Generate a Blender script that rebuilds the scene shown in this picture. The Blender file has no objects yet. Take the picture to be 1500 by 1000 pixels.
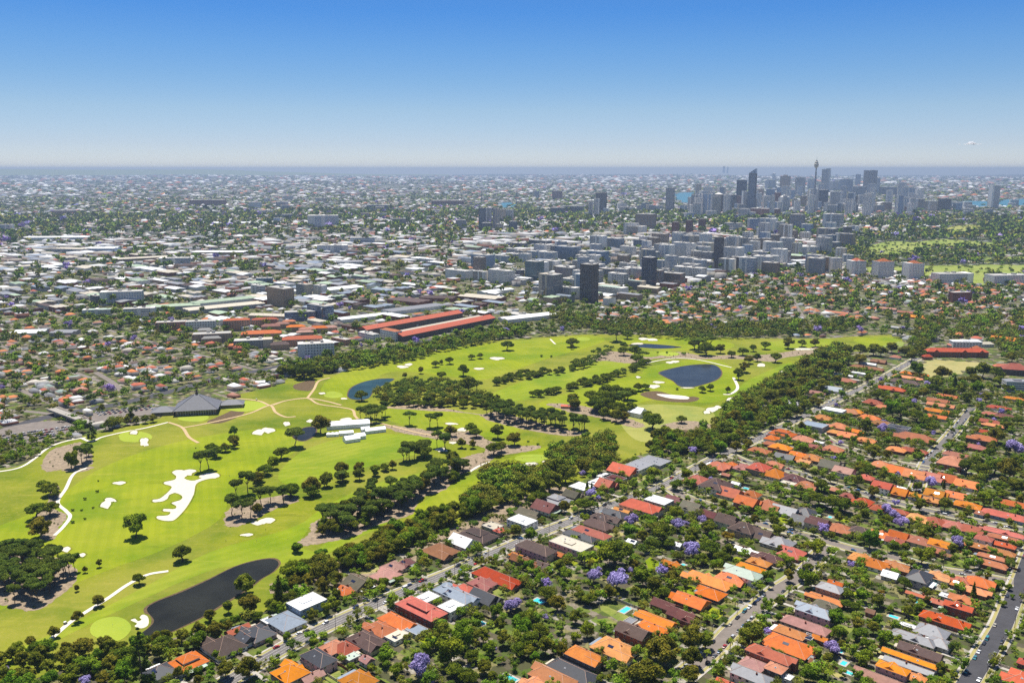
import bpy, math, random
import numpy as np
from mathutils import Vector, Matrix
# ---------------------------------------------------------------- camera, sky, sun, exposure
S = bpy.context.scene
RAD = math.radians
CAM_H, FOC, PITCH = 300.0, 1300.0, math.atan(252 / 1300)
cam = bpy.data.cameras.new("camera"); camo = bpy.data.objects.new("camera", cam); S.collection.objects.link(camo)
camo.location = (0, 0, CAM_H); camo.rotation_euler = (math.pi / 2 - PITCH, 0, 0)
cam.sensor_width = 36; cam.lens = 36 * FOC / 1500; cam.clip_start = 1; cam.clip_end = 200000
S.camera = camo
SUN_EL, SUN_AZ = RAD(74), RAD(-20)          # azimuth from +Y, negative = towards -X
W = bpy.data.worlds.new("World"); S.world = W; W.use_nodes = True
nt = W.node_tree; bg = nt.nodes["Background"]
sky = nt.nodes.new("ShaderNodeTexSky"); sky.sky_type = 'NISHITA'; sky.sun_disc = False
sky.sun_elevation = SUN_EL; sky.sun_rotation = SUN_AZ; sky.altitude = 0
sky.air_density = 0.7; sky.dust_density = 0.0; sky.ozone_density = 3.0
tc = nt.nodes.new("ShaderNodeTexCoord"); sx = nt.nodes.new("ShaderNodeSeparateXYZ"); cr = nt.nodes.new("ShaderNodeValToRGB"); mu = nt.nodes.new("ShaderNodeMix"); mu.data_type = 'RGBA'; mu.blend_type = 'MULTIPLY'; mu.inputs[0].default_value = 1
for i, (p, c) in enumerate([(0.0, (.80, .76, .84)), (.0264, (.72, .70, .80)), (.0626, (.69, .73, .79)), (.0945, (.56, .71, .83)), (.1257, (.45, .69, .89)), (.1627, (.31, .63, .95)), (.3, (.33, .6, .95)), (.8, (.9, 1, 1))]):
    e_ = cr.color_ramp.elements[i] if i < 2 else cr.color_ramp.elements.new(p); e_.position = p; e_.color = (*c, 1)
nt.links.new(tc.outputs["Generated"], sx.inputs[0]); nt.links.new(sx.outputs[2], cr.inputs[0]); nt.links.new(sky.outputs[0], mu.inputs[6]); nt.links.new(cr.outputs[0], mu.inputs[7]); nt.links.new(mu.outputs[2], bg.inputs["Color"])
bg.inputs["Strength"].default_value = 0.092
sl = bpy.data.lights.new("sun", 'SUN'); so = bpy.data.objects.new("sun", sl); S.collection.objects.link(so)
sl.energy = 5.0; sl.angle = RAD(0.5); sl.color = (1, 0.955, 0.88)
sd = Vector((math.sin(SUN_AZ) * math.cos(SUN_EL), math.cos(SUN_AZ) * math.cos(SUN_EL), math.sin(SUN_EL)))
so.rotation_euler = sd.to_track_quat('Z', 'Y').to_euler(); so.location = (0, 0, 2000)
S.view_settings.view_transform = 'Standard'; S.view_settings.look = 'None'; S.view_settings.gamma = 1
S.view_settings.exposure = 0.47
S.cycles.volume_bounces = 0; S.cycles.max_bounces = 5; S.cycles.diffuse_bounces = 2; S.cycles.glossy_bounces = 2
S.cycles.use_denoising = False; S.cycles.denoiser = 'OPENIMAGEDENOISE'; S.cycles.denoising_input_passes = 'RGB_ALBEDO_NORMAL'
HAZE_DENSITY = 4.8e-5; HAZE_COL = (0.53, 0.66, 0.84)
# ---------------------------------------------------------------- geometry of the view: where a point of the ground lies
CP, SP = math.cos(PITCH), math.sin(PITCH)
def ray(px, py):
    x = (px - 750) / FOC; y = -(py - 500) / FOC
    return x, CP + y * SP, -SP + y * CP
def G(px, py, z=0.0):
    d = ray(px, py); t = (z - CAM_H) / d[2]
    return d[0] * t, d[1] * t
def zat(py, Y):
    d = ray(750, py); return CAM_H + d[2] / d[1] * Y
def PX(x, y, z=0.0):
    x = np.asarray(x, float); y = np.asarray(y, float)
    f = y * CP - (z - CAM_H) * SP; u = y * SP + (z - CAM_H) * CP
    return 750 + FOC * x / f, 500 - FOC * u / f
def mpp(px, py):
    x, y = G(px, py); return (y * CP + CAM_H * SP) / FOC
ANG_A, ANG_B = RAD(48), RAD(-42)
UA = np.array([math.cos(ANG_A), math.sin(ANG_A)]); UB = np.array([math.cos(ANG_B), math.sin(ANG_B)])
rng = np.random.default_rng(7); rnd = random.Random(11)
def crop(ox, oy, s, pts): return [(ox + x / s, oy + y / s) for x, y in pts]
def inpoly(px, py, poly):
    px = np.asarray(px, float); py = np.asarray(py, float); r = np.zeros(px.shape, bool); n = len(poly); j = n - 1
    for i in range(n):
        xi, yi = poly[i]; xj, yj = poly[j]
        if yi != yj:
            r ^= ((yi > py) != (yj > py)) & (px < (xj - xi) * (py - yi) / (yj - yi) + xi)
        j = i
    return r
# ---------------------------------------------------------------- objects
COL = S.collection
def link(o, parent=None):
    COL.objects.link(o)
    if parent is not None: o.parent = parent
    return o
def tag(o, label=None, cat=None, group=None, kind=None):
    if label: o["label"] = label
    if cat: o["category"] = cat
    if group: o["group"] = group
    if kind: o["kind"] = kind
    return o
def empty(name, loc, rz=0.0):
    o = bpy.data.objects.new(name, None); o.empty_display_size = 1; COL.objects.link(o)
    o.location = loc if len(loc) == 3 else (loc[0], loc[1], 0); o.rotation_euler = (0, 0, rz); return o
def inst(name, mesh, parent=None, loc=(0, 0, 0), rz=0.0, sc=None):
    o = bpy.data.objects.new(name, mesh); link(o, parent); o.location = loc; o.rotation_euler = (0, 0, rz)
    if sc is not None: o.scale = sc
    return o
def copy_tree(o, parent=None):
    c = o.copy(); COL.objects.link(c)
    if parent is not None: c.parent = parent
    for ch in o.children: copy_tree(ch, c)
    return c
class MB:
    def __init__(s): s.v = []; s.f = []; s.m = []
    def add(s, v, f, m=0):
        n = len(s.v); s.v += [tuple(p) for p in v]; s.f += [tuple(i + n for i in q) for q in f]; s.m += [m] * len(f); return s
    def box(s, x0, x1, y0, y1, z0, z1, m=0):
        return s.add([(x0, y0, z0), (x1, y0, z0), (x1, y1, z0), (x0, y1, z0), (x0, y0, z1), (x1, y0, z1), (x1, y1, z1), (x0, y1, z1)],
                     [(0, 3, 2, 1), (4, 5, 6, 7), (0, 1, 5, 4), (1, 2, 6, 5), (2, 3, 7, 6), (3, 0, 4, 7)], m)
    def prism(s, pts, z0, z1, m=0, top=None):
        n = len(pts); top = top or pts
        v = [(x, y, z0) for x, y in pts] + [(x, y, z1) for x, y in top]
        return s.add(v, [tuple(range(n - 1, -1, -1)), tuple(range(n, 2 * n))] + [(i, (i + 1) % n, n + (i + 1) % n, n + i) for i in range(n)], m)
    def bar(s, a, b, r0, r1=None, n=6, m=0):
        a = Vector(a); b = Vector(b); r1 = r0 if r1 is None else r1; d = (b - a)
        if d.length < 1e-6: return s
        d.normalize(); u = d.orthogonal().normalized(); w = d.cross(u); v = []
        for c, r in ((a, r0), (b, r1)):
            for i in range(n):
                t = 2 * math.pi * i / n; v.append(c + u * (r * math.cos(t)) + w * (r * math.sin(t)))
        return s.add(v, [(i, (i + 1) % n, n + (i + 1) % n, n + i) for i in range(n)] + [tuple(range(n - 1, -1, -1)), tuple(range(n, 2 * n))], m)
    def cyl(s, x, y, z0, z1, r, n=16, m=0, r1=None): return s.bar((x, y, z0), (x, y, z1), r, r if r1 is None else r1, n, m)
    def mesh(s, name, mats):
        me = bpy.data.meshes.new(name); me.from_pydata(s.v, [], s.f)
        for k in (mats if isinstance(mats, (list, tuple)) else [mats]): me.materials.append(k)
        me.polygons.foreach_set("material_index", s.m); me.update(); return me
    def build(s, name, mats, parent=None, loc=(0, 0, 0), rz=0.0): return inst(name, s.mesh(name, mats), parent, loc, rz)
def np_mesh(name, V, quads=None, tris=None, mat=None, tint=None, col=None):
    """one big mesh from arrays; tint: one float a face, col: one rgb a face (quads first, then tris)"""
    me = bpy.data.meshes.new(name); q = np.zeros((0, 4), int) if quads is None else np.asarray(quads); t = np.zeros((0, 3), int) if tris is None else np.asarray(tris)
    me.vertices.add(len(V)); me.vertices.foreach_set("co", np.asarray(V, np.float32).ravel())
    loops = np.concatenate([q.ravel(), t.ravel()]).astype(np.int32); nf = len(q) + len(t)
    me.loops.add(len(loops)); me.loops.foreach_set("vertex_index", loops)
    me.polygons.add(nf)
    st = np.concatenate([np.arange(len(q)) * 4, len(q) * 4 + np.arange(len(t)) * 3]).astype(np.int32)
    me.polygons.foreach_set("loop_start", st)
    if tint is not None:
        a = me.attributes.new("tint", 'FLOAT', 'FACE'); a.data.foreach_set("value", np.asarray(tint, np.float32))
    if col is not None:
        a = me.attributes.new("rgb", 'FLOAT_COLOR', 'FACE'); c = np.ones((nf, 4), np.float32); c[:, :3] = col; a.data.foreach_set("color", c.ravel())
    if mat: me.materials.append(mat)
    me.update(calc_edges=True); me.validate(); return me
# ---------------------------------------------------------------- materials
def newmat(name):
    m = bpy.data.materials.new(name); m.use_nodes = True; return m, m.node_tree, m.node_tree.nodes["Principled BSDF"]
def N(t, typ, **k):
    n = t.nodes.new(typ)
    for a, b in k.items(): setattr(n, a, b)
    return n
def L(t, a, b): t.links.new(a, b)
def noise(t, co, scale, detail=4, rough=0.6):
    n = N(t, "ShaderNodeTexNoise"); n.inputs["Scale"].default_value = scale; n.inputs["Detail"].default_value = detail; n.inputs["Roughness"].default_value = rough
    L(t, co, n.inputs["Vector"]); return n.outputs["Fac"]
def ramp(t, fac, stops, interp='LINEAR'):
    r = N(t, "ShaderNodeValToRGB"); r.color_ramp.interpolation = interp; e = r.color_ramp.elements
    while len(e) < len(stops): e.new(0.5)
    for i, (p, c) in enumerate(stops): e[i].position = p; e[i].color = (*c, 1)
    L(t, fac, r.inputs[0]); return r.outputs[0]
def mixc(t, fac, a, b, mode='MIX'):
    m = N(t, "ShaderNodeMix", data_type='RGBA', blend_type=mode)
    for s, v in ((m.inputs[0], fac), (m.inputs[6], a), (m.inputs[7], b)):
        if hasattr(v, "is_linked"): L(t, v, s)
        else: s.default_value = v if not isinstance(v, tuple) or len(v) == 4 else (*v, 1)
    return m.outputs[2]
def mrange(t, v, a, b, c, d):
    m = N(t, "ShaderNodeMapRange"); L(t, v, m.inputs[0])
    for i, x in enumerate((a, b, c, d)): m.inputs[i + 1].default_value = x
    return m.outputs[0]
def math_(t, op, a, b=None):
    m = N(t, "ShaderNodeMath", operation=op)
    for s, v in ((m.inputs[0], a), (m.inputs[1], b)):
        if v is None: continue
        if hasattr(v, "is_linked"): L(t, v, s)
        else: s.default_value = v
    return m.outputs[0]
def gpos(t): return N(t, "ShaderNodeNewGeometry").outputs["Position"]
def plain(name, rgb, rough=0.8, var=0.25, scale=0.6, objvar=0.15, metal=0.0, huevar=0.0, spec=0.3, fine=0.0):
    """paint, tile, metal ...: a base colour mottled by noise, shifted a little from object to object"""
    m, t, b = newmat(name); oi = N(t, "ShaderNodeObjectInfo"); g = gpos(t)
    n = noise(t, g, scale, 5, 0.65)
    c = mixc(t, mrange(t, n, 0.3, 0.7, 0, 1), tuple(x * (1 - var) for x in rgb), tuple(min(1, x * (1 + var)) for x in rgb))
    if fine:
        n2 = noise(t, g, 6.0, 2); c = mixc(t, mrange(t, n2, 0.35, 0.65, 0, fine), c, tuple(x * 0.35 for x in rgb))
    h = N(t, "ShaderNodeHueSaturation"); L(t, c, h.inputs["Color"])
    L(t, mrange(t, oi.outputs["Random"], 0, 1, 1 - objvar, 1 + objvar), h.inputs["Value"])
    if huevar:
        r2 = math_(t, 'FRACT', math_(t, 'MULTIPLY', oi.outputs["Random"], 7.31)); L(t, mrange(t, r2, 0, 1, 0.5 - huevar, 0.5 + huevar), h.inputs["Hue"])
    L(t, h.outputs[0], b.inputs["Base Color"]); b.inputs["Roughness"].default_value = rough; b.inputs["Metallic"].default_value = metal
    b.inputs["Specular IOR Level"].default_value = spec
    return m
M = {}
def tile(name, rgb):
    rgb = tuple(x * .9 for x in rgb)
    """terracotta or concrete tiles: courses, patchy lichen, colour drift between houses"""
    m, t, b = newmat(name); oi = N(t, "ShaderNodeObjectInfo"); g = gpos(t)
    big = noise(t, g, 0.22, 5, 0.7); small = noise(t, g, 2.2, 3, 0.7)
    c = mixc(t, mrange(t, big, 0.35, 0.68, 0, 1), tuple(x * 0.8 for x in rgb), tuple(min(1, x * 1.16) for x in rgb))
    c = mixc(t, mrange(t, small, 0.3, 0.72, 0, 0.55), c, tuple(x * 0.5 for x in rgb))
    lich = noise(t, g, 0.5, 6, 0.75); c = mixc(t, mrange(t, lich, 0.6, 0.72, 0, 0.35), c, (0.28, 0.26, 0.22))
    w = N(t, "ShaderNodeTexWave", wave_type='BANDS', bands_direction='Z'); w.inputs["Scale"].default_value = 1.0; w.inputs["Distortion"].default_value = 0.3; L(t, g, w.inputs["Vector"])
    c = mixc(t, mrange(t, w.outputs["Fac"], 0.0, 0.35, 0.3, 0.0), c, tuple(x * 0.45 for x in rgb))
    h = N(t, "ShaderNodeHueSaturation"); L(t, c, h.inputs["Color"]); L(t, mrange(t, oi.outputs["Random"], 0, 1, 0.68, 1.22), h.inputs["Value"])
    r3 = math_(t, 'FRACT', math_(t, 'MULTIPLY', oi.outputs["Random"], 13.7)); L(t, mrange(t, r3, 0, 1, 0.88, 1.15), h.inputs["Saturation"])
    r2 = math_(t, 'FRACT', math_(t, 'MULTIPLY', oi.outputs["Random"], 7.31)); L(t, mrange(t, r2, 0, 1, 0.485, 0.512), h.inputs["Hue"])
    L(t, h.outputs[0], b.inputs["Base Color"]); b.inputs["Roughness"].default_value = 0.75; b.inputs["Specular IOR Level"].default_value = 0.25
    return m
ROOF = dict(o=(0.74, 0.25, 0.05), r=(0.56, 0.155, 0.07), p=(0.50, 0.24, 0.19), b=(0.115, 0.075, 0.062), k=(0.05, 0.052, 0.06), g=(0.24, 0.24, 0.25),
            w=(0.78, 0.78, 0.76), n=(0.15, 0.135, 0.09), t=(0.30, 0.13, 0.06), c=(0.52, 0.46, 0.35), e=(0.38, 0.46, 0.37), l=(0.22, 0.26, 0.31), m=(0.17, 0.06, 0.055))
RN = dict(o='orange tiled', r='red tiled', p='faded pink tiled', b='brown tiled', k='charcoal', g='grey', w='white', n='olive brown', t='rusty brown', c='cream', e='pale green', l='blue grey', m='maroon')
for k, c in ROOF.items():
    M['roof_' + k] = tile('roof_' + RN[k].replace(' ', '_'), c) if k in 'orpbtmn' else plain('roof_' + RN[k].replace(' ', '_'), c, 0.55, 0.14, 0.5, 0.12, spec=0.4, fine=0.25)
WALL = dict(cream=(0.58, 0.50, 0.38), brick=(0.26, 0.10, 0.06), dark=(0.14, 0.11, 0.095), white=(0.84, 0.79, 0.71), pink=(0.55, 0.37, 0.36), grey=(0.38, 0.37, 0.35), blue=(0.36, 0.45, 0.56), tan=(0.42, 0.30, 0.2))
for k, c in WALL.items(): M['wall_' + k] = plain('wall_' + k, c, 0.85, 0.12, 0.4, 0.15, fine=0.25)
M['trim'] = plain('cream_ridge_trim', (0.50, 0.33, 0.24), 0.8, 0.2, 2.0)
M['fascia'] = plain('fascia_paint', (0.55, 0.53, 0.48), 0.6, 0.1)
def glassy(name, rgb, rough=0.08, var=0.3, sc=0.3):
    m, t, b = newmat(name); g = gpos(t); n = N(t, "ShaderNodeTexWhiteNoise"); q = N(t, "ShaderNodeVectorMath", operation='SNAP'); L(t, g, q.inputs[0]); q.inputs[1].default_value = (3.1, 3.1, 3.1); L(t, q.outputs[0], n.inputs["Vector"])
    c = mixc(t, n.outputs["Value"], tuple(x * (1 - var) for x in rgb), tuple(x * (1 + 2 * var) for x in rgb)); L(t, c, b.inputs["Base Color"])
    b.inputs["Roughness"].default_value = rough; b.inputs["Specular IOR Level"].default_value = 0.6; return m
M['glass'] = glassy('window_glass', (0.035, 0.045, 0.06)); M['frame'] = plain('window_frame', (0.6, 0.58, 0.54), 0.5, 0.05)
M['gl_blue'] = glassy('blue_glazing', (0.15, 0.22, 0.31)); M['gl_dark'] = glassy('dark_glazing', (0.15, 0.155, 0.17)); M['gl_grey'] = glassy('grey_glazing', (0.12, 0.14, 0.17)); M['gl_green'] = glassy('green_glazing', (0.06, 0.13, 0.13))
M['metal'] = plain('galvanised_metal', (0.45, 0.46, 0.48), 0.4, 0.1, metal=0.3); M['solar'] = plain('solar_panel', (0.015, 0.02, 0.05), 0.15, 0.2, spec=0.6)
M['concrete'] = plain('concrete', (0.46, 0.44, 0.40), 0.9, 0.2, 0.5, fine=0.3)
def asphalt(name, rgb):
    m, t, b = newmat(name); g = gpos(t); n = noise(t, g, 0.12, 6, 0.7); n2 = noise(t, g, 2.5, 4)
    c = mixc(t, mrange(t, n, 0.35, 0.65, 0, 1), tuple(x * 0.82 for x in rgb), tuple(x * 1.2 for x in rgb)); c = mixc(t, mrange(t, n2, 0.3, 0.7, 0, 0.3), c, tuple(x * 0.6 for x in rgb))
    v = N(t, "ShaderNodeTexVoronoi", feature='DISTANCE_TO_EDGE'); v.inputs["Scale"].default_value = 0.05; L(t, g, v.inputs["Vector"])
    c = mixc(t, mrange(t, v.outputs["Distance"], 0.0, 0.012, 0.5, 0.0), c, tuple(x * 0.5 for x in rgb))
    L(t, c, b.inputs["Base Color"]); b.inputs["Roughness"].default_value = 0.9; return m
M['asphalt'] = asphalt('old_asphalt', (0.145, 0.13, 0.12)); M['asphalt_dark'] = asphalt('dark_asphalt', (0.052, 0.05, 0.055)); M['asphalt_pale'] = asphalt('pale_asphalt', (0.19, 0.158, 0.132))
M['kerb'] = plain('kerb_concrete', (0.42, 0.385, 0.33), 0.9, 0.2, 0.7, fine=0.3); M['paint'] = plain('road_paint', (0.75, 0.75, 0.72), 0.6, 0.15, 1.0)
def grass(name, lo, hi, dry, dryamt=0.25, stripes=0.0, sdir=0.0, swid=7.0, sc=1.0):
    m, t, b = newmat(name); g = gpos(t); n = noise(t, g, 0.018 * sc, 6, 0.62); n2 = noise(t, g, 0.25 * sc, 5, 0.7); n3 = noise(t, g, 0.006 * sc, 5, 0.6)
    c = mixc(t, mrange(t, n, 0.36, 0.64, 0, 1), lo, hi); c = mixc(t, mrange(t, n3, 0.42, 0.62, 0, 0.8), c, tuple((x + y) / 2 * 1.1 for x, y in zip(lo, dry)))
    c = mixc(t, mrange(t, n2, 0.5, 0.72, 0, dryamt), c, dry)
    c = mixc(t, mrange(t, noise(t, g, 1.6, 3), 0.35, 0.7, 0, 0.3), c, tuple(x * 0.55 for x in lo))
    gp = noise(t, g, 0.011 * sc, 5, 0.6); c = mixc(t, mrange(t, gp, 0.5, 0.64, 0, 0.6), c, (lo[0] * .62, lo[1] * .82, lo[2]))
    sm = N(t, "ShaderNodeMapping"); sm.inputs["Rotation"].default_value = (0, 0, RAD(-25)); sm.inputs["Scale"].default_value = (0.25, 1.6, 1); L(t, g, sm.inputs["Vector"])
    st = noise(t, sm.outputs[0], 0.045 * sc, 6, 0.7); c = mixc(t, mrange(t, st, 0.42, 0.3, 0, 0.55), c, tuple(x * 0.62 for x in lo)); c = mixc(t, mrange(t, st, 0.56, 0.7, 0, 0.4), c, dry)
    if stripes:
        w = N(t, "ShaderNodeTexWave", wave_type='BANDS', bands_direction='X'); mp = N(t, "ShaderNodeMapping"); mp.inputs["Rotation"].default_value = (0, 0, sdir); L(t, g, mp.inputs["Vector"]); L(t, mp.outputs[0], w.inputs["Vector"])
        w.inputs["Scale"].default_value = 0.314 / swid; w.inputs["Distortion"].default_value = 1.5; w.inputs["Detail"].default_value = 1; w.inputs["Detail Scale"].default_value = 0.1
        c = mixc(t, mrange(t, w.outputs["Fac"], 0.4, 0.6, 0, stripes), c, tuple(x * 0.72 for x in lo))
    L(t, c, b.inputs["Base Color"]); b.inputs["Roughness"].default_value = 0.95; b.inputs["Specular IOR Level"].default_value = 0.1; return m
M['rough'] = grass('rough_grass', (0.115, 0.160, 0.005), (0.23, 0.25, 0.010), (0.36, 0.30, 0.06), 0.5)
M['fairway'] = grass('fairway_grass', (0.165, 0.225, 0.004), (0.265, 0.305, 0.007), (0.36, 0.33, 0.04), 0.25, 0.13, RAD(-20), 9)
M['fairway_b'] = grass('fairway_grass_cross_mown', (0.15, 0.225, 0.005), (0.24, 0.30, 0.009), (0.36, 0.33, 0.05), 0.3, 0.15, RAD(48), 11)
M['green'] = grass('putting_green', (0.27, 0.33, 0.03), (0.30, 0.36, 0.04), (0.33, 0.38, 0.05), 0.1)
M['lawn'] = grass('garden_lawn', (0.11, 0.17, 0.02), (0.19, 0.24, 0.035), (0.36, 0.30, 0.11), 0.5, sc=6)
M['dry'] = grass('dry_grass', (0.30, 0.27, 0.09), (0.38, 0.33, 0.12), (0.42, 0.35, 0.17), 0.5, sc=4)
M['park'] = grass('park_grass', (0.20, 0.26, 0.04), (0.27, 0.31, 0.06), (0.36, 0.33, 0.12), 0.35)
M['sand'] = plain('white_bunker_sand', (0.62, 0.56, 0.47), 0.95, 0.12, 0.35, 0, fine=.25)
M['mulch'] = plain('sandy_mulch', (0.33, 0.25, 0.165), 0.95, 0.45, 0.25, 0, fine=0.6)
M['brownp'] = plain('brown_heath', (0.13, 0.085, 0.04), 0.95, 0.4, 0.4, 0, fine=0.5)
M['path'] = plain('pale_path', (0.66, 0.60, 0.50), 0.9, 0.1, 0.4, 0); M['track'] = plain('sandy_track', (0.47, 0.34, 0.18), 0.9, 0.15, 0.3, 0)
def water(name, rgb, rough=0.06, wave=0.25, bump=0.05, spec=0.5):
    m, t, b = newmat(name); g = gpos(t); n = noise(t, g, 0.03, 4); c = mixc(t, mrange(t, n, 0.35, 0.65, 0, 1), tuple(x * 0.75 for x in rgb), tuple(x * 1.25 for x in rgb)); L(t, c, b.inputs["Base Color"])
    b.inputs["Roughness"].default_value = rough; b.inputs["Specular IOR Level"].default_value = spec

    bp = N(t, "ShaderNodeBump"); bp.inputs["Strength"].default_value = bump; bp.inputs["Distance"].default_value = 0.4; L(t, noise(t, g, wave, 3), bp.inputs["Height"]); L(t, bp.outputs[0], b.inputs["Normal"]); return m
M['pond'] = water('pond_water', (0.020, 0.020, 0.014), 0.12, spec=0.07); M['lake'] = water('lake_water', (0.032, 0.038, 0.040), 0.15, spec=0.05); M['teal'] = water('teal_pond_water', (0.024, 0.052, 0.046), 0.15, spec=0.06); M['harbour'] = water('harbour_water', (0.02, 0.15, 0.20), 0.4, 0.02)
M['pool'] = water('pool_water', (0.06, 0.55, 0.62), 0.05, 0.8)
# the general ground of the suburbs: plots, paving, soil, lawns; farther off roofs and trees too small to build
def ground_mat():
    m, t, b = newmat('suburban_ground'); g = gpos(t)
    mp = N(t, "ShaderNodeMapping", vector_type='POINT'); mp.inputs["Rotation"].default_value = (0, 0, -ANG_A); L(t, g, mp.inputs["Vector"])
    def cells(size, seed):
        o = N(t, "ShaderNodeVectorMath", operation='ADD'); L(t, mp.outputs[0], o.inputs[0]); o.inputs[1].default_value = (seed, seed * 2, 0)
        q = N(t, "ShaderNodeVectorMath", operation='SNAP'); L(t, o.outputs[0], q.inputs[0]); q.inputs[1].default_value = size
        w = N(t, "ShaderNodeTexWhiteNoise"); L(t, q.outputs[0], w.inputs["Vector"]); s_ = N(t, "ShaderNodeSeparateColor"); L(t, w.outputs["Color"], s_.inputs[0]); return s_
    wn = N(t, "ShaderNodeTexNoise"); wn.inputs["Scale"].default_value = 0.22; wn.inputs["Detail"].default_value = 3; L(t, g, wn.inputs["Vector"])
    w1 = N(t, "ShaderNodeVectorMath", operation='SCALE'); L(t, wn.outputs["Color"], w1.inputs[0]); w1.inputs["Scale"].default_value = 7.0
    w2 = N(t, "ShaderNodeVectorMath", operation='ADD'); L(t, mp.outputs[0], w2.inputs[0]); L(t, w1.outputs[0], w2.inputs[1]); mp_near = w2
    def cells_near(size):
        q = N(t, "ShaderNodeVectorMath", operation='SNAP'); L(t, mp_near.outputs[0], q.inputs[0]); q.inputs[1].default_value = size
        w = N(t, "ShaderNodeTexWhiteNoise"); L(t, q.outputs[0], w.inputs["Vector"]); s_ = N(t, "ShaderNodeSeparateColor"); L(t, w.outputs["Color"], s_.inputs[0]); return s_
    sep = cells_near((5.2, 8.0, 50.0))
    near = ramp(t, sep.outputs[0], [(0.0, (0.075, 0.08, 0.03)), (0.28, (0.08, 0.125, 0.016)), (0.5, (0.15, 0.20, 0.025)), (0.62, (0.26, 0.235, 0.09)), (0.74, (0.27, 0.225, 0.165)), (0.84, (0.11, 0.095, 0.06)), (0.95, (0.42, 0.38, 0.32))], 'CONSTANT')
    near = mixc(t, mrange(t, noise(t, g, 0.4, 5, 0.7), 0.3, 0.72, 0, 0.75), near, (0.065, 0.06, 0.035))
    # beyond the built area: small roofs, yards and crowns as real patches at their own scale
    s2 = cells((21.0, 17.0, 50.0), 1.7)
    far = ramp(t, s2.outputs[1], [(0.0, (0.035, 0.05, 0.018)), (0.5, (0.05, 0.07, 0.025)), (0.66, (0.16, 0.15, 0.11)), (0.78, (0.30, 0.16, 0.10)), (0.84, (0.3, 0.29, 0.27)), (0.92, (0.62, 0.60, 0.57))], 'CONSTANT')
    patch = noise(t, g, 0.0016, 5, 0.65); far = mixc(t, mrange(t, patch, 0.45, 0.6, 0, 0.75), far, (0.038, 0.05, 0.022))
    d = N(t, "ShaderNodeVectorMath", operation='LENGTH'); L(t, g, d.inputs[0])
    c = mixc(t, mrange(t, d.outputs["Value"], 2200, 3600, 0, 1), near, far)
    L(t, c, b.inputs["Base Color"]); b.inputs["Roughness"].default_value = 0.95; b.inputs["Specular IOR Level"].default_value = 0.1; return m
M['ground'] = ground_mat()
def leafmat(name, a, bcol, c3, objvar=0.2, huevar=0.015, trans=0.32):
    m, t, b = newmat(name); at = N(t, "ShaderNodeAttribute", attribute_name="tint"); oi = N(t, "ShaderNodeObjectInfo")
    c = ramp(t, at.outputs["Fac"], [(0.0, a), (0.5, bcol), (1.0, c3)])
    h = N(t, "ShaderNodeHueSaturation"); L(t, c, h.inputs["Color"]); L(t, mrange(t, oi.outputs["Random"], 0, 1, 1 - objvar, 1 + objvar), h.inputs["Value"])
    r2 = math_(t, 'FRACT', math_(t, 'MULTIPLY', oi.outputs["Random"], 5.7)); L(t, mrange(t, r2, 0, 1, 0.5 - huevar, 0.5 + huevar), h.inputs["Hue"])
    L(t, h.outputs[0], b.inputs["Base Color"]); b.inputs["Roughness"].default_value = 0.8; b.inputs["Specular IOR Level"].default_value = 0.06
    tr = N(t, "ShaderNodeBsdfTranslucent"); L(t, h.outputs[0], tr.inputs[0]); mx = N(t, "ShaderNodeMixShader"); mx.inputs[0].default_value = trans
    L(t, b.outputs[0], mx.inputs[1]); L(t, tr.outputs[0], mx.inputs[2]); L(t, mx.outputs[0], t.nodes["Material Output"].inputs["Surface"]); return m
M['lf_fig'] = leafmat('fig_leaves', (0.036, 0.064, 0.006), (0.10, 0.145, 0.012), (0.27, 0.31, 0.02))
M['lf_pine'] = leafmat('pine_needles', (0.034, 0.062, 0.010), (0.085, 0.135, 0.02), (0.21, 0.27, 0.03))
M['lf_gum'] = leafmat('gum_leaves', (0.05, 0.07, 0.008), (0.14, 0.16, 0.014), (0.33, 0.31, 0.028), huevar=0.03)
M['lf_broad'] = leafmat('broad_leaves', (0.045, 0.09, 0.007), (0.13, 0.21, 0.012), (0.28, 0.37, 0.022), huevar=0.03)
M['lf_lime'] = leafmat('lime_leaves', (0.12, 0.17, 0.010), (0.22, 0.28, 0.014), (0.34, 0.38, 0.03), 0.1)
M['lf_jac'] = leafmat('jacaranda_blossom', (0.20, 0.15, 0.30), (0.38, 0.30, 0.56), (0.56, 0.48, 0.78), 0.12)
M['lf_gold'] = leafmat('golden_leaves', (0.16, 0.11, 0.01), (0.33, 0.22, 0.015), (0.42, 0.32, 0.03), 0.1)
M['lf_pink'] = leafmat('bougainvillea_flowers', (0.05, 0.06, 0.02), (0.26, 0.06, 0.16), (0.42, 0.10, 0.26), 0.1)
M['bark'] = plain('bark', (0.20, 0.16, 0.12), 0.9, 0.3, 1.0); M['bark_dark'] = plain('dark_bark', (0.09, 0.07, 0.055), 0.9, 0.3, 1.0)
def attrmat(name, rough=0.8):
    m, t, b = newmat(name); at = N(t, "ShaderNodeAttribute", attribute_name="rgb"); g = gpos(t)
    c = mixc(t, mrange(t, noise(t, g, 0.35, 5, 0.7), 0.35, 0.7, 0, 0.45), at.outputs["Color"], mixc(t, 1.0, at.outputs["Color"], (0.45, 0.45, 0.45), 'MULTIPLY'))
    L(t, c, b.inputs["Base Color"]); b.inputs["Roughness"].default_value = rough; return m
M['rgb'] = attrmat('mixed_roofs_and_walls')
def leafstuff(name):
    m, t, b = newmat(name); at = N(t, "ShaderNodeAttribute", attribute_name="rgb"); L(t, at.outputs["Color"], b.inputs["Base Color"]); b.inputs["Roughness"].default_value = 0.8; b.inputs["Specular IOR Level"].default_value = 0.05; return m
M['leafrgb'] = leafstuff('mixed_foliage')
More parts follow.
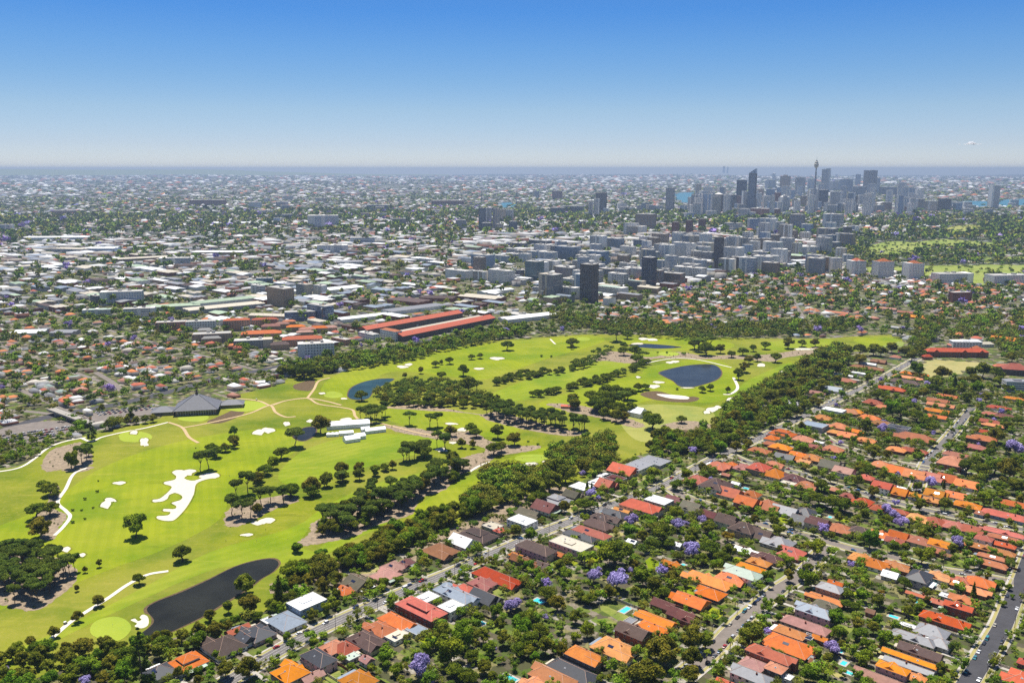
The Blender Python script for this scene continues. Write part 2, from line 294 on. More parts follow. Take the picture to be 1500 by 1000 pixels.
# ---------------------------------------------------------------- labels that single things out
LM = []      # (px, py, phrase)
LAB = []     # (object, look, px, py)
def lab(o, look, px, py, cat, group=None):
    tag(o, None, cat, group); LAB.append((o, look, px, py))
def mark(px, py, phrase): LM.append((px, py, phrase))
ORD = "first second third fourth fifth sixth seventh eighth ninth tenth eleventh twelfth thirteenth fourteenth fifteenth sixteenth seventeenth eighteenth nineteenth twentieth".split()
def ordw(i): return ORD[i] if i < 20 else (["twenty", "thirty", "forty", "fifty"][min(3, (i + 1) // 10 - 2)] + ("-" + ORD[(i + 1) % 10 - 1] if (i + 1) % 10 else "-odd"))
def finish_labels():
    P = np.array([(x, y) for x, y, _ in LM]); by = {}
    for o, look, x, y in LAB:
        d = np.hypot(P[:, 0] - x, (P[:, 1] - y) * 1.5); d = np.where(d < (15 if o['category'] in ('house', 'apartment block', 'tower', 'building', 'warehouse', 'apartment house') else 5), 9e9, d); k = int(d.argmin()); dx = x - P[k, 0]; dy = (y - P[k, 1]) * 1.5
        rel = ("left of" if dx < 0 else "right of") if abs(dx) > abs(dy) else ("beyond" if dy < 0 else "in front of")
        by.setdefault((look, rel, LM[k][2], k), []).append((o, x, y))
    for (look, rel, ph, k), v in by.items():
        base = f"{look} {rel} {ph}"
        if len(v) == 1: v[0][0]["label"] = base; continue
        # split a crowd into rows by distance, then count along the row
        v.sort(key=lambda q: q[2]); nrow = 1 if len(v) <= 6 else 2 if len(v) <= 16 else 3
        rows = [v[i * len(v) // nrow:(i + 1) * len(v) // nrow] for i in range(nrow)]
        names = {1: [""], 2: ["back row, ", "front row, "], 3: ["back row, ", "middle row, ", "front row, "]}[nrow]
        for nm, row in zip(names, rows):
            row.sort(key=lambda q: q[1])
            for i, q in enumerate(row):
                pass
                q[0]["label"] = f"{base}, {nm}{ordw(i)} from left" if len(row) > 1 else f"{base}, {nm.strip(', ') or 'alone'}"
                lb = q[0]["label"]
                if len(lb.split()) > 15: q[0]["label"] = lb.replace(' from left', '').replace('small ', '', 1) if lb.startswith('small') else lb.replace(' from left', '')

M['redroof'] = plain('red_sheet_roof', (.52, .12, .055), .5, .1, .2, fine=.2)
import time as _time
_T0 = _time.time()
def tick(s): print('TICK', s, round(_time.time() - _T0, 1))
# ================================================================ THE GROUND
def smooth_closed(p, k=4):
    p = [np.array(q, float) for q in p]; n = len(p); out = []
    for i in range(n):
        a, b, c, d = p[i - 1], p[i], p[(i + 1) % n], p[(i + 2) % n]
        for j in range(k):
            t = j / k; out.append(0.5 * ((2 * b) + (c - a) * t + (2 * a - 5 * b + 4 * c - d) * t * t + (3 * b - a - 3 * c + d) * t ** 3))
    return out
def smooth_open(p, k=6):
    p = [np.array(q, float) for q in p]; q = [2 * p[0] - p[1]] + p + [2 * p[-1] - p[-2]]; out = []
    for i in range(1, len(q) - 2):
        a, b, c, d = q[i - 1], q[i], q[i + 1], q[i + 2]
        for j in range(k):
            t = j / k; out.append(0.5 * ((2 * b) + (c - a) * t + (2 * a - 5 * b + 4 * c - d) * t * t + (3 * b - a - 3 * c + d) * t ** 3))
    out.append(p[-1]); return out
from mathutils.geometry import tessellate_polygon
ZC = {}
def lift(z):
    ZC[z] = ZC.get(z, 0) + 1; return z + (ZC[z] % 16) * 0.0018
def sheet(name, pts_px, z, mat, kind='structure', smooth=4, world=False, jitter=0.0):
    """a flat patch of ground with the outline given"""
    w = pts_px if world else [G(*p) for p in pts_px]
    if smooth: w = smooth_closed(w, smooth)
    if jitter: w = [np.array(q) + rng.normal(0, jitter, 2) for q in w]
    zz = lift(z)
    v = [Vector((q[0], q[1], 0)) for q in w]; tri = tessellate_polygon([v])
    me = bpy.data.meshes.new(name); fs = []
    for a, b, c in tri:
        n = (v[b] - v[a]).cross(v[c] - v[a]).z; fs.append((a, b, c) if n > 0 else (a, c, b))
    me.from_pydata([(q.x, q.y, zz) for q in v], [], fs); me.materials.append(mat); me.update()
    return tag(inst(name, me), kind=kind)
def strip_pts(w, a, b):
    """left/right offsets a, b of a world polyline"""
    w = [np.array(q, float) for q in w]; out = []
    for i, p in enumerate(w):
        d = w[min(i + 1, len(w) - 1)] - w[max(i - 1, 0)]; d /= np.linalg.norm(d); n = np.array([-d[1], d[0]]); out.append((p + n * a, p + n * b))
    return out
def strip(name, w, a, b, z, mat, z0=None, kind='structure'):
    s = strip_pts(w, a, b); m = MB(); z = lift(z)
    for i in range(len(s) - 1):
        (p, q), (p2, q2) = s[i], s[i + 1]
        m.add([(*q, z), (*q2, z), (*p2, z), (*p, z)], [(0, 1, 2, 3)])
        if z0 is not None: m.add([(*q, z0), (*q2, z0), (*q2, z), (*q, z)], [(0, 1, 2, 3)]); m.add([(*p, z0), (*p2, z0), (*p2, z), (*p, z)], [(3, 2, 1, 0)])
    return tag(m.build(name, mat), kind=kind)
def gz(x, y):
    """height of the low hills far off"""
    y = np.asarray(y) + 60.0; r = np.hypot(x, y); az = np.degrees(np.arctan2(x, y)); k = np.clip((r - 12000) / 14000, 0, 1)
    return k * (38 + 26 * np.sin(az * 0.21 + 1.1 + r / 7000) + 13 * np.sin(az * 0.83 + r / 3000) + 5 * np.sin(az * 2.7 + r / 900) + 10 * np.maximum(0, np.sin(az * 0.06 - 1.0)))
def ground():
    # one sheet to the horizon, finer near the camera; low ridges far off
    rs = [0, 300, 450, 600, 800, 1100, 1500, 2100, 3000, 4200, 6000, 8500, 12000] + list(range(13000, 44001, 1000)); na = 160; V = []; Q = []
    for r in rs:
        for a in range(na + 1):
            t = RAD(-52 + 104 * a / na); x, y = math.sin(t) * r, math.cos(t) * r; z = 0.0
            if r > 12000:
                k = min(1, (r - 12000) / 14000); az = math.degrees(t)
                z = k * (38 + 26 * math.sin(az * 0.21 + 1.1 + r / 7000) + 13 * math.sin(az * 0.83 + r / 3000) + 5 * math.sin(az * 2.7 + r / 900) + 10 * max(0, math.sin(az * 0.06 - 1.0)))
            V.append((x, y - 60, z))
    for i in range(len(rs) - 1):
        for a in range(na):
            p = i * (na + 1) + a; Q.append((p, p + 1, p + na + 2, p + na + 1))
    Q = [(a, d, c, b) for a, b, c, d in Q]
    o = inst('ground', np_mesh('ground', V, quads=Q, mat=M['ground'])); tag(o, kind='structure')
    n = o.data.polygons[400].normal
    if n.z < 0: o.data.flip_normals()
ground()
def mountains():
    m = MB(); prof = []
    for i in range(41):
        az = -34 + i * 0.75; h = 300 - 0.7 * i + 9 * math.sin(i * 0.37) + 5 * math.sin(i * 0.9 + 1); h = h if i < 20 else h - (i - 20) * 15; prof.append((RAD(az), max(60, h)))
    for (a, h), (b, k) in zip(prof, prof[1:]):
        r0, r1 = 40000, 42500
        m.add([(math.sin(a) * r0, math.cos(a) * r0, 20), (math.sin(b) * r0, math.cos(b) * r0, 20), (math.sin(b) * r1, math.cos(b) * r1, k), (math.sin(a) * r1, math.cos(a) * r1, h)], [(0, 1, 2, 3)])
        m.add([(math.sin(a) * r1, math.cos(a) * r1, h), (math.sin(b) * r1, math.cos(b) * r1, k), (math.sin(b) * 43900, math.cos(b) * 43900, 20), (math.sin(a) * 43900, math.cos(a) * 43900, 20)], [(0, 1, 2, 3)])
    tag(m.build('mountains', M['park']), kind='structure')
mountains()
# haze: one closed box round camera and scene
def haze():
    m, t, b = newmat('haze'); t.nodes.remove(b); v = N(t, "ShaderNodeVolumePrincipled"); v.inputs["Density"].default_value = HAZE_DENSITY; v.inputs["Color"].default_value = (*HAZE_COL, 1); v.inputs["Anisotropy"].default_value = 0.35
    L(t, v.outputs[0], t.nodes["Material Output"].inputs["Volume"])
    tag(MB().box(-37000, 37000, -800, 46500, -1.0, 372).build('haze', m), kind='stuff')
haze()
# ---------------------------------------------------------------- the golf course
GOLF = [(-120, 700), (0, 688), (45, 674), (75, 655), (100, 643), (150, 633), (235, 612), (240, 604), (330, 592), (348, 578), (400, 566), (440, 546), (490, 548), (560, 535), (640, 515), (700, 500), (760, 496), (850, 490), (930, 490), (1000, 492), (1100, 495), (1200, 496), (1300, 490), (1322, 500), (1290, 512), (1240, 516), (1205, 528), (1180, 545), (1165, 565), (1130, 582), (1085, 603), (1050, 625), (1040, 642), (990, 655), (930, 668), (880, 690), (830, 715), (760, 740), (700, 765), (640, 785), (560, 815), (500, 838), (440, 862), (400, 890), (330, 915), (250, 935), (150, 965), (60, 990), (-80, 1030), (-260, 950), (-200, 800)]
sheet('golf_course_grass', GOLF, 0.04, M['rough'], smooth=3)
FW = [[(-60, 800), (60, 745), (140, 690), (230, 655), (330, 634), (410, 628), (445, 650), (350, 712), (322, 760), (250, 800), (150, 838), (60, 872), (-60, 900)],
      [(-60, 985), (60, 935), (200, 865), (310, 808), (420, 775), (470, 752), (452, 775), (440, 800), (470, 812), (405, 825), (320, 832), (230, 868), (100, 930), (20, 975), (-60, 1005)],
      [(600, 752), (640, 722), (700, 692), (755, 666), (800, 655), (836, 662), (800, 684), (720, 717), (655, 755), (620, 765)],
      [(408, 694), (455, 655), (540, 636), (640, 640), (650, 652), (600, 668), (520, 688), (440, 712)],
      [(470, 575), (500, 545), (600, 520), (700, 504), (780, 497), (860, 492), (884, 500), (800, 526), (745, 545), (700, 556), (610, 545), (560, 548), (520, 582)],
      [(718, 578), (800, 547), (900, 521), (985, 513), (905, 541), (800, 577), (745, 588)], [(790, 590), (900, 557), (965, 545), (985, 570), (930, 592), (850, 604)],
      [(1058, 602), (1088, 562), (1140, 537), (1162, 531), (1157, 552), (1122, 580), (1090, 603)], [(915, 496), (1000, 495), (1070, 502), (1060, 512), (960, 512), (925, 506)],
      [(1130, 500), (1210, 497), (1236, 505), (1180, 512), (1120, 512)], [(560, 600), (640, 598), (720, 608), (760, 628), (720, 640), (640, 632), (575, 618)], [(600, 745), (560, 770), (500, 800), (455, 825), (470, 800), (540, 760), (580, 742)],
      [(945, 540), (1000, 528), (1050, 528), (1080, 545), (1075, 575), (1040, 590), (985, 582), (950, 560)], [(420, 790), (470, 745), (560, 705), (640, 690), (600, 712), (520, 735), (450, 770)], [(1250, 497), (1300, 493), (1318, 499), (1280, 508)]]
for i_, p in enumerate(FW): sheet('fairway', p, 0.07, M['fairway' if i_ % 2 == 0 else 'fairway_b'], jitter=.4)
M['tan'] = grass('worn_practice_grass', (0.24, 0.26, 0.05), (0.32, 0.32, 0.07), (0.42, 0.36, 0.12), 0.5)
sheet('practice_ground', [(915, 598), (960, 592), (1035, 598), (1045, 620), (1000, 640), (955, 648), (925, 640), (905, 612)], 0.09, M['tan'])
C1 = lambda pts: crop(0, 640, 2.778, pts); C2 = lambda pts: crop(400, 640, 2.778, pts); C5 = lambda pts: crop(0, 400, 3, pts); C6 = lambda pts: crop(400, 400, 3, pts); C7 = lambda pts: crop(800, 400, 3.333, pts)
MUL = [C1([(170, 110), (200, 60), (260, 35), (340, 25), (380, 100), (330, 120), (260, 130), (190, 140)]), C1([(-60, 480), (150, 470), (290, 520), (305, 590), (225, 660), (140, 705), (40, 690), (-60, 650)]),
       C1([(915, 350), (920, 300), (1000, 268), (1130, 238), (1200, 238), (1210, 262), (1120, 292), (1000, 352), (935, 365)]), C1([(205, 195), (240, 200), (245, 250), (225, 290), (275, 320), (240, 370), (225, 410), (170, 415), (140, 330), (190, 280)]), C1([(255, 130), (330, 118), (380, 122), (340, 140), (270, 140)]),
       C2([(100, 430), (150, 390), (160, 350), (300, 290), (420, 240), (600, 190), (760, 90), (860, 62), (905, 80), (820, 132), (760, 155), (700, 215), (600, 250), (560, 315), (440, 352), (330, 402), (200, 432), (120, 442)]),
       C2([(560, 520), (600, 440), (760, 350), (860, 300), (960, 260), (1160, 200), (1200, 240), (1000, 330), (800, 380), (640, 460), (300, 600), (300, 570)]),
       C6([(490, 668), (620, 680), (740, 700), (860, 690), (960, 738), (1060, 757), (1172, 758), (1150, 776), (1000, 800), (880, 812), (930, 770), (800, 742), (680, 722), (560, 700)]),
       C6([(490, 590), (650, 578), (900, 618), (980, 610), (1100, 640), (1300, 690), (1380, 700), (1300, 716), (1130, 692), (960, 652), (880, 618), (650, 602)]),
       C7([(205, 430), (270, 388), (370, 384), (500, 410), (640, 386), (760, 400), (900, 400), (1090, 396), (1333, 358), (1333, 388), (1170, 412), (1100, 432), (960, 420), (780, 420), (560, 415), (420, 440), (290, 428)]),
       C7([(60, 640), (200, 652), (380, 700), (480, 742), (420, 752), (240, 702), (90, 672)]), C7([(560, 745), (690, 720), (820, 742), (800, 768), (650, 762)]), C6([(1200, 575), (1300, 575), (1420, 600), (1420, 622), (1280, 600)]), C2([(0, 590), (150, 540), (300, 500), (360, 520), (180, 590), (20, 640)])]
for p in MUL: sheet('sandy_ground', p, 0.10, M['mulch'], smooth=12, jitter=0.75)
for p in [C5([(912, 650), (960, 630), (1040, 595), (1085, 588), (1075, 610), (1050, 630), (980, 657), (920, 660)]), C6([(95, 490), (180, 470), (165, 515), (100, 510)]), C7([(460, 590), (540, 575), (640, 600), (740, 605), (730, 625), (640, 630), (520, 615)]), C7([(560, 780), (640, 770), (690, 765), (720, 800), (640, 808), (600, 795), (570, 800)])]: sheet('bare_heath', p, 0.13, M['brownp'], jitter=0.4)
sheet('sandy_ground', C7([(540, 590), (680, 600), (690, 615), (600, 610)]), 0.17, M['path'])
PONDS = [('long_pond', C1([(597, 700), (640, 668), (740, 630), (850, 580), (950, 530), (1040, 503), (1110, 496), (1134, 515), (1110, 548), (1060, 578), (1000, 622), (900, 682), (820, 732), (700, 790), (640, 815), (560, 817), (572, 800), (612, 770), (626, 742)]), 'pond'),
         ('lake', C7([(555, 485), (620, 465), (700, 450), (800, 445), (840, 460), (855, 490), (830, 520), (760, 545), (700, 557), (650, 550), (620, 525), (580, 505)]), 'lake'),
         ('narrow_pond', C7([(410, 350), (470, 345), (560, 350), (640, 358), (650, 363), (560, 368), (480, 364), (420, 358)]), 'pond'),
         ('teal_pond', C6([(330, 530), (348, 502), (400, 478), (468, 465), (530, 465), (500, 485), (445, 512), (420, 548), (372, 556), (336, 548)]), 'teal'),
         ('small_pond', C6([(90, 715), (130, 682), (185, 678), (180, 712), (130, 737)]), 'pond')]
for nm, p, k in PONDS:
    w = [np.array(G(*q)) for q in p]; c = sum(w) / len(w)
    sheet('pond_bank', [q + (q - c) / np.linalg.norm(q - c) * 2.2 for q in w], 0.12, M['brownp'], world=True); sheet(nm, w, 0.18, M[k], world=True)
def area2(p): return sum(p[k - 1][0] * p[k][1] - p[k][0] * p[k - 1][1] for k in range(len(p)))
BUN = [C1([(775, 131), (800, 138), (762, 157), (752, 169), (790, 177), (850, 154), (888, 150), (890, 163), (842, 172), (800, 190), (790, 230), (770, 270), (738, 312), (700, 341), (645, 335), (640, 322), (682, 318), (692, 305), (665, 302), (668, 292), (710, 292), (716, 280), (698, 268), (735, 255), (740, 240), (716, 228), (690, 235), (682, 250), (660, 262), (625, 265), (622, 255), (650, 250), (682, 225), (698, 202), (668, 191), (672, 182), (712, 172), (720, 150), (745, 137)])]
def ell(cx, cy, rx, ry, n=12, wob=0.22):
    f = rnd.random() * 6; return [(cx + rx * math.cos(t) * (1 + wob * math.sin(2 * t + f)), cy + ry * math.sin(t) * (1 + wob * math.cos(3 * t + f))) for t in [2 * math.pi * i / n for i in range(n)]]
for c, lst in ((C1, "485,187,25,7 430,275,22,16 450,257,26,9 268,457,18,11 334,480,14,8 1085,340,36,11 1050,350,26,8 1003,398,26,6 590,15,16,10 582,28,14,8"), (C2, "1015,118,24,9 1050,110,24,8 1110,103,14,8 690,55,25,6"),
               (C5, "588,701,20,9 632,740,16,14 640,752,14,9 800,880,45,14 920,890,50,12 1135,700,28,12 1180,690,26,12 1260,663,15,9 1360,650,14,7 1415,529,14,4"),
               (C6, "985,375,28,7 905,420,20,5 570,412,24,6 595,402,16,6 215,528,13,4 312,552,18,4 60,662,14,8 160,650,13,7 320,643,25,8 830,688,25,8 735,775,22,8 790,745,15,5 785,662,30,5"),
               (C7, "480,322,30,6 520,326,30,6 445,345,35,4 605,436,18,6 630,432,18,6 525,553,26,9 550,533,27,6 1050,450,24,8 1160,480,18,7 1190,476,20,6 810,665,26,12 840,655,18,8 785,680,20,8 450,508,12,5 690,560,30,3 1260,372,60,5")):
    for e in lst.split(): BUN.append(c(ell(*map(float, e.split(',')))))
BUN.append(C1([(531, 745), (550, 738), (562, 748), (575, 742), (568, 734), (580, 722), (600, 728), (607, 748), (600, 768), (575, 778), (548, 770), (556, 758)]))
BUNS = [[tuple(q) for q in smooth_closed(p, 4)] for p in BUN]
for i, p in enumerate(BUN):
    w = [np.array(G(*q)) for q in p]; c = sum(w) / len(w)
    sw = smooth_closed(w, 4); n_ = len(sw); mb = MB(); vv = []; jj = np.random.default_rng(i).normal(0, .16, n_)
    for k_ in range(n_):
        tg = sw[(k_ + 1) % n_] - sw[k_ - 1]; nn = np.array([tg[1], -tg[0]]) / max(1e-6, np.linalg.norm(tg)); nn = nn if area2(sw) > 0 else -nn
        for of, z in ((1.5, .05), (.55, .55 + jj[k_]), (-.25, .2)): p_ = sw[k_] + nn * of; vv.append((p_[0], p_[1], z))
    cp_ = [PX(vv[a * 3 + 1][0], vv[a * 3 + 1][1]) for a in range(n_)]; cx_ = np.array([float(q[0]) for q in cp_]); cy_ = np.array([float(q[1]) for q in cp_]); hid = np.zeros(n_, bool)
    for o_ in BUNS:
        if abs(o_[0][0] - cx_[0]) < 120: hid |= inpoly(cx_, cy_, o_)
    mb.add(vv, [(a * 3 + u, a * 3 + u + 1, b * 3 + u + 1, b * 3 + u) for a in range(n_) for b in ((a + 1) % n_,) for u in (0, 1) if not hid[a] and not hid[b]]); tag(mb.build('bunker_lip', M['rough']), kind='structure')
    sheet('sand_bunker', w, 0.225, M['sand'], world=True)
for c, lst in ((C1, "450,780,82,50 530,8,45,12"), (C2, "1055,87,66,14"), (C5, "595,718,72,24 850,635,70,18 1460,534,40,14 1065,583,100,24"), (C6, "265,535,40,14 1140,813,75,18 1365,290,30,8"), (C7, "620,780,45,12 735,780,42,13 600,395,50,10")):
    for e in lst.split(): sheet('putting_green', c(ell(*map(float, e.split(',')), n=14, wob=0.06)), 0.155, M['green'])
def pathline(c, pts, wd, mat, name='path'): strip(name, smooth_open([G(*p) for p in c(pts)]), wd / 2, -wd / 2, 0.26, M[mat])
for c, pts, wd, mat in ((C5, [(1190, 690), (1120, 640)], .1, 'path'), (C1, [(350, 2), (300, 10), (240, 25), (190, 48), (140, 88), (100, 115), (60, 130), (0, 140), (-80, 150)], 3.2, 'path'), (C1, [(355, 125), (300, 150), (268, 210), (235, 265), (268, 300), (285, 325), (255, 368), (222, 400)], 3.2, 'path'),
                        (C1, [(685, 545), (600, 560), (520, 600), (440, 655), (360, 705), (290, 750), (240, 792), (200, 828)], 3.4, 'path'), (C5, [(740, 655), (640, 680), (550, 697), (450, 720), (400, 740), (345, 722), (290, 738)], 3.2, 'path'),
                        (C5, [(740, 655), (800, 678), (830, 720), (872, 746)], 3.6, 'track'), (C5, [(800, 680), (900, 662), (1000, 640), (1100, 615), (1185, 582), (1212, 612), (1255, 632), (1300, 630)], 3.6, 'track'), (C5, [(1185, 582), (1130, 560), (1010, 548)], 3.6, 'track'),
                        (C5, [(1185, 582), (1260, 560), (1350, 550), (1430, 562), (1500, 580)], 3.6, 'track'), (C5, [(1350, 550), (1380, 510), (1400, 475), (1450, 460)], 3.6, 'track'),
                        (C6, [(0, 580), (60, 560), (150, 550), (200, 575), (300, 590), (350, 602), (362, 630), (400, 655), (480, 662), (560, 682), (640, 702), (720, 716)], 3.4, 'track'), (C6, [(865, 872), (900, 850), (950, 828)], 3, 'path'), (C6, [(480, 595), (600, 585), (760, 600)], 3, 'track'),
                        (C7, [(480, 442), (560, 425), (640, 416), (720, 420), (800, 435), (860, 450), (905, 461)], 3, 'path'), (C7, [(915, 510), (935, 560), (900, 590), (865, 592)], 4, 'path'), (C7, [(885, 635), (895, 612), (935, 604)], 4, 'path'), (C7, [(630, 802), (700, 798), (775, 802)], 3, 'path'), (C6, [(1218, 290), (1240, 312)], 3, 'path')):
    if wd > 1: pathline(c, pts, wd, mat)
# ---------------------------------------------------------------- parks and fields farther off
C8 = lambda pts: crop(1100, 300, 3.75, pts); CK = lambda pts: crop(1250, 500, 6, pts)
FIELDS = [(C8([(640, 230), (720, 208), (800, 200), (900, 205), (1050, 188), (1200, 198), (1350, 212), (1300, 232), (1100, 225), (950, 240), (850, 265), (660, 268)]), 'park'), (C8([(1045, 150), (1120, 115), (1250, 110), (1292, 128), (1200, 162), (1100, 165)]), 'tan'),
          (C8([(650, 440), (770, 440), (762, 472), (690, 462)]), 'park'), (C8([(1190, 390), (1295, 390), (1295, 438), (1215, 438)]), 'park'), (C8([(1390, 290), (1500, 285), (1500, 310), (1400, 312)]), 'park'), (C8([(620, 350), (670, 345), (680, 385), (630, 385)]), 'park'), (C8([(900, 375), (1000, 375), (1000, 395), (910, 395)]), 'park'), (C8([(1275, 290), (1320, 290), (1310, 318), (1285, 315)]), 'park'),
          (C8([(760, 345), (1500, 330), (1500, 390), (900, 395)]), 'park'), (CK([(640, 165), (900, 175), (1140, 190), (1080, 235), (860, 300), (640, 318), (620, 240)]), 'dry'), (CK([(150, 10), (420, 0), (440, 40), (230, 50)]), 'park')]
for p, k in FIELDS: sheet('grass_field', p, 0.05, M[k], smooth=8, jitter=3.0)
HARB = [crop(850, 270, 5, [(690, 70), (760, 60), (830, 60), (815, 85), (860, 100), (880, 115), (870, 138), (800, 138), (740, 130), (700, 110)]), crop(1200, 220, 5, [(1020, 378), (1120, 372), (1245, 378), (1245, 410), (1120, 418), (1040, 412)]), crop(1200, 220, 5, [(1300, 385), (1360, 362), (1500, 358), (1700, 350), (1700, 395), (1500, 402), (1400, 408), (1300, 410)]),
        crop(350, 220, 3.75, [(760, 205), (820, 196), (940, 200), (980, 212), (880, 216), (800, 214)]), crop(650, 240, 4.286, [(350, 245), (440, 245), (450, 270), (360, 272)])]
for p in HARB: sheet('harbour_water', p, 0.3, M['harbour'])
# ---------------------------------------------------------------- roads
ROADS = []   # world polyline, half width
def road(px, hw, mat='asphalt', marks=False, verge=True, name='road', k=5):
    w = smooth_open([G(*p) for p in px], k); ROADS.append((np.array(w), hw))
    strip(name, w, hw, -hw, 0.05, M[mat])
    if verge:
        for s in (1, -1):
            a, b = s * hw, s * (hw + 0.35); strip('kerb', w, max(a, b), min(a, b), 0.17, M['kerb'], 0.0)
            a, b = s * (hw + 0.35), s * (hw + 3.2); strip('grass_verge', w, max(a, b), min(a, b), 0.13, M['dry'])
            a, b = s * (hw + 2.2), s * (hw + 3.7); strip('footpath', w, max(a, b), min(a, b), 0.18, M['kerb'])
    if marks:
        for off in ((0.0,) if marks == 1 else (0.0, hw - 2.4, -hw + 2.4)): strip('road_marking', w, off + 0.06, off - 0.06, 0.09, M['paint'])
    return w
R1 = [(330, 1000), (380, 970), (440, 936), (500, 907), (600, 863), (670, 834), (725, 809), (795, 779), (840, 762), (892, 741), (930, 726), (967, 713), (1000, 696), (1050, 670), (1100, 647), (1142, 627), (1175, 611), (1208, 595), (1250, 574), (1292, 554), (1317, 540), (1345, 524)]
road(R1, 5.0, 'asphalt', 3, name='long_road')
road([(975, 710), (1000, 726), (1042, 741), (1083, 756), (1117, 768), (1175, 783), (1225, 797), (1250, 804), (1297, 813), (1325, 820), (1377, 834), (1433, 843), (1485, 853)], 4.2, 'asphalt_pale', name='cross_street')
road([(1000, 990), (1042, 955), (1072, 923), (1107, 891), (1140, 864), (1167, 846), (1195, 818), (1215, 799)], 5.2, 'asphalt_pale', name='wide_street')
road([(1340, 722), (1357, 679), (1372, 660), (1392, 638), (1410, 615), (1424, 597)], 4.4, 'asphalt', name='side_street')
road([(1066, 664), (1100, 678), (1158, 689), (1190, 700), (1240, 715), (1283, 728), (1325, 739), (1367, 749), (1417, 760), (1458, 768), (1530, 781)], 3.8, 'asphalt', name='back_street')
road([(1178, 612), (1208, 640), (1240, 655), (1305, 675), (1353, 684), (1417, 694), (1460, 703)], 3.6, 'asphalt_pale', name='lane')
road([(1392, 1040), (1418, 1000), (1445, 957), (1469, 916), (1484, 878), (1497, 850), (1512, 810), (1530, 780)], 5.4, 'asphalt_dark', name='dark_street')
road([(1435, 843), (1480, 852)], 4.0, 'asphalt_pale', verge=False)
for px in ([(1372, 497), (1400, 478), (1440, 462), (1500, 445)], [(1150, 420), (1162, 440), (1180, 470), (1195, 488)], [(1440, 495), (1465, 478), (1480, 462)], [(140, 545), (165, 560), (178, 572)], [(150, 530), (180, 520), (230, 515)], [(20, 600), (75, 606)]): road(px, 4.2, 'asphalt_pale', verge=False)
road([(-60, 655), (0, 632), (60, 613), (110, 603), (180, 590), (250, 573), (330, 552), (400, 539), (440, 528), (560, 510), (680, 490), (760, 478)], 9, 'asphalt_dark', verge=False, name='expressway')
sheet('car_park_surface', C5([(-40, 700), (90, 665), (200, 650), (330, 650), (310, 690), (230, 730), (120, 745), (30, 760), (-40, 765)]), 0.05, M['asphalt_pale'], smooth=2)
sheet('forecourt', C5([(410, 615), (520, 600), (640, 590), (700, 590), (680, 620), (560, 630), (420, 660)]), 0.05, M['asphalt_pale'], smooth=2)
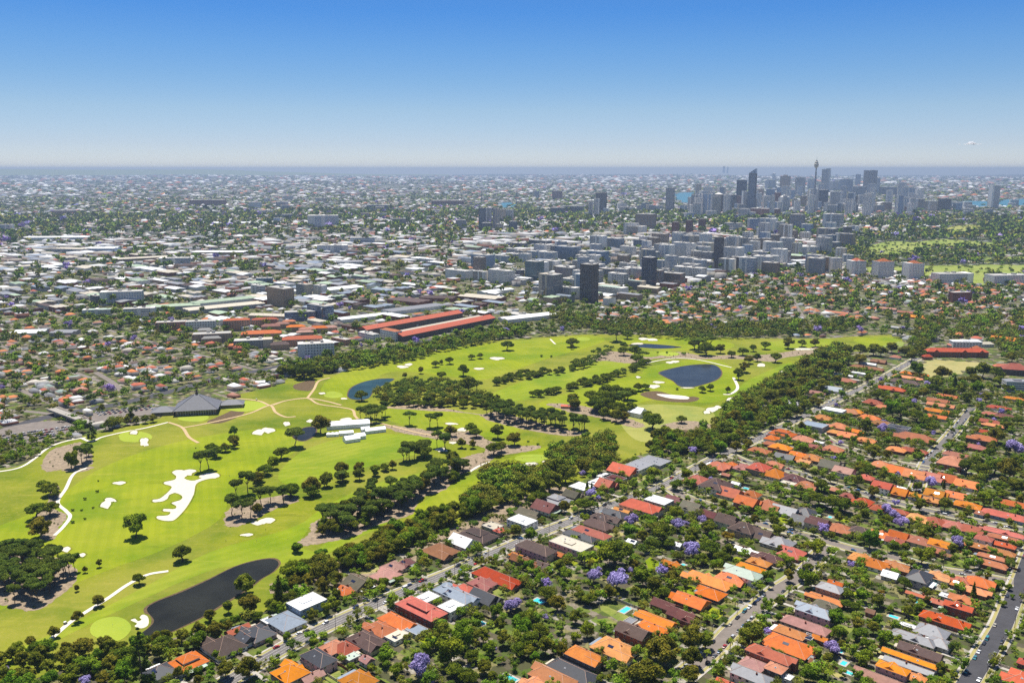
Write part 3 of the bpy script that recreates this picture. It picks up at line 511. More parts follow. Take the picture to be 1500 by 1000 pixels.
for cx, cy, ph in ((268, 698, "the big white star-shaped bunker"), (158, 738, "the small pair of white bunkers"), (173, 707, "the tiny oval bunker"), (310, 868, "the long dark pond"), (163, 920, "the lime putting green"), (205, 911, "the kidney bunker by the pond"), (390, 765, "the kidney bunker under the trees"), (100, 640, "the mulched mound"), (95, 745, "the curving white path"),
                   (180, 862, "the pale buggy path"), (110, 800, "the paired bunkers by the pine grove"), (20, 850, "the pine grove"), (210, 647, "the bunker pair below the clubhouse"), (385, 631, "the cloud-shaped bunker"), (510, 625, "the long white marquee"), (445, 635, "the small dark pond"), (520, 570, "the teal pond"), (640, 580, "the dark central grove"), (800, 615, "the tall bare-trunk pines"),
                   (730, 600, "the pink-edged fairway"), (660, 625, "the broken bunkers"), (530, 730, "the long mulched grove"), (650, 700, "the grove by the sandy bend"), (780, 680, "the triple white bunkers"), (600, 820, "the rear golf boundary"), (250, 590, "the pyramid-roofed clubhouse"), (400, 570, "the junction of sandy tracks"), (342, 610, "the brown heath strip"), (932, 607, "the white tent"), (1012, 549, "the round blue lake"),
                   (960, 505, "the narrow dark pond"), (990, 585, "the brown sand heap"), (1076, 560, "the white winding path"), (1045, 600, "the forked sand scrape"), (1000, 632, "the twin small greens"), (1155, 543, "the far-end bunker"), (900, 512, "the bare sandy patch"), (880, 590, "the fig clump"), (760, 555, "the two-row fairway"), (700, 525, "the far fairway bunker"), (580, 505, "the expressway tree belt"), (840, 495, "the far mound"), (1150, 600, "the roadside wood"),
                   (1210, 520, "the sandy corner of the course"), (1395, 510, "the long red-brick school"), (1410, 540, "the yellowed playing field"), (1399, 557, "the black conical cypress"), (1490, 560, "the louvred white block"), (1320, 545, "the upper end of the long road"), (1190, 618, "the bend by the lane"), (1420, 600, "the closed end of the side street"), (1375, 665, "the foot of the side street"), (1240, 655, "the lane"), (1160, 690, "the back street's upper bend"),
                   (1300, 733, "the back street's middle"), (1440, 762, "the back street's lower end"), (1050, 668, "the big road junction"), (970, 710, "the cross-street mouth"), (1110, 765, "the cross-street bend"), (1200, 792, "the wide street's top"), (1330, 822, "the cross street's long straight"), (1470, 850, "the corner with the dark street"), (1105, 895, "the wide street"), (1050, 945, "the wide street's near end"), (1450, 930, "the dark asphalt street"),
                   (1420, 980, "the dark street's near end"), (615, 890, "the big red-brick flats"), (660, 882, "the white curved flats"), (830, 790, "the flat-roofed pink-walled house"), (785, 800, "the purple-brown pink villa"), (955, 675, "the large white modern house"), (448, 880, "the pale blue modern block"), (280, 950, "the red pop-up roofed villa"), (470, 955, "the pink two-storey villa"), (645, 800, "the rusty brown bungalow"),
                   (790, 880, "the blue backyard pool"), (745, 992, "the turquoise corner pool"), (1000, 827, "the pale lawn by the pool"), (890, 900, "the plain back lawns"), (913, 925, "the dark-brown brick villa"), (900, 945, "the great orange roof"), (1180, 790, "the lime street tree"), (1365, 855, "the pale blue pool"), (1340, 880, "the deep blue pool"), (1310, 903, "the green garden pool"), (1480, 985, "the red corner roof"), (1390, 925, "the mottled grey roof"),
                   (1290, 680, "the small lane corner"), (1395, 675, "the square red-brick house"), (1460, 690, "the tall dark conifer"), (1480, 745, "the white-banded red terrace"), (1050, 705, "the brown villa with white verandah"), (1150, 745, "the white and grey gables"), (1220, 750, "the dense dark garden wood"), (1340, 640, "the broad red roof"), (1370, 595, "the stacked orange roofs"), (1450, 620, "the long red terrace row"),
                   (1310, 560, "the parallel orange roofs"), (1270, 540, "the rusty long roof"), (1180, 640, "the first red roof on the road"), (30, 970, "the bottom corner wood"), (120, 960, "the pink paved pad"), (215, 975, "the lone norfolk pine"), (680, 975, "the deep garden wood"), (1300, 985, "the long pink roof"), (1290, 940, "the long orange terrace")):
    mark(cx, cy, ph)
# ================================================================ HOUSES
FOOT = []    # (x, y, half u, half v) footprints in street-grid axes, for keeping trees off
def infoot(x, y, pad):
    x = np.asarray(x); y = np.asarray(y); u = x * UB[0] + y * UB[1]; v = x * UA[0] + y * UA[1]; r = np.zeros(x.shape, bool)
    for fx, fy, hu, hv in FOOT:
        fu = fx * UB[0] + fy * UB[1]; fv = fx * UA[0] + fy * UA[1]; r |= (abs(u - fu) < hu + pad) & (abs(v - fv) < hv + pad)
    return r
def onroad(x, y, pad):
    x = np.asarray(x); y = np.asarray(y); r = np.zeros(x.shape, bool)
    for w, hw in ROADS:
        for a, b in zip(w[:-1], w[1:]):
            d = b - a; l2 = (d ** 2).sum(); t = np.clip(((x - a[0]) * d[0] + (y - a[1]) * d[1]) / l2, 0, 1)
            r |= (x - a[0] - t * d[0]) ** 2 + (y - a[1] - t * d[1]) ** 2 < (hw + pad) ** 2
    return r
WINM = MB().box(-.5, .5, -.06, .03, -.5, .5, 0).box(-.43, .43, -.09, -.05, -.42, .42, 1).mesh('window', [M['frame'], M['glass']])
DOORM = MB().box(-.5, .5, -.07, .03, 0, 1, 0).mesh('door', [M['bark_dark']])
CHIM = MB().box(-.45, .45, -.35, .35, -1.2, 1.6).box(-.55, .55, -.45, .45, 1.6, 1.8).box(-.25, -.02, -.15, .15, 1.8, 2.2).box(.05, .28, -.15, .15, 1.8, 2.2).mesh('chimney', M['wall_brick'])
SKYL = MB().box(-.6, .6, -.45, .45, 0, .18, 0).box(-.5, .5, -.36, .36, .18, .2, 1).mesh('skylight', [M['frame'], M['gl_grey']])
ACM = MB().box(-.5, .5, -.4, .4, 0, .8).cyl(0, 0, .8, .86, .3, 10).mesh('air_conditioner', M['metal'])
def hip(m, cap, x0, x1, y0, y1, z, pitch, ov=0.55, gable=None, mi=0):
    """hipped or gabled roof over a rectangle; ridge and hip lines go to cap"""
    X0, X1, Y0, Y1 = x0 - ov, x1 + ov, y0 - ov, y1 + ov; w, d = X1 - X0, Y1 - Y0; lx = w >= d; h = min(w, d) / 2 * math.tan(RAD(pitch)); s = min(w, d) / 2
    if gable is not None and gable in 'xy': lx = gable == 'x'; s = 0.001; h = (d if lx else w) / 2 * math.tan(RAD(pitch))
    cx, cy = (X0 + X1) / 2, (Y0 + Y1) / 2
    if lx: R0, R1 = (X0 + min(s, w / 2 - .05), cy, z + h), (X1 - min(s, w / 2 - .05), cy, z + h)
    else: R0, R1 = (cx, Y0 + min(s, d / 2 - .05), z + h), (cx, Y1 - min(s, d / 2 - .05), z + h)
    v = [(X0, Y0, z), (X1, Y0, z), (X1, Y1, z), (X0, Y1, z), R0, R1, (X0, Y0, z - .18), (X1, Y0, z - .18), (X1, Y1, z - .18), (X0, Y1, z - .18)]
    f = ([(0, 1, 5, 4), (1, 2, 5), (2, 3, 4, 5), (3, 0, 4)] if lx else [(0, 1, 4), (1, 2, 5, 4), (2, 3, 5), (3, 0, 4, 5)])
    m.add(v, f, mi); m.add(v, [(0, 6, 7, 1), (1, 7, 8, 2), (2, 8, 9, 3), (3, 9, 6, 0), (6, 9, 8, 7)], 1)
    if cap is not None:
        u = Vector((0, 0, .04)); R0v, R1v = Vector(R0) + u, Vector(R1) + u; cap.bar(R0v, R1v, .13, n=4)
        c4 = [Vector(q) + u for q in v[:4]]
        if gable is None or gable not in 'xy':
            for q, r in ((0, 0), (3, 0), (1, 1), (2, 1)) if lx else ((0, 0), (1, 0), (3, 1), (2, 1)): cap.bar(c4[q], (R0v, R1v)[r], .11, n=4)
    return h
def wallcol(rc, r):
    base = {'o': ['brick', 'cream', 'dark', 'brick', 'white'], 'r': ['brick', 'cream', 'brick', 'white', 'dark'], 'p': ['cream', 'pink', 'white'], 'b': ['cream', 'white', 'tan'], 'k': ['white', 'grey', 'dark', 'cream'], 'g': ['white', 'grey', 'cream'],
            'w': ['white', 'cream', 'white'], 'n': ['dark', 'brick', 'tan'], 't': ['dark', 'brick'], 'c': ['white', 'cream'], 'e': ['white', 'cream'], 'l': ['white', 'blue', 'cream'], 'm': ['cream', 'brick', 'white']}[rc]
    return base[r.randrange(len(base))]
WN = dict(cream='cream walls', brick='brick walls', dark='dark walls', white='white walls', pink='pink walls', grey='grey walls', blue='pale blue walls', tan='tan walls')
def house(x, y, L_, W_, rc, typ='h', st=1, wall=None, ang=ANG_B, detail=1, cat='house', name='house', look=None, group='houses of the suburb'):
    r = random.Random(int(x * 13.7) ^ int(y * 7.1)); e = empty(name, (x, y), ang); hz = 3.1 * st; wc = wall or wallcol(rc, r); wm = M['wall_' + wc]
    hx, hy = L_ / 2, W_ / 2; m = MB(); roof = MB(); cap = MB(); FOOT.append((x, y, hx, hy)); pitch = r.uniform(26, 34)
    m.box(-hx, hx, -hy, hy, 0, hz); rz = hz; rh = 0
    rmats = [M['roof_' + rc], M['fascia']]
    extra = []
    if typ == 'f':
        m2 = MB(); roof.box(-hx + .25, hx - .25, -hy + .25, hy - .25, hz, hz + .12, 0)
        for a in ((-hx - .03, hx + .03, -hy - .03, -hy + .25), (-hx - .03, hx + .03, hy - .25, hy + .03), (-hx - .03, -hx + .25, -hy + .25, hy - .25), (hx - .25, hx + .03, -hy + .25, hy - .25)): roof.box(*a, hz - .3, hz + .45, 1)
        if L_ > 9 and r.random() < .6: roof.box(-hx * .3, hx * .2, -hy * .4, hy * .3, hz + .13, hz + .9, 0)
        rh = .3
    elif typ == 'u':
        hip(roof, cap, -hx, hx, -hy, hy, hz, 22); rh = min(hx, hy) * .4
        ux, uy = hx * .55, hy * .55; z2 = hz + 3.0
        m.box(-ux, ux, -uy, uy, hz - .2, z2); hip(roof, cap, -ux, ux, -uy, uy, z2, 24)
        if detail: extra.append((-uy, z2 - 1.1, ux))
    else:
        g = None
        if typ == 'g': g = 'x' if L_ >= W_ * .8 else 'y'
        rh = hip(roof, cap, -hx, hx, -hy, hy, hz, pitch, gable=g)
        if g:   # gable ends
            sx = hx if g == 'x' else hy; sy = (hy if g == 'x' else hx); gh = (sy + .55) * math.tan(RAD(pitch)) * sy / (sy + .55)
            for s in (-1, 1):
                pts = [(-sy, hz), (sy, hz), (0, hz + gh - .1)]
                a = [((s * sx, p, z) if g == 'x' else (p, s * sx, z)) for p, z in pts]; b = [((s * (sx - .2), p, z) if g == 'x' else (p, s * (sx - .2), z)) for p, z in pts]
                m.add(a + b, [(0, 1, 2), (5, 4, 3), (0, 3, 4, 1), (1, 4, 5, 2), (2, 5, 3, 0)])
        if min(L_, W_) > 7.5 and detail and r.random() < .75 and typ != 'H':    # projecting gabled front or back wing
            s = r.choice((-1, 1)); wy = hy * r.uniform(.42, .6); oy = r.choice((-1, 1)) * (hy - wy - .01) * .98; px_ = r.uniform(1.4, 2.6)
            x0, x1 = (hx * .3, hx + px_) if s > 0 else (-hx - px_, -hx * .3)
            m.box(min(x0, x1), max(x0, x1), oy - wy + .15, oy + wy - .15, 0, hz - .03); hip(roof, cap, x0, x1, oy - wy, oy + wy, hz + .03, pitch, gable='x', mi=0)
            xe = x1 if s > 0 else x0; gw = wy - .15; gh = gw * math.tan(RAD(pitch)); xi = xe - s * .2
            m.add([(xe, oy - gw, hz - .03), (xe, oy + gw, hz - .03), (xe, oy, hz + gh), (xi, oy - gw, hz - .03), (xi, oy + gw, hz - .03), (xi, oy, hz + gh)], [(0, 1, 2), (5, 4, 3), (0, 3, 4, 1), (1, 4, 5, 2), (2, 5, 3, 0)])
        if min(L_, W_) > 7 and detail and r.random() < .45:   # dormer gable across the ridge
            dx = r.uniform(-.3, .3) * hx; wy = min(2.6, hx * .4); hip(roof, cap, dx - wy, dx + wy, -hy + .4, hy - .4, hz + .5, pitch + 2, ov=.3, gable='y')
            m.box(dx - wy + .2, dx + wy - .2, -hy + .3, hy - .3, hz - .1, hz + .45)
    m.build('wall', wm, e); ro = roof.build('roof', rmats, e)
    if cap.v: cap.build('ridge_capping', M['trim'], ro)
    if detail and typ in 'hgHu' and r.random() < .55: inst('chimney', CHIM, ro, (r.uniform(-.5, .5) * hx, r.uniform(-.4, .4) * hy, hz + rh * .5), r.choice((0, math.pi / 2)))
    if detail > 1:
        for lv in range(st):
            zc = 1.65 + 3.1 * lv
            for sy_ in (-1, 1):
                n = max(1, int(L_ / 4.2))
                for i in range(n): inst('window', WINM, e, (-hx + L_ * (i + .5) / n + r.uniform(-.4, .4), sy_ * (hy + .01), zc), 0 if sy_ < 0 else math.pi, (r.choice((1.2, 1.6, 2.0)), 1, 1.35))
            for sx_ in (-1, 1):
                n = max(1, int(W_ / 4.5))
                for i in range(n):
                    yy = -hy + W_ * (i + .5) / n
                    if lv == 0 and i == n // 2 and sx_ > 0: inst('door', DOORM, e, (sx_ * (hx + .01), yy, 0), math.pi / 2, (1.1, 1, 2.2))
                    else: inst('window', WINM, e, (sx_ * (hx + .01), yy, zc), math.pi / 2 if sx_ > 0 else -math.pi / 2, (r.choice((1.5, 2.2)), 1, 1.35))
        for yo, z, ux in extra:
            for sx_ in (-.5, .5): inst('window', WINM, e, (sx_ * ux, yo - .01, z), 0, (1.5, 1, 1.1))
        if typ == 'f' and r.random() < .7:
            for k in range(r.randint(1, 3)): inst('air_conditioner', ACM, ro, (r.uniform(-.6, .6) * hx, r.uniform(-.5, .5) * hy, hz + .13), r.random())
        if typ in 'hgf' and r.random() < .12:
            tilt = 0 if typ == 'f' else RAD(pitch); s = inst('solar_panel', MB().box(-2, 2, -.95, .95, .12, .2).mesh('solar_panel', M['solar']), ro, (r.uniform(-.3, .3) * hx, -hy * .45, hz + (.15 if typ == 'f' else (hy + .55) * math.tan(tilt) * .55 + .05)), 0); s.rotation_euler = (tilt, 0, 0)
        elif typ in 'hg' and r.random() < .35:
            s = inst('skylight', SKYL, ro, (hx * r.uniform(-.3, .3), -hy * .5, hz + (hy * .5 + .55) * math.tan(RAD(pitch)) - .02), 0); s.rotation_euler = (RAD(pitch), 0, 0)
        if typ in 'hgu' and r.random() < .45:   # lean-to at the back
            wy = hy * r.uniform(.5, .9); dx = r.uniform(2.5, 4); s = -1 if r.random() < .7 else 1; v = MB()
            x0, x1 = s * (hx + .6), s * (hx + dx); v.add([(x0, -wy, 2.75), (x1, -wy, 2.45), (x1, wy, 2.45), (x0, wy, 2.75), (x0, -wy, 2.65), (x1, -wy, 2.35), (x1, wy, 2.35), (x0, wy, 2.65)], [(0, 1, 2, 3), (7, 6, 5, 4), (0, 4, 5, 1), (1, 5, 6, 2), (2, 6, 7, 3), (3, 7, 4, 0)])
            for q in (-wy + .1, wy - .1): v.box(min(x1, x1 - s * .15), max(x1, x1 - s * .15), q - .07, q + .07, 0, 2.36)
            v.build('verandah', M['roof_' + r.choice('wgcle')], e)
    nm = {'h': 'hipped', 'H': 'hipped', 'g': 'gabled', 'f': 'flat-roofed', 'u': 'pop-up roofed'}[typ]; q = {1: '', 2: 'two-storey ', 3: 'three-storey '}.get(st, '')
    pxx, pyy = PX(x, y, hz + rh * .5)
    lab(e, look or f"{RN[rc]} {nm} {q}house", float(pxx), float(pyy), cat, group); return e
HD = """A 250 833 6
150 800 170 170 r u | 470 660 200 180 b h | 590 520 60 130 r g | 760 545 190 140 k h 1 pink | 660 600 110 100 k g 1 white | 1010 440 210 150 l h 1 white | 870 430 80 80 w f | 1195 270 150 180 w f 2 blue | 1300 760 210 110 k h 2 pink | 1050 890 180 150 o h 2 tan | 1240 930 80 130 p g | 1430 670 130 120 r h
B0 0 833 6
1400 885 150 150 k h
B 500 833 6
150 110 150 140 n g | 30 180 100 80 r h | 390 40 130 140 p h | 700 330 330 120 r u 2 brick | 740 240 110 140 w f 2 white | 965 310 120 120 w f 2 white | 1000 200 290 100 l h 2 white | 1090 165 130 90 r h | 1240 110 150 110 p h | 1370 60 330 110 r h | 1260 235 180 110 k g | 480 440 230 100 o h 1 tan | 660 515 110 90 l f | 340 510 180 110 o h | 490 565 110 120 c f | 220 610 220 130 b h 1 cream | 30 680 140 110 r h | 80 745 90 80 e f | 225 780 70 60 p g | 150 960 190 150 o h
C 750 833 6
360 935 290 130 o h | 530 880 330 120 k h | 630 740 220 110 o h 2 dark | 900 680 250 160 o h | 1070 530 200 110 b g 2 brick | 1270 430 250 80 o g | 1230 500 180 85 o h | 1040 440 60 70 g f | 1340 300 150 80 m g | 1450 370 90 90 m g | 190 985 100 100 o h
D 1000 833 6
230 85 300 110 o h | 420 70 170 120 o h | 530 20 220 100 e h 2 white | 250 200 160 110 o h | 80 265 200 120 o g | -30 240 110 60 o g | 40 410 110 90 m g | 1300 150 150 80 g h 2 tan | 1350 110 90 40 o g | 1260 250 220 60 o h | 1250 300 130 70 n h 2 grey | 1170 355 220 95 l h 2 pink | 1080 480 290 85 p h | 950 540 190 85 o h | 1110 580 60 70 k f | 1210 595 90 40 o g | 930 655 290 160 o h | 770 730 280 95 r h 2 brick | 620 820 150 110 p h | 820 850 110 85 r h 2 dark | 610 915 240 100 g h 2 white | 390 990 130 60 r g | 1180 805 80 50 t g | 920 930 70 60 w f
E 1250 833 6
330 40 90 70 w g | 580 50 120 140 k h 2 grey | 750 50 120 90 o h | 1100 105 150 100 o h | 960 90 90 80 r h | 1080 180 130 70 o h | 915 110 60 80 o h | 980 260 170 75 o g | 820 220 80 60 w f | 600 225 180 28 r g | 760 280 70 50 r g | 930 315 160 60 r g 2 brick | 790 430 260 85 r h | 980 480 50 40 r g | 480 480 140 45 w f | 690 535 180 120 g h | 530 590 260 80 g h | 760 630 130 100 g h | 590 710 250 80 b g | 500 770 330 45 o g | 490 835 290 50 g g | 350 850 180 75 o h 2 pink | 550 940 110 75 o h | 240 950 290 85 p h | 1470 940 140 170 r h | 1500 800 60 60 r h | 155 360 50 40 t g | 60 730 70 50 w f
F 500 666 6
870 830 190 140 t h 1 dark | 1070 750 160 110 w g 1 white | 1200 690 220 130 b u | 1330 610 110 80 c f | 1390 650 60 50 r h | 460 970 130 110 p h | 560 935 80 90 m h
G 750 666 6
90 560 160 100 w f 2 white | 150 515 150 110 n g | 300 450 150 110 m g 1 white | 390 385 160 120 g u | 530 340 100 70 n g | 610 265 120 100 w f | 740 220 60 110 w f | 810 170 60 80 w f | 830 255 100 110 r g | 900 190 130 80 m f | 985 125 170 120 r g | 1110 80 130 160 g f 2 white | 1250 40 170 120 g f | 1130 440 240 105 r h 2 cream | 1290 385 150 100 w f 2 cream | 1420 380 90 70 m g | 970 475 110 30 o g | 900 505 150 65 k h | 780 540 130 75 b h | 885 560 110 60 b g | 750 600 190 85 b h | 700 670 250 75 r h | 595 700 230 55 k h | 520 765 250 120 c f 2 pink | 210 805 250 95 b h 2 pink | 350 835 190 45 o g | 110 920 200 65 t g | 270 970 90 80 b g | 30 865 80 45 o h | 1410 950 110 60 o g | 1060 750 60 40 w g | 1460 775 50 40 w g
H 1000 666 6
310 90 130 100 r h | 430 78 70 60 r h | 525 100 95 95 p h | 670 100 120 105 r h 2 tan | 130 215 140 120 r h | 290 250 155 145 b h 2 white | 810 160 120 110 o h | 385 165 50 30 r g | 470 240 50 30 w g | 975 200 120 90 m h | 930 235 90 45 c f | 1090 260 120 85 r h | 420 330 130 105 r g | 610 335 100 70 r h | 570 400 130 105 r g 2 brick | 750 440 140 125 r h | 900 480 155 100 g g | 1080 495 120 110 k h | 1030 565 95 95 k g | 1200 580 115 95 m g 2 cream | 1380 640 140 100 r h | 80 450 120 105 n g 2 white | 220 510 120 65 m g | 390 560 120 100 b g 2 cream | 540 630 155 120 b h 2 tan | 700 700 120 105 b g | 850 760 160 125 g h | 960 850 140 120 r h | 590 840 190 55 w g | 750 890 170 80 m h | 670 930 140 70 o h | 600 975 170 55 o h | 1320 290 60 50 r h | 1455 350 90 50 r h | 1140 20 110 70 o h | 1080 55 70 50 o g | 1300 80 115 105 n g 2 tan | 1420 130 115 85 p g 2 white | 980 20 100 50 o g | 900 10 120 60 k g | 1220 40 50 40 o h
I 1250 666 6
870 50 140 140 r h 2 brick | 240 80 110 80 o h | 390 130 115 100 o g 1 white | 540 170 120 100 o g 1 white | 690 190 105 100 r g | 825 205 105 100 r g | 1000 250 130 100 o g 1 white | 110 190 90 60 r h | 260 260 110 85 r g 2 white | 400 320 105 85 o g | 420 285 70 35 w g | 530 345 90 50 o g | 720 335 110 90 o g 1 white | 690 390 90 50 o g | 910 350 110 80 o g | 1000 430 150 80 o h | 90 405 100 90 r h | 230 460 100 80 r h | 410 490 90 50 r h | 555 545 110 105 o h | 710 580 120 105 r h | 885 610 120 105 r h | 1045 650 100 85 r g 1 white | 1330 520 260 75 r h 1 blue | 1440 430 200 65 r h 1 white | 1110 500 50 40 r h 1 blue | 1320 670 230 55 r h | 1330 720 190 45 o h | 1150 720 95 65 r h 2 white | 1300 775 160 45 r h | 1170 810 320 55 o h | 1220 885 160 45 r h | 1220 945 170 70 r h | 1070 920 70 40 w f | 245 690 95 85 o h | 60 670 150 100 b h | 400 700 110 75 r g | 370 745 110 60 r g | 580 745 125 85 r h | 760 770 115 75 o g 2 white | 730 830 90 55 o g | 845 875 50 30 t g | 55 890 110 100 o h | 175 940 155 105 o h | 370 960 145 85 o h
J 1000 500 6
880 800 150 85 r u | 1060 850 120 75 r h | 670 950 130 60 r h | 860 920 130 70 o h 2 brick | 770 890 90 40 r h | 1000 980 120 50 o h | 1160 720 140 90 l f 2 grey | 1230 665 110 60 o h | 1330 590 130 70 w f 2 white | 1470 610 110 60 o h | 1370 740 110 70 o h | 1350 790 100 45 o h | 1460 820 100 65 o g | 1320 940 120 70 o h | 1170 920 120 50 r h | 1180 872 90 35 w f | 850 580 110 55 g h | 940 530 110 40 g g | 820 610 70 40 b h | 1170 445 110 40 p h | 1290 410 160 60 l g | 1440 340 110 50 r h | 1430 290 150 40 w f
K 1250 500 6
120 225 200 40 t h | 50 270 90 35 w f | 130 190 100 20 w g | 230 170 80 38 t g | 20 330 80 28 c f | 530 280 160 32 o h | 470 310 170 32 o h | 450 350 170 45 b h | 340 412 150 45 r h | 350 380 100 30 k g | 170 530 110 58 r h | 270 570 100 48 o h | 20 610 90 48 o h | 140 665 125 58 o h | 250 715 125 58 t h | 400 740 130 58 k f 2 white | 20 780 100 48 o h | 110 860 115 58 o h | 540 840 220 90 r h | 380 940 110 65 o h | 530 950 160 55 r h | 830 480 110 38 r g | 740 515 120 38 r g | 770 555 160 38 o g | 740 605 140 38 o g | 740 655 110 45 o g | 1270 575 125 42 r h | 1240 635 140 42 r h | 1330 650 120 40 m h | 1190 695 140 42 r h | 1240 730 130 38 o h | 1150 785 110 38 r h | 1140 845 150 75 o h 2 dark | 1070 920 125 55 r h | 1410 495 115 28 o h | 370 130 60 38 r h | 440 85 60 24 r h | 890 985 130 48 r h
L 1100 400 3.333
100 800 40 34 o h | 110 930 60 40 o h | 520 220 50 14 o g | 790 210 70 18 o g | 330 60 60 12 r g | 420 190 80 14 o g | 240 60 60 14 r g | 600 45 10 8 w g | 760 190 60 14 r g | 1240 320 90 28 o g | 1190 215 36 16 p h | 910 205 30 12 p h | 830 268 36 14 r h | 900 258 34 12 o g | 760 265 60 14 k h | 1090 265 50 20 k g | 690 260 50 12 g g | 1035 290 30 12 m h | 660 170 70 12 p g | 560 130 60 12 g g | 1270 250 36 14 p h | 990 75 50 24 p h | 820 78 60 14 p g | 1150 90 80 12 p g | 880 130 100 12 c g | 1040 60 60 10 o g"""
def build_houses():
    ox = oy = s = 0
    for line in HD.split('\n'):
        if '|' not in line and len(line.split()) == 4: _, ox, oy, s = line.split(); ox, oy, s = float(ox), float(oy), float(s); continue
        for it in line.split('|'):
            t = it.split(); cx, cy, l, w = map(float, t[:4]); rc, typ = t[4], t[5]; st = int(t[6]) if len(t) > 6 else 1; wall = t[7] if len(t) > 7 else None
            px, py = ox + cx / s, oy + cy / s; z = 3.1 * st + 1.2; x, y = G(px, py, z); k = mpp(px, py)
            L_ = l / s * k / 0.743; W_ = w / s * k / 0.669
            dist = math.hypot(x, y); house(x, y, max(3, L_ * 1.03), max(3, W_ * 1.03), rc, typ, st, wall, detail=2 if dist < 1000 else 1 if dist < 1500 else 0)
build_houses()
VENT = MB().box(-.6, .6, -1.2, 1.2, -.1, .5).mesh('roof_vent', M['metal'])
def shed(x, y, L_, W_, h, rc, look, teeth=1, ang=ANG_B, wall='wall_white', pitch=9, name='warehouse', cat='warehouse', group='warehouses'):
    """a shed with one or more low gables"""
    e = empty(name, (x, y), ang); hx, hy = L_ / 2, W_ / 2; MB().box(-hx, hx, -hy, hy, 0, h).build('wall', M[wall], e); m = MB(); n = teeth; w = W_ / n
    for i in range(n):
        y0 = -hy + w * i; rh = w / 2 * math.tan(RAD(pitch)); a, b = y0 - (.3 if i == 0 else 0), y0 + w + (.3 if i == n - 1 else 0); c = (y0 + y0 + w) / 2
        m.add([(-hx - .3, a, h + .02), (hx + .3, a, h + .02), (hx + .3, c, h + rh), (-hx - .3, c, h + rh), (hx + .3, b, h + .02), (-hx - .3, b, h + .02)], [(0, 1, 2, 3), (3, 2, 4, 5), (1, 4, 2), (0, 3, 5)])
    ro = m.build('roof', M[rc], e); r = random.Random(int(x)); k = MB()
    for i in range(min(4, int(L_ / 14)) if L_ > 60 or name != 'warehouse' else 0):
        cx = -hx + L_ * (i + .5) / min(4, int(L_ / 14)); cy = -hy + w * .28; zz = h + w * .28 * math.tan(RAD(pitch)); inst('roof_vent', VENT, ro, (cx, cy, zz))
    if L_ > 20: MB().box(-2.6, 2.6, -hy - .06, -hy + .02, 0, 4.2).build('roller_door', M['metal'], e)
    q = PX(x, y, h); lab(e, look, float(q[0]), float(q[1]), cat, group); return e
# ================================================================ THE CLUB, THE SCHOOL AND OTHER SINGLE BUILDINGS
def P3(c, s, x, y, z=0.0): return G(c[0] + x / s, c[1] + y / s, z)
def clubhouse():
    c = (0, 400); x, y = P3(c, 3, 868, 580, 8); e = empty('clubhouse', (x, y), RAD(12)); slate = M['roof_g2']; h = 7
    MB().box(-24, 24, -17, 17, 0, h).build('wall', M['wall_tan'], e); MB().box(-22, 22, -17.25, -17.02, 1, h - .8).box(24.02, 24.25, -15, 15, 1, h - .8).build('window_band', M['glass'], e)
    m = MB(); X, Y = 27, 22; v = [(-X, -Y, h), (X, -Y, h), (X, Y, h), (-X, Y, h), (-3, -2.5, h + 15), (3, -2.5, h + 15), (3, 2.5, h + 15), (-3, 2.5, h + 15)]
    m.add(v, [(0, 1, 5, 4), (1, 2, 6, 5), (2, 3, 7, 6), (3, 0, 4, 7), (4, 5, 6, 7), (3, 2, 1, 0)])
    for a, b in ((0, 4), (1, 5), (2, 6), (3, 7)): m.bar(Vector(v[a]) + Vector((0, 0, .1)), Vector(v[b]) + Vector((0, 0, .1)), .3, n=4)
    ro = m.build('roof', slate, e); MB().box(-1.6, 1.6, -1.6, 1.6, h + 14, h + 18.5).box(-.9, .9, -.9, .9, h + 18.5, h + 22).build('chimney', M['wall_dark'], ro)
    k = MB()
    for i in range(15): k.bar((-21 + i * 3, -18.5, 0), (-21 + i * 3, -18.5, h - .1), .2, n=6)
    k.build('verandah_posts', M['frame'], e)
    for cx, cy, L_, W_, px_, py_ in ((-40, -2, 26, 20, 0, 0), (40, 16, 28, 18, 0, 0)):
        MB().box(cx - L_ / 2, cx + L_ / 2, cy - W_ / 2, cy + W_ / 2, 0, 4.6).build('wing_wall', M['wall_tan'], e); w = MB(); hip(w, None, cx - L_ / 2, cx + L_ / 2, cy - W_ / 2, cy + W_ / 2, 4.6, 24, ov=1.5); w.build('wing_roof', [slate, M['fascia']], e)
        MB().box(cx - L_ / 2 + 1, cx + L_ / 2 - 1, cy - W_ / 2 - .2, cy - W_ / 2 - .02, 1, 3.6).build('wing_window_band', M['glass'], e)
    tag(e, "grey pyramid-roofed golf clubhouse with glazed front and two lower wings", "clubhouse")
M['roof_g2'] = plain('slate_grey_roof', (.16, .16, .175), .6, .12, .3, 0, fine=.25)
clubhouse()
M['tent'] = plain('white_tent_canvas', (.8, .8, .82), .6, .04, .3, 0, fine=.06)
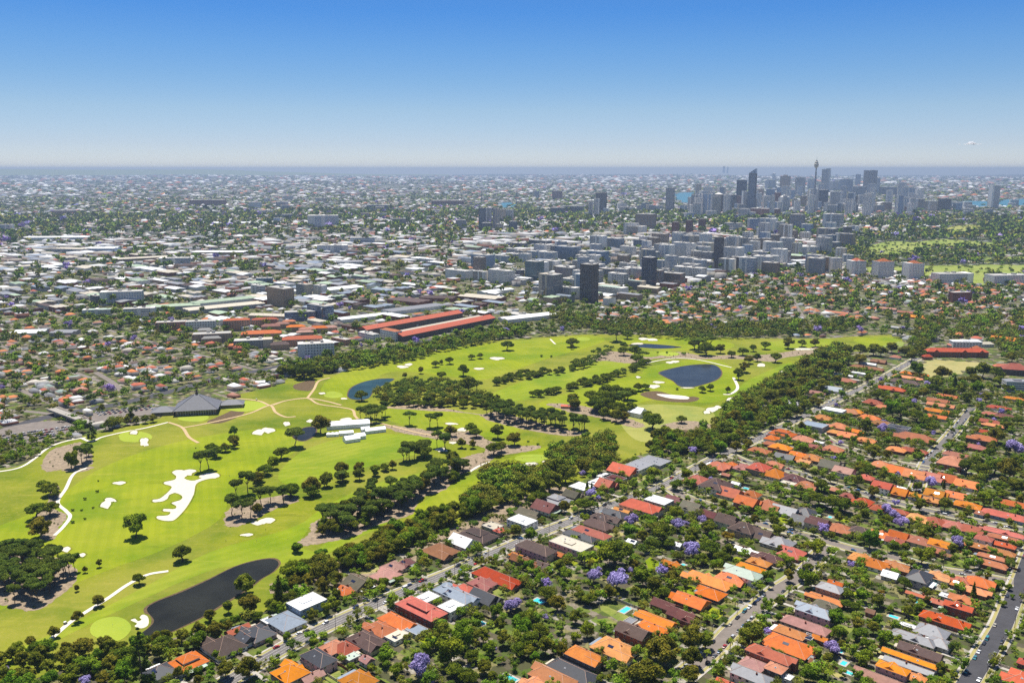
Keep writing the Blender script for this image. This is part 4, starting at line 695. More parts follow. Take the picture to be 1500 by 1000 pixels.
def tent(x, y, L_, W_, h, rh, ang, label, name='marquee', n=1):
    e = empty(name, (x, y), ang); hx, hy = L_ / 2, W_ / 2; MB().box(-hx, hx, -hy, hy, 0, h).build('side_canvas', M['tent'], e); m = MB(); w = L_ / n
    for i in range(n):
        a, b = -hx + w * i, -hx + w * (i + 1)
        if n == 1: hip(m, None, -hx, hx, -hy, hy, h + .05, math.degrees(math.atan(rh / hy)), ov=.2, gable='x')
        else: m.add([(a, -hy - .2, h + .03), (b, -hy - .2, h + .03), (b, hy + .2, h + .03), (a, hy + .2, h + .03), ((a + b) / 2, 0, h + rh)], [(0, 1, 4), (1, 2, 4), (2, 3, 4), (3, 0, 4)])
    if n == 1:
        for s_ in (-1, 1): m.add([(s_ * hx, -hy, h), (s_ * hx, hy, h), (s_ * hx, 0, h + rh * .95)], [(0, 1, 2)], 0)
    m.build('roof_canvas', [M['tent'], M['tent']], e); p = MB()
    for i in range(int(L_ / 5) + 1): p.box(-hx + i * 5 - .1, -hx + i * 5 + .1, -hy - .14, -hy - .02, 0, h)
    p.build('frame_posts', M['metal'], e); tag(e, label, 'marquee', 'white tournament marquees'); return e
a6 = (400, 400)
x, y = P3(a6, 3, 330, 676); tent(x, y, 50, 15, 5, 3.4, RAD(14), "longest white gabled marquee between the small dark pond and the pines")
x, y = P3(a6, 3, 405, 694); tent(x, y, 10, 9, 3.5, 2, RAD(20), "small square white tent at the back corner of the long marquee", n=1)
x, y = P3(a6, 3, 345, 738); tent(x, y, 17, 12, 4, 3, RAD(28), "short white gabled marquee nearest the practice fairway")
x, y = P3(a6, 3, 380, 726); tent(x, y, 12, 10, 4, 2.6, RAD(28), "white gabled marquee joining the two front ones")
x, y = P3(a6, 3, 448, 698); tent(x, y, 24, 9, 3.6, 2.4, RAD(24), "narrow white gabled marquee at the pine end of the row")
x, y = P3(a6, 3, 262, 715); tent(x, y, 14, 7, 3, 1.8, RAD(10), "row of small peaked white tents beside the small dark pond", n=3)
x, y = P3(a6, 3, 322, 708); tent(x, y, 16, 10, 3.2, .8, RAD(14), "low flat white tent in front of the longest marquee")
x, y = G(933, 609); tent(x, y, 20, 17, 6, 5.5, RAD(-40), "lone white gabled marquee beside the fig clump by the worn practice ground")
x, y = P3((0, 400), 3, 1155, 487); tent(x, y, 20, 9, 3.4, 2, RAD(22), "small white gabled pavilion behind the clubhouse by the tree belt")
x, y = P3((400, 400), 3, 1300, 592); shed(x, y, 20, 9, 3, 'redroof', 'red-roofed maintenance shed', 1, RAD(-10), 'wall_tan', name='maintenance_shed', cat='shed', group='sheds')
def school():
    c = (1250, 500); x, y = P3(c, 6, 905, 90, 8); e = empty('school_building', (x, y), RAD(-4)); k = mpp(1400, 520); L_ = 86 * k; h = 9
    MB().box(-L_ / 2, L_ / 2, -7, 7, 0, h).build('wall', M['wall_brick'], e); r = MB(); cap = MB(); hip(r, cap, -L_ / 2, L_ / 2, -7, 7, h, 34, ov=.8)
    for u in (-.36, .1, .38): hip(r, cap, L_ * u - 4, L_ * u + 4, -9, 8, h + .2, 38, ov=.5, gable='y')
    ro = r.build('roof', [M['roof_r'], M['fascia']], e); cap.build('ridge_capping', M['trim'], ro)
    for u in (-.36, .1, .38): MB().box(L_ * u - 3.8, L_ * u + 3.8, -9, -6.9, 0, h).build('gabled_bay', M['wall_brick'], e)
    MB().box(L_ / 2 - 14, L_ / 2, 7, 30, 0, h).build('rear_wing', M['wall_brick'], e); r = MB(); hip(r, None, L_ / 2 - 14, L_ / 2, 5, 30, h + .1, 34, ov=.8); r.build('rear_wing_roof', [M['roof_r'], M['fascia']], e)
    for i in range(22):
        for z in (2.2, 5.4): 
            u = -L_ / 2 + 3 + i * (L_ - 6) / 21
            if all(abs(u - L_ * q) > 4.5 for q in (-.36, .1, .38)): inst('window', WINM, e, (u, -7.02, z), 0, (1.5, 1, 1.9))
    for u in (-.2, .25): inst('chimney', CHIM, ro, (L_ * u, 2, h + 3.5), 0, (1.5, 1.5, 1.5))
    tag(e, "long dark red-brick school with red tiled roof behind the yellowed playing field", "school"); FOOT.append((x, y, L_ / 2, 26))
    x, y = P3(c, 6, 985, 20, 8); e = empty('school_building', (x, y), RAD(-4)); MB().box(-24, 24, -9, 9, 0, 13).build('wall', M['wall_white'], e); m = MB()
    for i in range(3): m.box(-22 + i * 15, -10 + i * 15, -6, 6, 13, 13.6 + .7 * (i % 2))
    m.box(-24.3, 24.3, -9.3, 9.3, 12.9, 13.15); m.build('roof', M['roof_w'], e)
    for i in range(9):
        for z in (2.5, 6, 9.5): inst('window', WINM, e, (-21 + i * 5.2, -9.02, z), 0, (2.6, 1, 1.6))
    tag(e, "white flat-roofed hall block rising behind the long red-brick school", "school"); FOOT.append((x, y, 26, 18))
    for cx, cy, L_, W_, h, a, wl, rc, lbl in ((1420, 235, 34, 22, 9, -20, 'dark', 'r', "steep red-roofed dark brick hall beside the tall garden trees of the school"), (1300, 215, 22, 9, 4, -5, 'brick', 'r', "low red-roofed wing at the foot of the dark brick hall"), (650, 130, 14, 9, 5, 0, 'brick', 'r', "small red-roofed lodge at the playing field corner"), (880, 30, 16, 14, 5, 0, 'cream', 'r', "small red hipped annexe behind the long school"), (1170, 20, 22, 10, 5, 0, 'white', 'c', "pale annexe behind the school's rear wing")):
        x, y = P3(c, 6, cx, cy, h); e = empty('school_building', (x, y), RAD(a)); MB().box(-L_ / 2, L_ / 2, -W_ / 2, W_ / 2, 0, h).build('wall', M['wall_' + wl], e); r = MB(); cp = MB(); hip(r, cp, -L_ / 2, L_ / 2, -W_ / 2, W_ / 2, h, 34); ro = r.build('roof', [M['roof_' + rc], M['fascia']], e); cp.build('ridge_capping', M['trim'], ro)
        for i in range(5): inst('window', WINM, e, (-L_ / 2 + L_ * (i + .5) / 5, -W_ / 2 - .01, h - 2), 0, (1.5, 1, 1.5))
        tag(e, lbl, 'school building', 'school buildings'); FOOT.append((x, y, L_ / 2 + 3, W_ / 2 + 3))
    x, y = P3(c, 6, 1440, 400, 5); e = empty('office_building', (x, y), RAD(-8)); s_ = MB(); MB().box(-17, 17, -8, 8, 0, 13).build('glazing', M['gl_dark'], e)
    for i in range(5): s_.box(-17.5, 17.5, -8.6, 8.6, i * 3.1, i * 3.1 + 1.5)
    s_.build('floor_slabs', M['wall_white'], e); MB().box(-17.4, 17.4, -8.5, 8.5, 13.95, 14.5).box(-6, 4, -3, 3, 14.5, 16).build('roof', M['roof_g'], e); tag(e, "white louvred five-level block among trees below the dark brick hall", "office building"); FOOT.append((x, y, 22, 14))
school()
def bridge():
    a, b = Vector((*G(76, 605), 0)), Vector((*G(132, 626), 0)); d = b - a; ang = math.atan2(d.y, d.x); e = empty('road_bridge', (*(a + b).xy / 2, ), ang); l = d.length / 2
    MB().box(-l, l, -6, 6, 5, 6.2).build('deck', M['kerb'], e); 
    for s_ in (-6, 5.7): MB().box(-l, l, s_, s_ + .3, 6.2, 7.3).build('parapet', M['wall_cream'], e)
    for u in (-.6, 0, .6): MB().box(l * u - .6, l * u + .6, -5, 5, 0, 5).build('pier', M['concrete'], e)
    tag(e, "pale concrete road bridge crossing the sunken expressway by the car park", "bridge")
bridge()
def curved_turret():
    x, y = P3((500, 833), 6, 930, 160, 7); m = MB(); e = empty('roof_lantern', (x, y, 6.4)); 
    MB().cyl(0, 0, 0, 2.6, 3.4, 16).build('drum', M['wall_white'], e); MB().cyl(0, 0, 2.6, 4.4, 4.1, 16, r1=.2).build('cone_roof', M['roof_l'], e)
    tag(e, "round conical lantern on the big blue grey hipped roof", "roof lantern")
curved_turret()
# ================================================================ STREETS: cars, poles, pools, fences
CARC = [('white', (.75, .75, .75)), ('silver', (.42, .43, .45)), ('black', (.02, .02, .025)), ('dark grey', (.09, .09, .1)), ('navy', (.03, .05, .12)), ('red', (.35, .02, .02)), ('blue', (.06, .16, .35)), ('pale gold', (.4, .36, .28)), ('teal', (.05, .22, .25))]
for n_, c_ in CARC:
    M['car_' + n_] = plain('car_paint_' + n_.replace(' ', '_'), c_, .25, .03, .3, .05, spec=.6)
M['tyre'] = plain('tyre_rubber', (.02, .02, .02), .9, .1)
def carmeshes(kind):
    b = MB(); L_, W_, H_ = {'hatchback': (4.1, 1.75, 1.45), 'sedan': (4.7, 1.8, 1.42), 'four-wheel drive': (4.7, 1.9, 1.75), 'van': (4.9, 1.9, 1.95), 'ute': (5.2, 1.9, 1.7)}[kind]; hx, hy = L_ / 2, W_ / 2; wl = .95 if H_ > 1.6 else .82
    prof = [(-hx, .35), (-hx * .98, wl * .9), (-hx * .9, wl), (hx * .55, wl), (hx * .95, wl * .8), (hx, .45), (hx * .97, .28), (-hx * .97, .28)]
    v = [(x, -hy * (.94 if z < .4 else 1), z) for x, z in prof] + [(x, hy * (.94 if z < .4 else 1), z) for x, z in prof]; n = len(prof); b.add(v, [tuple(range(n)), tuple(range(2 * n - 1, n - 1, -1))] + [(i, n + i, n + (i + 1) % n, (i + 1) % n) for i in range(n)])
    cab = {'hatchback': (-.96, -.8, .1, .42), 'sedan': (-.72, -.45, .12, .45), 'four-wheel drive': (-.98, -.9, .15, .45), 'van': (-.99, -.95, .45, .8), 'ute': (-.25, -.15, .2, .48)}[kind]; r0, t0, t1, r1 = [q * hx for q in cab]
    g = MB(); g.add([(r0, -hy * .95, wl), (r1, -hy * .95, wl), (r1, hy * .95, wl), (r0, hy * .95, wl), (t0, -hy * .8, H_ - .06), (t1, -hy * .8, H_ - .06), (t1, hy * .8, H_ - .06), (t0, hy * .8, H_ - .06)], [(0, 1, 5, 4), (1, 2, 6, 5), (2, 3, 7, 6), (3, 0, 4, 7), (4, 5, 6, 7)])
    b.box(t0 - .02, t1 + .02, -hy * .82, hy * .82, H_ - .055, H_)
    w = MB().bar((0, -.1, 0), (0, .1, 0), .33, n=12).bar((0, -.12, 0), (0, .12, 0), .17, n=8, m=1)
    return b, g.mesh('windows', M['glass']), w.mesh('wheel', [M['tyre'], M['metal']]), hx, hy
CARM = {}
for kd in ('hatchback', 'sedan', 'four-wheel drive', 'van', 'ute'):
    b, g, w, hx, hy = carmeshes(kd)
    for n_, _ in CARC: CARM[kd, n_] = (b.mesh('body', M['car_' + n_]), g, w, hx, hy)
def car(x, y, ang, kd, cl, wheels, group, z=.05):
    bm, g, w, hx, hy = CARM[kd, cl]; e = empty('parked_car', (x, y, z), ang); inst('body', bm, e); inst('windows', g, e)
    if wheels:
        for sx in (-.62, .62):
            for sy in (-.9, .9): inst('wheel', w, e, (hx * sx, hy * sy, .33))
    else: MB
    px, py = PX(x, y); lab(e, f"{cl} {kd}", float(px), float(py), 'car', group)
def parked():
    r = random.Random(8); n = 0
    specs = [(0, 5.0, .2, 12), (1, 4.2, .5, 8.5), (2, 5.2, .6, 7.5), (3, 4.4, .5, 7.5), (4, 3.8, .38, 9), (5, 3.6, .3, 9), (6, 5.4, .46, 8.5)]
    for ri, hw, p, step in specs:
        w = ROADS[ri][0]; seg = np.linalg.norm(np.diff(w, axis=0), axis=1); cum = np.concatenate([[0], np.cumsum(seg)])
        for side in (-1, 1):
            s = r.uniform(3, 10)
            while s < cum[-1] - 4:
                i = int(np.searchsorted(cum, s)) - 1; t = (s - cum[i]) / seg[i]; q = w[i] * (1 - t) + w[i + 1] * t; d = (w[i + 1] - w[i]) / seg[i]; nn = np.array([-d[1], d[0]]); q = q + nn * side * (hw - 1.25); px, py = PX(*q)
                near_x = any(j != ri and ((ROADS[j][0] - q) ** 2).sum(1).min() < (ROADS[j][1] + 5) ** 2 for j in range(7))
                if r.random() < p and -10 < px < 1510 and py < 1010 and not near_x and n < 200:
                    dist = math.hypot(*q); car(q[0], q[1], math.atan2(d[1], d[0]) + (math.pi if side > 0 else 0), r.choice(['hatchback', 'sedan', 'sedan', 'four-wheel drive', 'van', 'hatchback', 'ute']), r.choice([c[0] for c in CARC[:3]] * 3 + [c[0] for c in CARC]), dist < 760, 'cars parked along the kerb'); n += 1
                s += r.uniform(.75, 1.6) * step
    for px, py, a, kd, cl in ((405, 948, 48, 'sedan', 'red'), (438, 928, 48, 'sedan', 'white'), (449, 925, 228, 'sedan', 'black'), (521, 890, 228, 'four-wheel drive', 'navy'), (600, 857, 48, 'sedan', 'navy'), (655, 844, 48, 'hatchback', 'dark grey'), (697, 816, 228, 'four-wheel drive', 'navy'), (763, 789, 20, 'hatchback', 'blue'), (918, 724, 48, 'sedan', 'navy')):
        x, y = G(px, py); car(x, y, RAD(a), kd, cl, True, 'cars on the long road', .1)
    # the clubhouse car park
    n = 0
    for k in range(7):
        for j in range(26):
            px, py = 4 + j * 4.1 + k * 1.5 - 6, 641 - j * .62 * 1.0 + k * 3.3 - (26 - j) * 0.05; 
            if r.random() < .72 and inpoly(px, py, C5([(-10, 690), (90, 668), (200, 652), (325, 652), (300, 690), (225, 725), (115, 742), (20, 755)])) and n < 120:
                x, y = G(px, py); car(x, y, RAD(62 + r.uniform(-3, 3)), r.choice(['hatchback', 'sedan', 'four-wheel drive']), r.choice(['white', 'silver', 'black', 'dark grey', 'white', 'navy', 'red']), False, 'cars in the clubhouse car park', .09); n += 1
    for j in range(34):
        x, y = P3((0, 400), 3, 425 + j * 7.6, 612 - j * .9 + (j % 3) * 7); car(x, y, RAD(70), r.choice(['hatchback', 'sedan']), r.choice(['white', 'silver', 'black', 'navy', 'red']), False, 'cars in the clubhouse car park', .09)
mark(40, 640, "the car park's near corner"); mark(100, 622, "the car park's far corner"); mark(170, 600, "the clubhouse forecourt"); mark(70, 630, "the middle of the car park")
parked()
def pole(x, y, ang):
    e = empty('utility_pole', (x, y), ang); MB().cyl(0, 0, 0, 10.5, .17, 8, r1=.12).build('pole', M['bark_dark'], e); m = MB().box(-1.3, 1.3, -.07, .07, 9.3, 9.5).box(-1, 1, -.07, .07, 8.4, 8.55)
    for u in (-1.1, -.4, .4, 1.1): m.cyl(u, 0, 9.5, 9.75, .06, 6)
    m.build('crossarm', M['bark'], e); MB().bar((0, 0, 7.6), (0, -2, 8.4), .06).box(-.12, .12, -2.5, -1.9, 8.35, 8.5).build('lamp_arm', M['metal'], e); px, py = PX(x, y, 6); lab(e, 'dark timber power pole', float(px), float(py), 'utility pole', 'power poles along the streets')
def poles():
    for ri, side, step in ((0, -1, 36), (2, 1, 40), (6, -1, 38), (1, 1, 42)):
        w, hw = ROADS[ri]; seg = np.linalg.norm(np.diff(w, axis=0), axis=1); cum = np.concatenate([[0], np.cumsum(seg)]); s = 12
        while s < cum[-1]:
            i = int(np.searchsorted(cum, s)) - 1; t = (s - cum[i]) / seg[i]; q = w[i] * (1 - t) + w[i + 1] * t; d = (w[i + 1] - w[i]) / seg[i]; q = q + np.array([-d[1], d[0]]) * side * (hw + 1.4); pole(q[0], q[1], math.atan2(d[1], d[0]) + math.pi / 2); s += step
poles()
def pool(px, py, L_, W_, look, tone='pool'):
    x, y = G(px, py); e = empty('swimming_pool', (x, y), ANG_B + rnd.choice((0, math.pi / 2))); a, b = L_ / 2, W_ / 2; m = MB()
    for q in ((-a - 1.2, a + 1.2, -b - 1.2, -b), (-a - 1.2, a + 1.2, b, b + 1.2), (-a - 1.2, -a, -b, b), (a, a + 1.2, -b, b)): m.box(*q, 0, .22)
    m.build('paved_surround', M['kerb'], e); MB().box(-a, a, -b, b, .02, .17).build('water', M[tone], e); tag(e, look, 'swimming pool', 'backyard swimming pools'); FOOT.append((x, y, a + 2.5, b + 2.5))
for px, py, l, w, look in ((790, 880, 8, 5, "bright blue backyard pool behind the long red roof"), (746, 993, 10, 5, "turquoise pool cut by the frame's bottom edge beside orange roof"), (1093, 715, 6, 4, "deep blue pool between the orange gabled houses near the junction"), (1366, 855, 6, 5, "pale turquoise pool below the blue slate roof"), (1357, 862, 4, 2.5, "small pale green spa pool beside the turquoise pool"), (1338, 880, 7, 3, "blue kidney-side pool in the garden under the long red roof"),
                        (1309, 903, 6, 3, "green-tinged pool between dark hedges and the white flat roof"), (1236, 971, 5, 3, "turquoise garden pool right of the jacaranda by the sheds"), (1243, 985, 6, 3, "second turquoise garden pool, lower of the pair by the sheds"), (1228, 952, 6, 4, "pool half hidden by the jacaranda behind the pink roof"), (916, 893, 9, 4, "pale green lap pool behind the maroon roofs"), (1001, 827, 3, 3, "tiny blue pool at the end of the bright lawn"), (1150, 647, 4, 3, "small blue pool behind the first red roofs on the road"),
                        (960, 762, 4, 3, "small pool under trees behind the long red roof"), (1216, 757, 4, 3, "small pale pool beside the maroon gables"), (706, 912, 5, 3, "little blue pool beneath the jacaranda behind the flats")):
    pool(px, py, l, w, look)
def yards():
    """driveways, lawns and fences round the nearest houses"""
    r = random.Random(31); n = 0; allr = [(w, hw) for w, hw in ROADS[:8]]
    for fx, fy, hu, hv in list(FOOT):
        d = math.hypot(fx, fy)
        if d > 1050 or hu < 3.5: continue
        px, py = PX(fx, fy)
        if not (-20 < px < 1520): continue
        best = None
        for w, hw in allr:
            dd = np.hypot(w[:, 0] - fx, w[:, 1] - fy); k = int(dd.argmin())
            if best is None or dd[k] < best[0]: best = (dd[k], w[k], hw)
        if best[0] < hu + 26 and r.random() < .8:
            q = np.array([fx, fy]) + UA * r.choice((-1, 1)) * (hv + 1.2); tgt = best[1] - q; along = tgt @ UB; 
            if abs(along) > 6:
                a = q + UB * math.copysign(max(0, hu - 3), along); b = q + UB * (along - math.copysign(best[2] + .1, along))
                if (b - a) @ UB * along > 0: strip('driveway', [a, b], 1.4, -1.4, .19, M['kerb'])
        if r.random() < .8:
            s_ = r.choice((-1, 1)); back = -1 if best[0] < hu + 26 and (best[1] - np.array([fx, fy])) @ UB > 0 else 1
            c = np.array([fx, fy]) + UB * back * (hu + 7); w_ = [c - UB * 5.5, c + UB * 5.5]
            if not onroad(np.array([c[0]]), np.array([c[1]]), 6)[0] and not infoot(np.array([c[0]]), np.array([c[1]]), 2)[0]: strip('back_lawn', w_, hv * .9, -hv * .9, .06, M[r.choice(('lawn', 'lawn', 'dry', 'lawn', 'fairway'))])
        if d < 900 and n < 150 and r.random() < .75:
            c = np.array([fx, fy]) + UA * (hv + 2.9) ; 
            if not infoot(np.array([c[0]]), np.array([c[1]]), -.3)[0] and not onroad(np.array([c[0]]), np.array([c[1]]), 3)[0]:
                ln = hu * 2 + 14; e = empty('boundary_fence', (c[0], c[1]), ANG_B); mt = r.choice((M['bark_dark'], M['wall_dark'], M['wall_cream'], M['wall_brick'])); MB().box(-ln / 2, ln / 2, -.05, .05, .1, 1.8).build('panel', mt, e); k = MB()
                for i in range(int(ln / 2.4) + 1): k.box(-ln / 2 + i * 2.4 - .07, -ln / 2 + i * 2.4 + .07, .05, .16, 0, 1.9)
                k.build('posts', mt, e); q = PX(c[0], c[1]); lab(e, {M['bark_dark']: 'dark paling', M['wall_dark']: 'charcoal', M['wall_cream']: 'cream', M['wall_brick']: 'red-brown'}[mt] + ' boundary fence', float(q[0]), float(q[1]), 'fence', 'boundary fences between the gardens'); n += 1
yards()
sheet('garden_lawn', crop(750, 833, 6, [(770, 300), (930, 370), (880, 420), (780, 360)]), .07, M['lawn'], smooth=0); sheet('garden_lawn', crop(750, 833, 6, [(950, 370), (1030, 420), (960, 470), (880, 420)]), .07, M['lawn'], smooth=0)
sheet('garden_lawn', crop(750, 833, 6, [(690, 450), (830, 430), (920, 480), (840, 530)]), .07, M['lawn'], smooth=0); sheet('garden_lawn', crop(750, 666, 6, [(1170, 930), (1215, 895), (1390, 1000), (1300, 1040), (1200, 1000)]), .07, M['fairway'], smooth=0)
def hedge(px, py, L_, W_, h, ang, label):
    x, y = G(px, py); r = np.random.default_rng(int(px)); n = int(L_ * 60); P = np.stack([r.uniform(-L_ / 2, L_ / 2, n), r.uniform(-W_ / 2, W_ / 2, n), r.uniform(0, h, n)], 1); s_ = r.integers(0, 3, n); P[s_ == 0, 2] = h; P[s_ == 1, 1] = np.sign(P[s_ == 1, 1]) * W_ / 2
    P += r.normal(0, .05, P.shape); a = r.normal(size=(n, 3)); a /= np.linalg.norm(a, axis=1)[:, None]; b = np.cross(a, r.normal(size=(n, 3))); b /= np.linalg.norm(b, axis=1)[:, None]; k = .14
    V = np.stack([P - a * k - b * k, P + a * k - b * k, P + a * k + b * k, P - a * k + b * k], 1).reshape(-1, 3); o = inst('hedge', np_mesh('hedge', V, quads=np.arange(4 * n).reshape(n, 4), mat=M['lf_broad'], tint=r.uniform(.2, .8, n)), None, (x, y, 0), RAD(ang)); tag(o, label, 'hedge', 'clipped hedges')
for a in ((397, 985, 9, 1.4, 1.6, -42, "bright clipped hedge before the orange roof with pink annexe"), (401, 973, 8, 1.4, 1.6, 48, "short hedge leg beside the long road below the orange roof"), (1069, 966, 12, 1.6, 1.6, 48, "clipped box hedge in front of the pink roof on the wide street"), (736, 789, 12, 1.5, 1.4, 48, "square clipped hedge in front of the brown pop-up roof"), (728, 792, 8, 1.5, 1.4, -42, "hedge side closing the square before the brown pop-up roof"), (535, 872, 9, 1.4, 1.4, 48, "low green hedge before the olive brown gable"), (915, 712, 10, 1.5, 1.5, -42, "dark front hedge below the maroon flat roof")): hedge(*a)
# ================================================================ THE COURSE: flags, buggies, golfers
def flagstick(px, py, label):
    x, y = G(px, py); e = empty('flagstick', (x, y)); MB().cyl(0, 0, 0, 2.3, .03, 6).build('pole', M['frame'], e); MB().add([(0.03, 0, 2.3), (.6, .05, 2.12), (.03, 0, 1.9), (.03, .02, 2.3), (.6, .07, 2.12), (.03, .02, 1.9)], [(0, 1, 2), (5, 4, 3), (0, 3, 4, 1), (1, 4, 5, 2)]).build('flag', M['tent'], e); tag(e, label, 'golf flag', 'golf flags')
for px, py, l in ((165, 918, "flagstick on the lime green by the kidney bunker"), (782, 670, "flagstick on the green above the three small bunkers"), (200, 638, "flagstick on the green below the clubhouse path"), (490, 577, "flagstick on the green by the teal pond"), (986, 633, "flagstick on the first of the twin small greens")): flagstick(px, py, l)
def buggy(px, py, ang, label):
    x, y = G(px, py); e = empty('golf_buggy', (x, y, .27), RAD(ang)); MB().box(-1.2, 1.2, -.58, .58, .3, .62).box(-1.15, -.4, -.55, .55, .62, .95).box(.75, 1.15, -.5, .5, .62, .9).build('body', M['car_dark grey'], e); MB().box(-1.1, .6, -.6, .6, 1.82, 1.9).build('canopy', M['tent'], e); MB().box(-.7, -.1, -.5, .5, .63, .85).box(-.75, -.62, -.5, .5, .85, 1.2).build('seat', M['wall_cream'], e)
    for sx in (-1, .5):
        for sy in (-.55, .55): MB().bar((sx, sy, .62), (sx, sy, 1.83), .025, n=4).build('canopy_post', M['metal'], e)
    for sx in (-.8, .8):
        for sy in (-.55, .55): inst('wheel', CARM['sedan', 'white'][2], e, (sx, sy, .24), 0, (.7, .7, .7))
    tag(e, label, 'golf buggy', 'golf buggies')
buggy(96, 914, 50, "dark golf buggy on the pale path above the paved pad"); buggy(138, 645, 20, "golf buggy at the end of the mound path near the clubhouse"); buggy(376, 586, 0, "golf buggy on the sandy track above the heath strip")
def person_mesh():
    me = bpy.data.meshes.new('person'); v = [(0, 0, .95), (0, 0, 1.2), (0, 0, 1.42), (0, .02, 1.52), (0, .03, 1.68), (-.1, 0, .9), (-.12, .04, .5), (-.13, 0, .08), (-.13, .12, .04), (.1, 0, .9), (.14, .05, .5), (.16, 0, .08), (.16, .12, .04), (-.2, 0, 1.4), (-.25, .08, 1.12), (-.08, .28, .98), (.2, 0, 1.4), (.25, .1, 1.14), (.08, .3, .96)]
    ed = [(0, 1), (1, 2), (2, 3), (3, 4), (0, 5), (5, 6), (6, 7), (7, 8), (0, 9), (9, 10), (10, 11), (11, 12), (2, 13), (13, 14), (14, 15), (2, 16), (16, 17), (17, 18)]; rd = [.15, .14, .15, .055, .10, .09, .065, .045, .04, .09, .065, .045, .04, .065, .048, .035, .065, .048, .035]
    me.from_pydata(v, ed, []); o = bpy.data.objects.new('person', me); COL.objects.link(o); sm = o.modifiers.new('s', 'SKIN'); o.modifiers.new('u', 'SUBSURF').levels = 2
    for i, q in enumerate(rd): me.skin_vertices[0].data[i].radius = (q, q * .85)
    me.skin_vertices[0].data[0].use_root = True; dg = bpy.context.evaluated_depsgraph_get(); m2 = bpy.data.meshes.new_from_object(o.evaluated_get(dg)); bpy.data.objects.remove(o)
    for k in ('skin', 'shirt', 'trousers'): m2.materials.append(M[k])
    for p in m2.polygons: z = p.center.z; x = abs(p.center.x); p.material_index = 2 if z < .98 and x < .2 and p.center.y < .2 else 1 if z < 1.46 and z > 1.1 else 0; p.use_smooth = True
    return m2
M['skin'] = plain('skin', (.5, .3, .22), .6, .05); M['shirt'] = plain('shirt_cloth', (.06, .07, .12), .9, .1, objvar=.4, huevar=.3); M['trousers'] = plain('trousers_cloth', (.08, .08, .09), .9, .1); M['hair'] = plain('hair', (.04, .025, .015), .8, .1)
PM = person_mesh(); HM = MB().cyl(0, 0, 1.70, 1.80, .115, 10, r1=.06).box(-.09, .09, .06, .2, 1.69, 1.715).mesh('cap', M['tent'])
for px, py, l in ((389, 777, "golfer in dark clothes on the fairway beside the small bunker"), (376, 793, "golfer walking the near fairway below the kidney bunker"), (331, 793, "lone golfer standing left of the small oval bunker"), (336, 698, "golfer on the fairway below the three clustered trees"), (352, 677, "golfer near the top of the wide fairway"), (28, 722, "golfer alone on the grass near the frame edge"), (765, 672, "golfer on the green above the three small bunkers"), (793, 671, "second golfer on the green above the three small bunkers"), (951, 548, "golfer beside the round blue lake"), (1109, 545, "golfer on the fairway below the far-end bunker")):
    x, y = G(px, py); o = inst('person', PM, None, (x, y, .2), rnd.uniform(0, 6)); inst('cap', HM, o); tag(o, l, 'person', 'golfers on the course')
# ================================================================ TREES
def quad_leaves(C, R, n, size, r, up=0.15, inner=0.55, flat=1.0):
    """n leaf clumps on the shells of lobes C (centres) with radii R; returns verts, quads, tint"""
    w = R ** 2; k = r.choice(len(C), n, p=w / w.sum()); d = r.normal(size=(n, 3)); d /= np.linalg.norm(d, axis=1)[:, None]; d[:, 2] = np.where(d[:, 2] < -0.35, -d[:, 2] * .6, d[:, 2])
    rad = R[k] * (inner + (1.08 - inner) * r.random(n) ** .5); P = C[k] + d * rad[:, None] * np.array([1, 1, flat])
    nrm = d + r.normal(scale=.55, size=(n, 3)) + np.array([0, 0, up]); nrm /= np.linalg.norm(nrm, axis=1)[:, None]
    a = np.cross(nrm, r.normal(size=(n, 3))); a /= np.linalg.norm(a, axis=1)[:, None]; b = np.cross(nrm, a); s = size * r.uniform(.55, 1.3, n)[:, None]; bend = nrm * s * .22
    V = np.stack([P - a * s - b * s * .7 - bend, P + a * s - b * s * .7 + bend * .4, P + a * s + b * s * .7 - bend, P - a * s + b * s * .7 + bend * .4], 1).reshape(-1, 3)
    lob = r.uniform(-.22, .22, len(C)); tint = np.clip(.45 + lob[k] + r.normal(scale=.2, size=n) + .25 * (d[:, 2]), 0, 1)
    # tint: random by lobe and leaf, with top light painted in, upward clumps lighter
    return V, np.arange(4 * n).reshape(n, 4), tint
ICO = None
def ico():
    global ICO
    if ICO is None:
        t = (1 + 5 ** .5) / 2; v = np.array([(-1, t, 0), (1, t, 0), (-1, -t, 0), (1, -t, 0), (0, -1, t), (0, 1, t), (0, -1, -t), (0, 1, -t), (t, 0, -1), (t, 0, 1), (-t, 0, -1), (-t, 0, 1)]) / math.hypot(1, t)
        f = np.array([(0, 11, 5), (0, 5, 1), (0, 1, 7), (0, 7, 10), (0, 10, 11), (1, 5, 9), (5, 11, 4), (11, 10, 2), (10, 7, 6), (7, 1, 8), (3, 9, 4), (3, 4, 2), (3, 2, 6), (3, 6, 8), (3, 8, 9), (4, 9, 5), (2, 4, 11), (6, 2, 10), (8, 6, 7), (9, 8, 1)])
        ICO = (v, f)
    return ICO
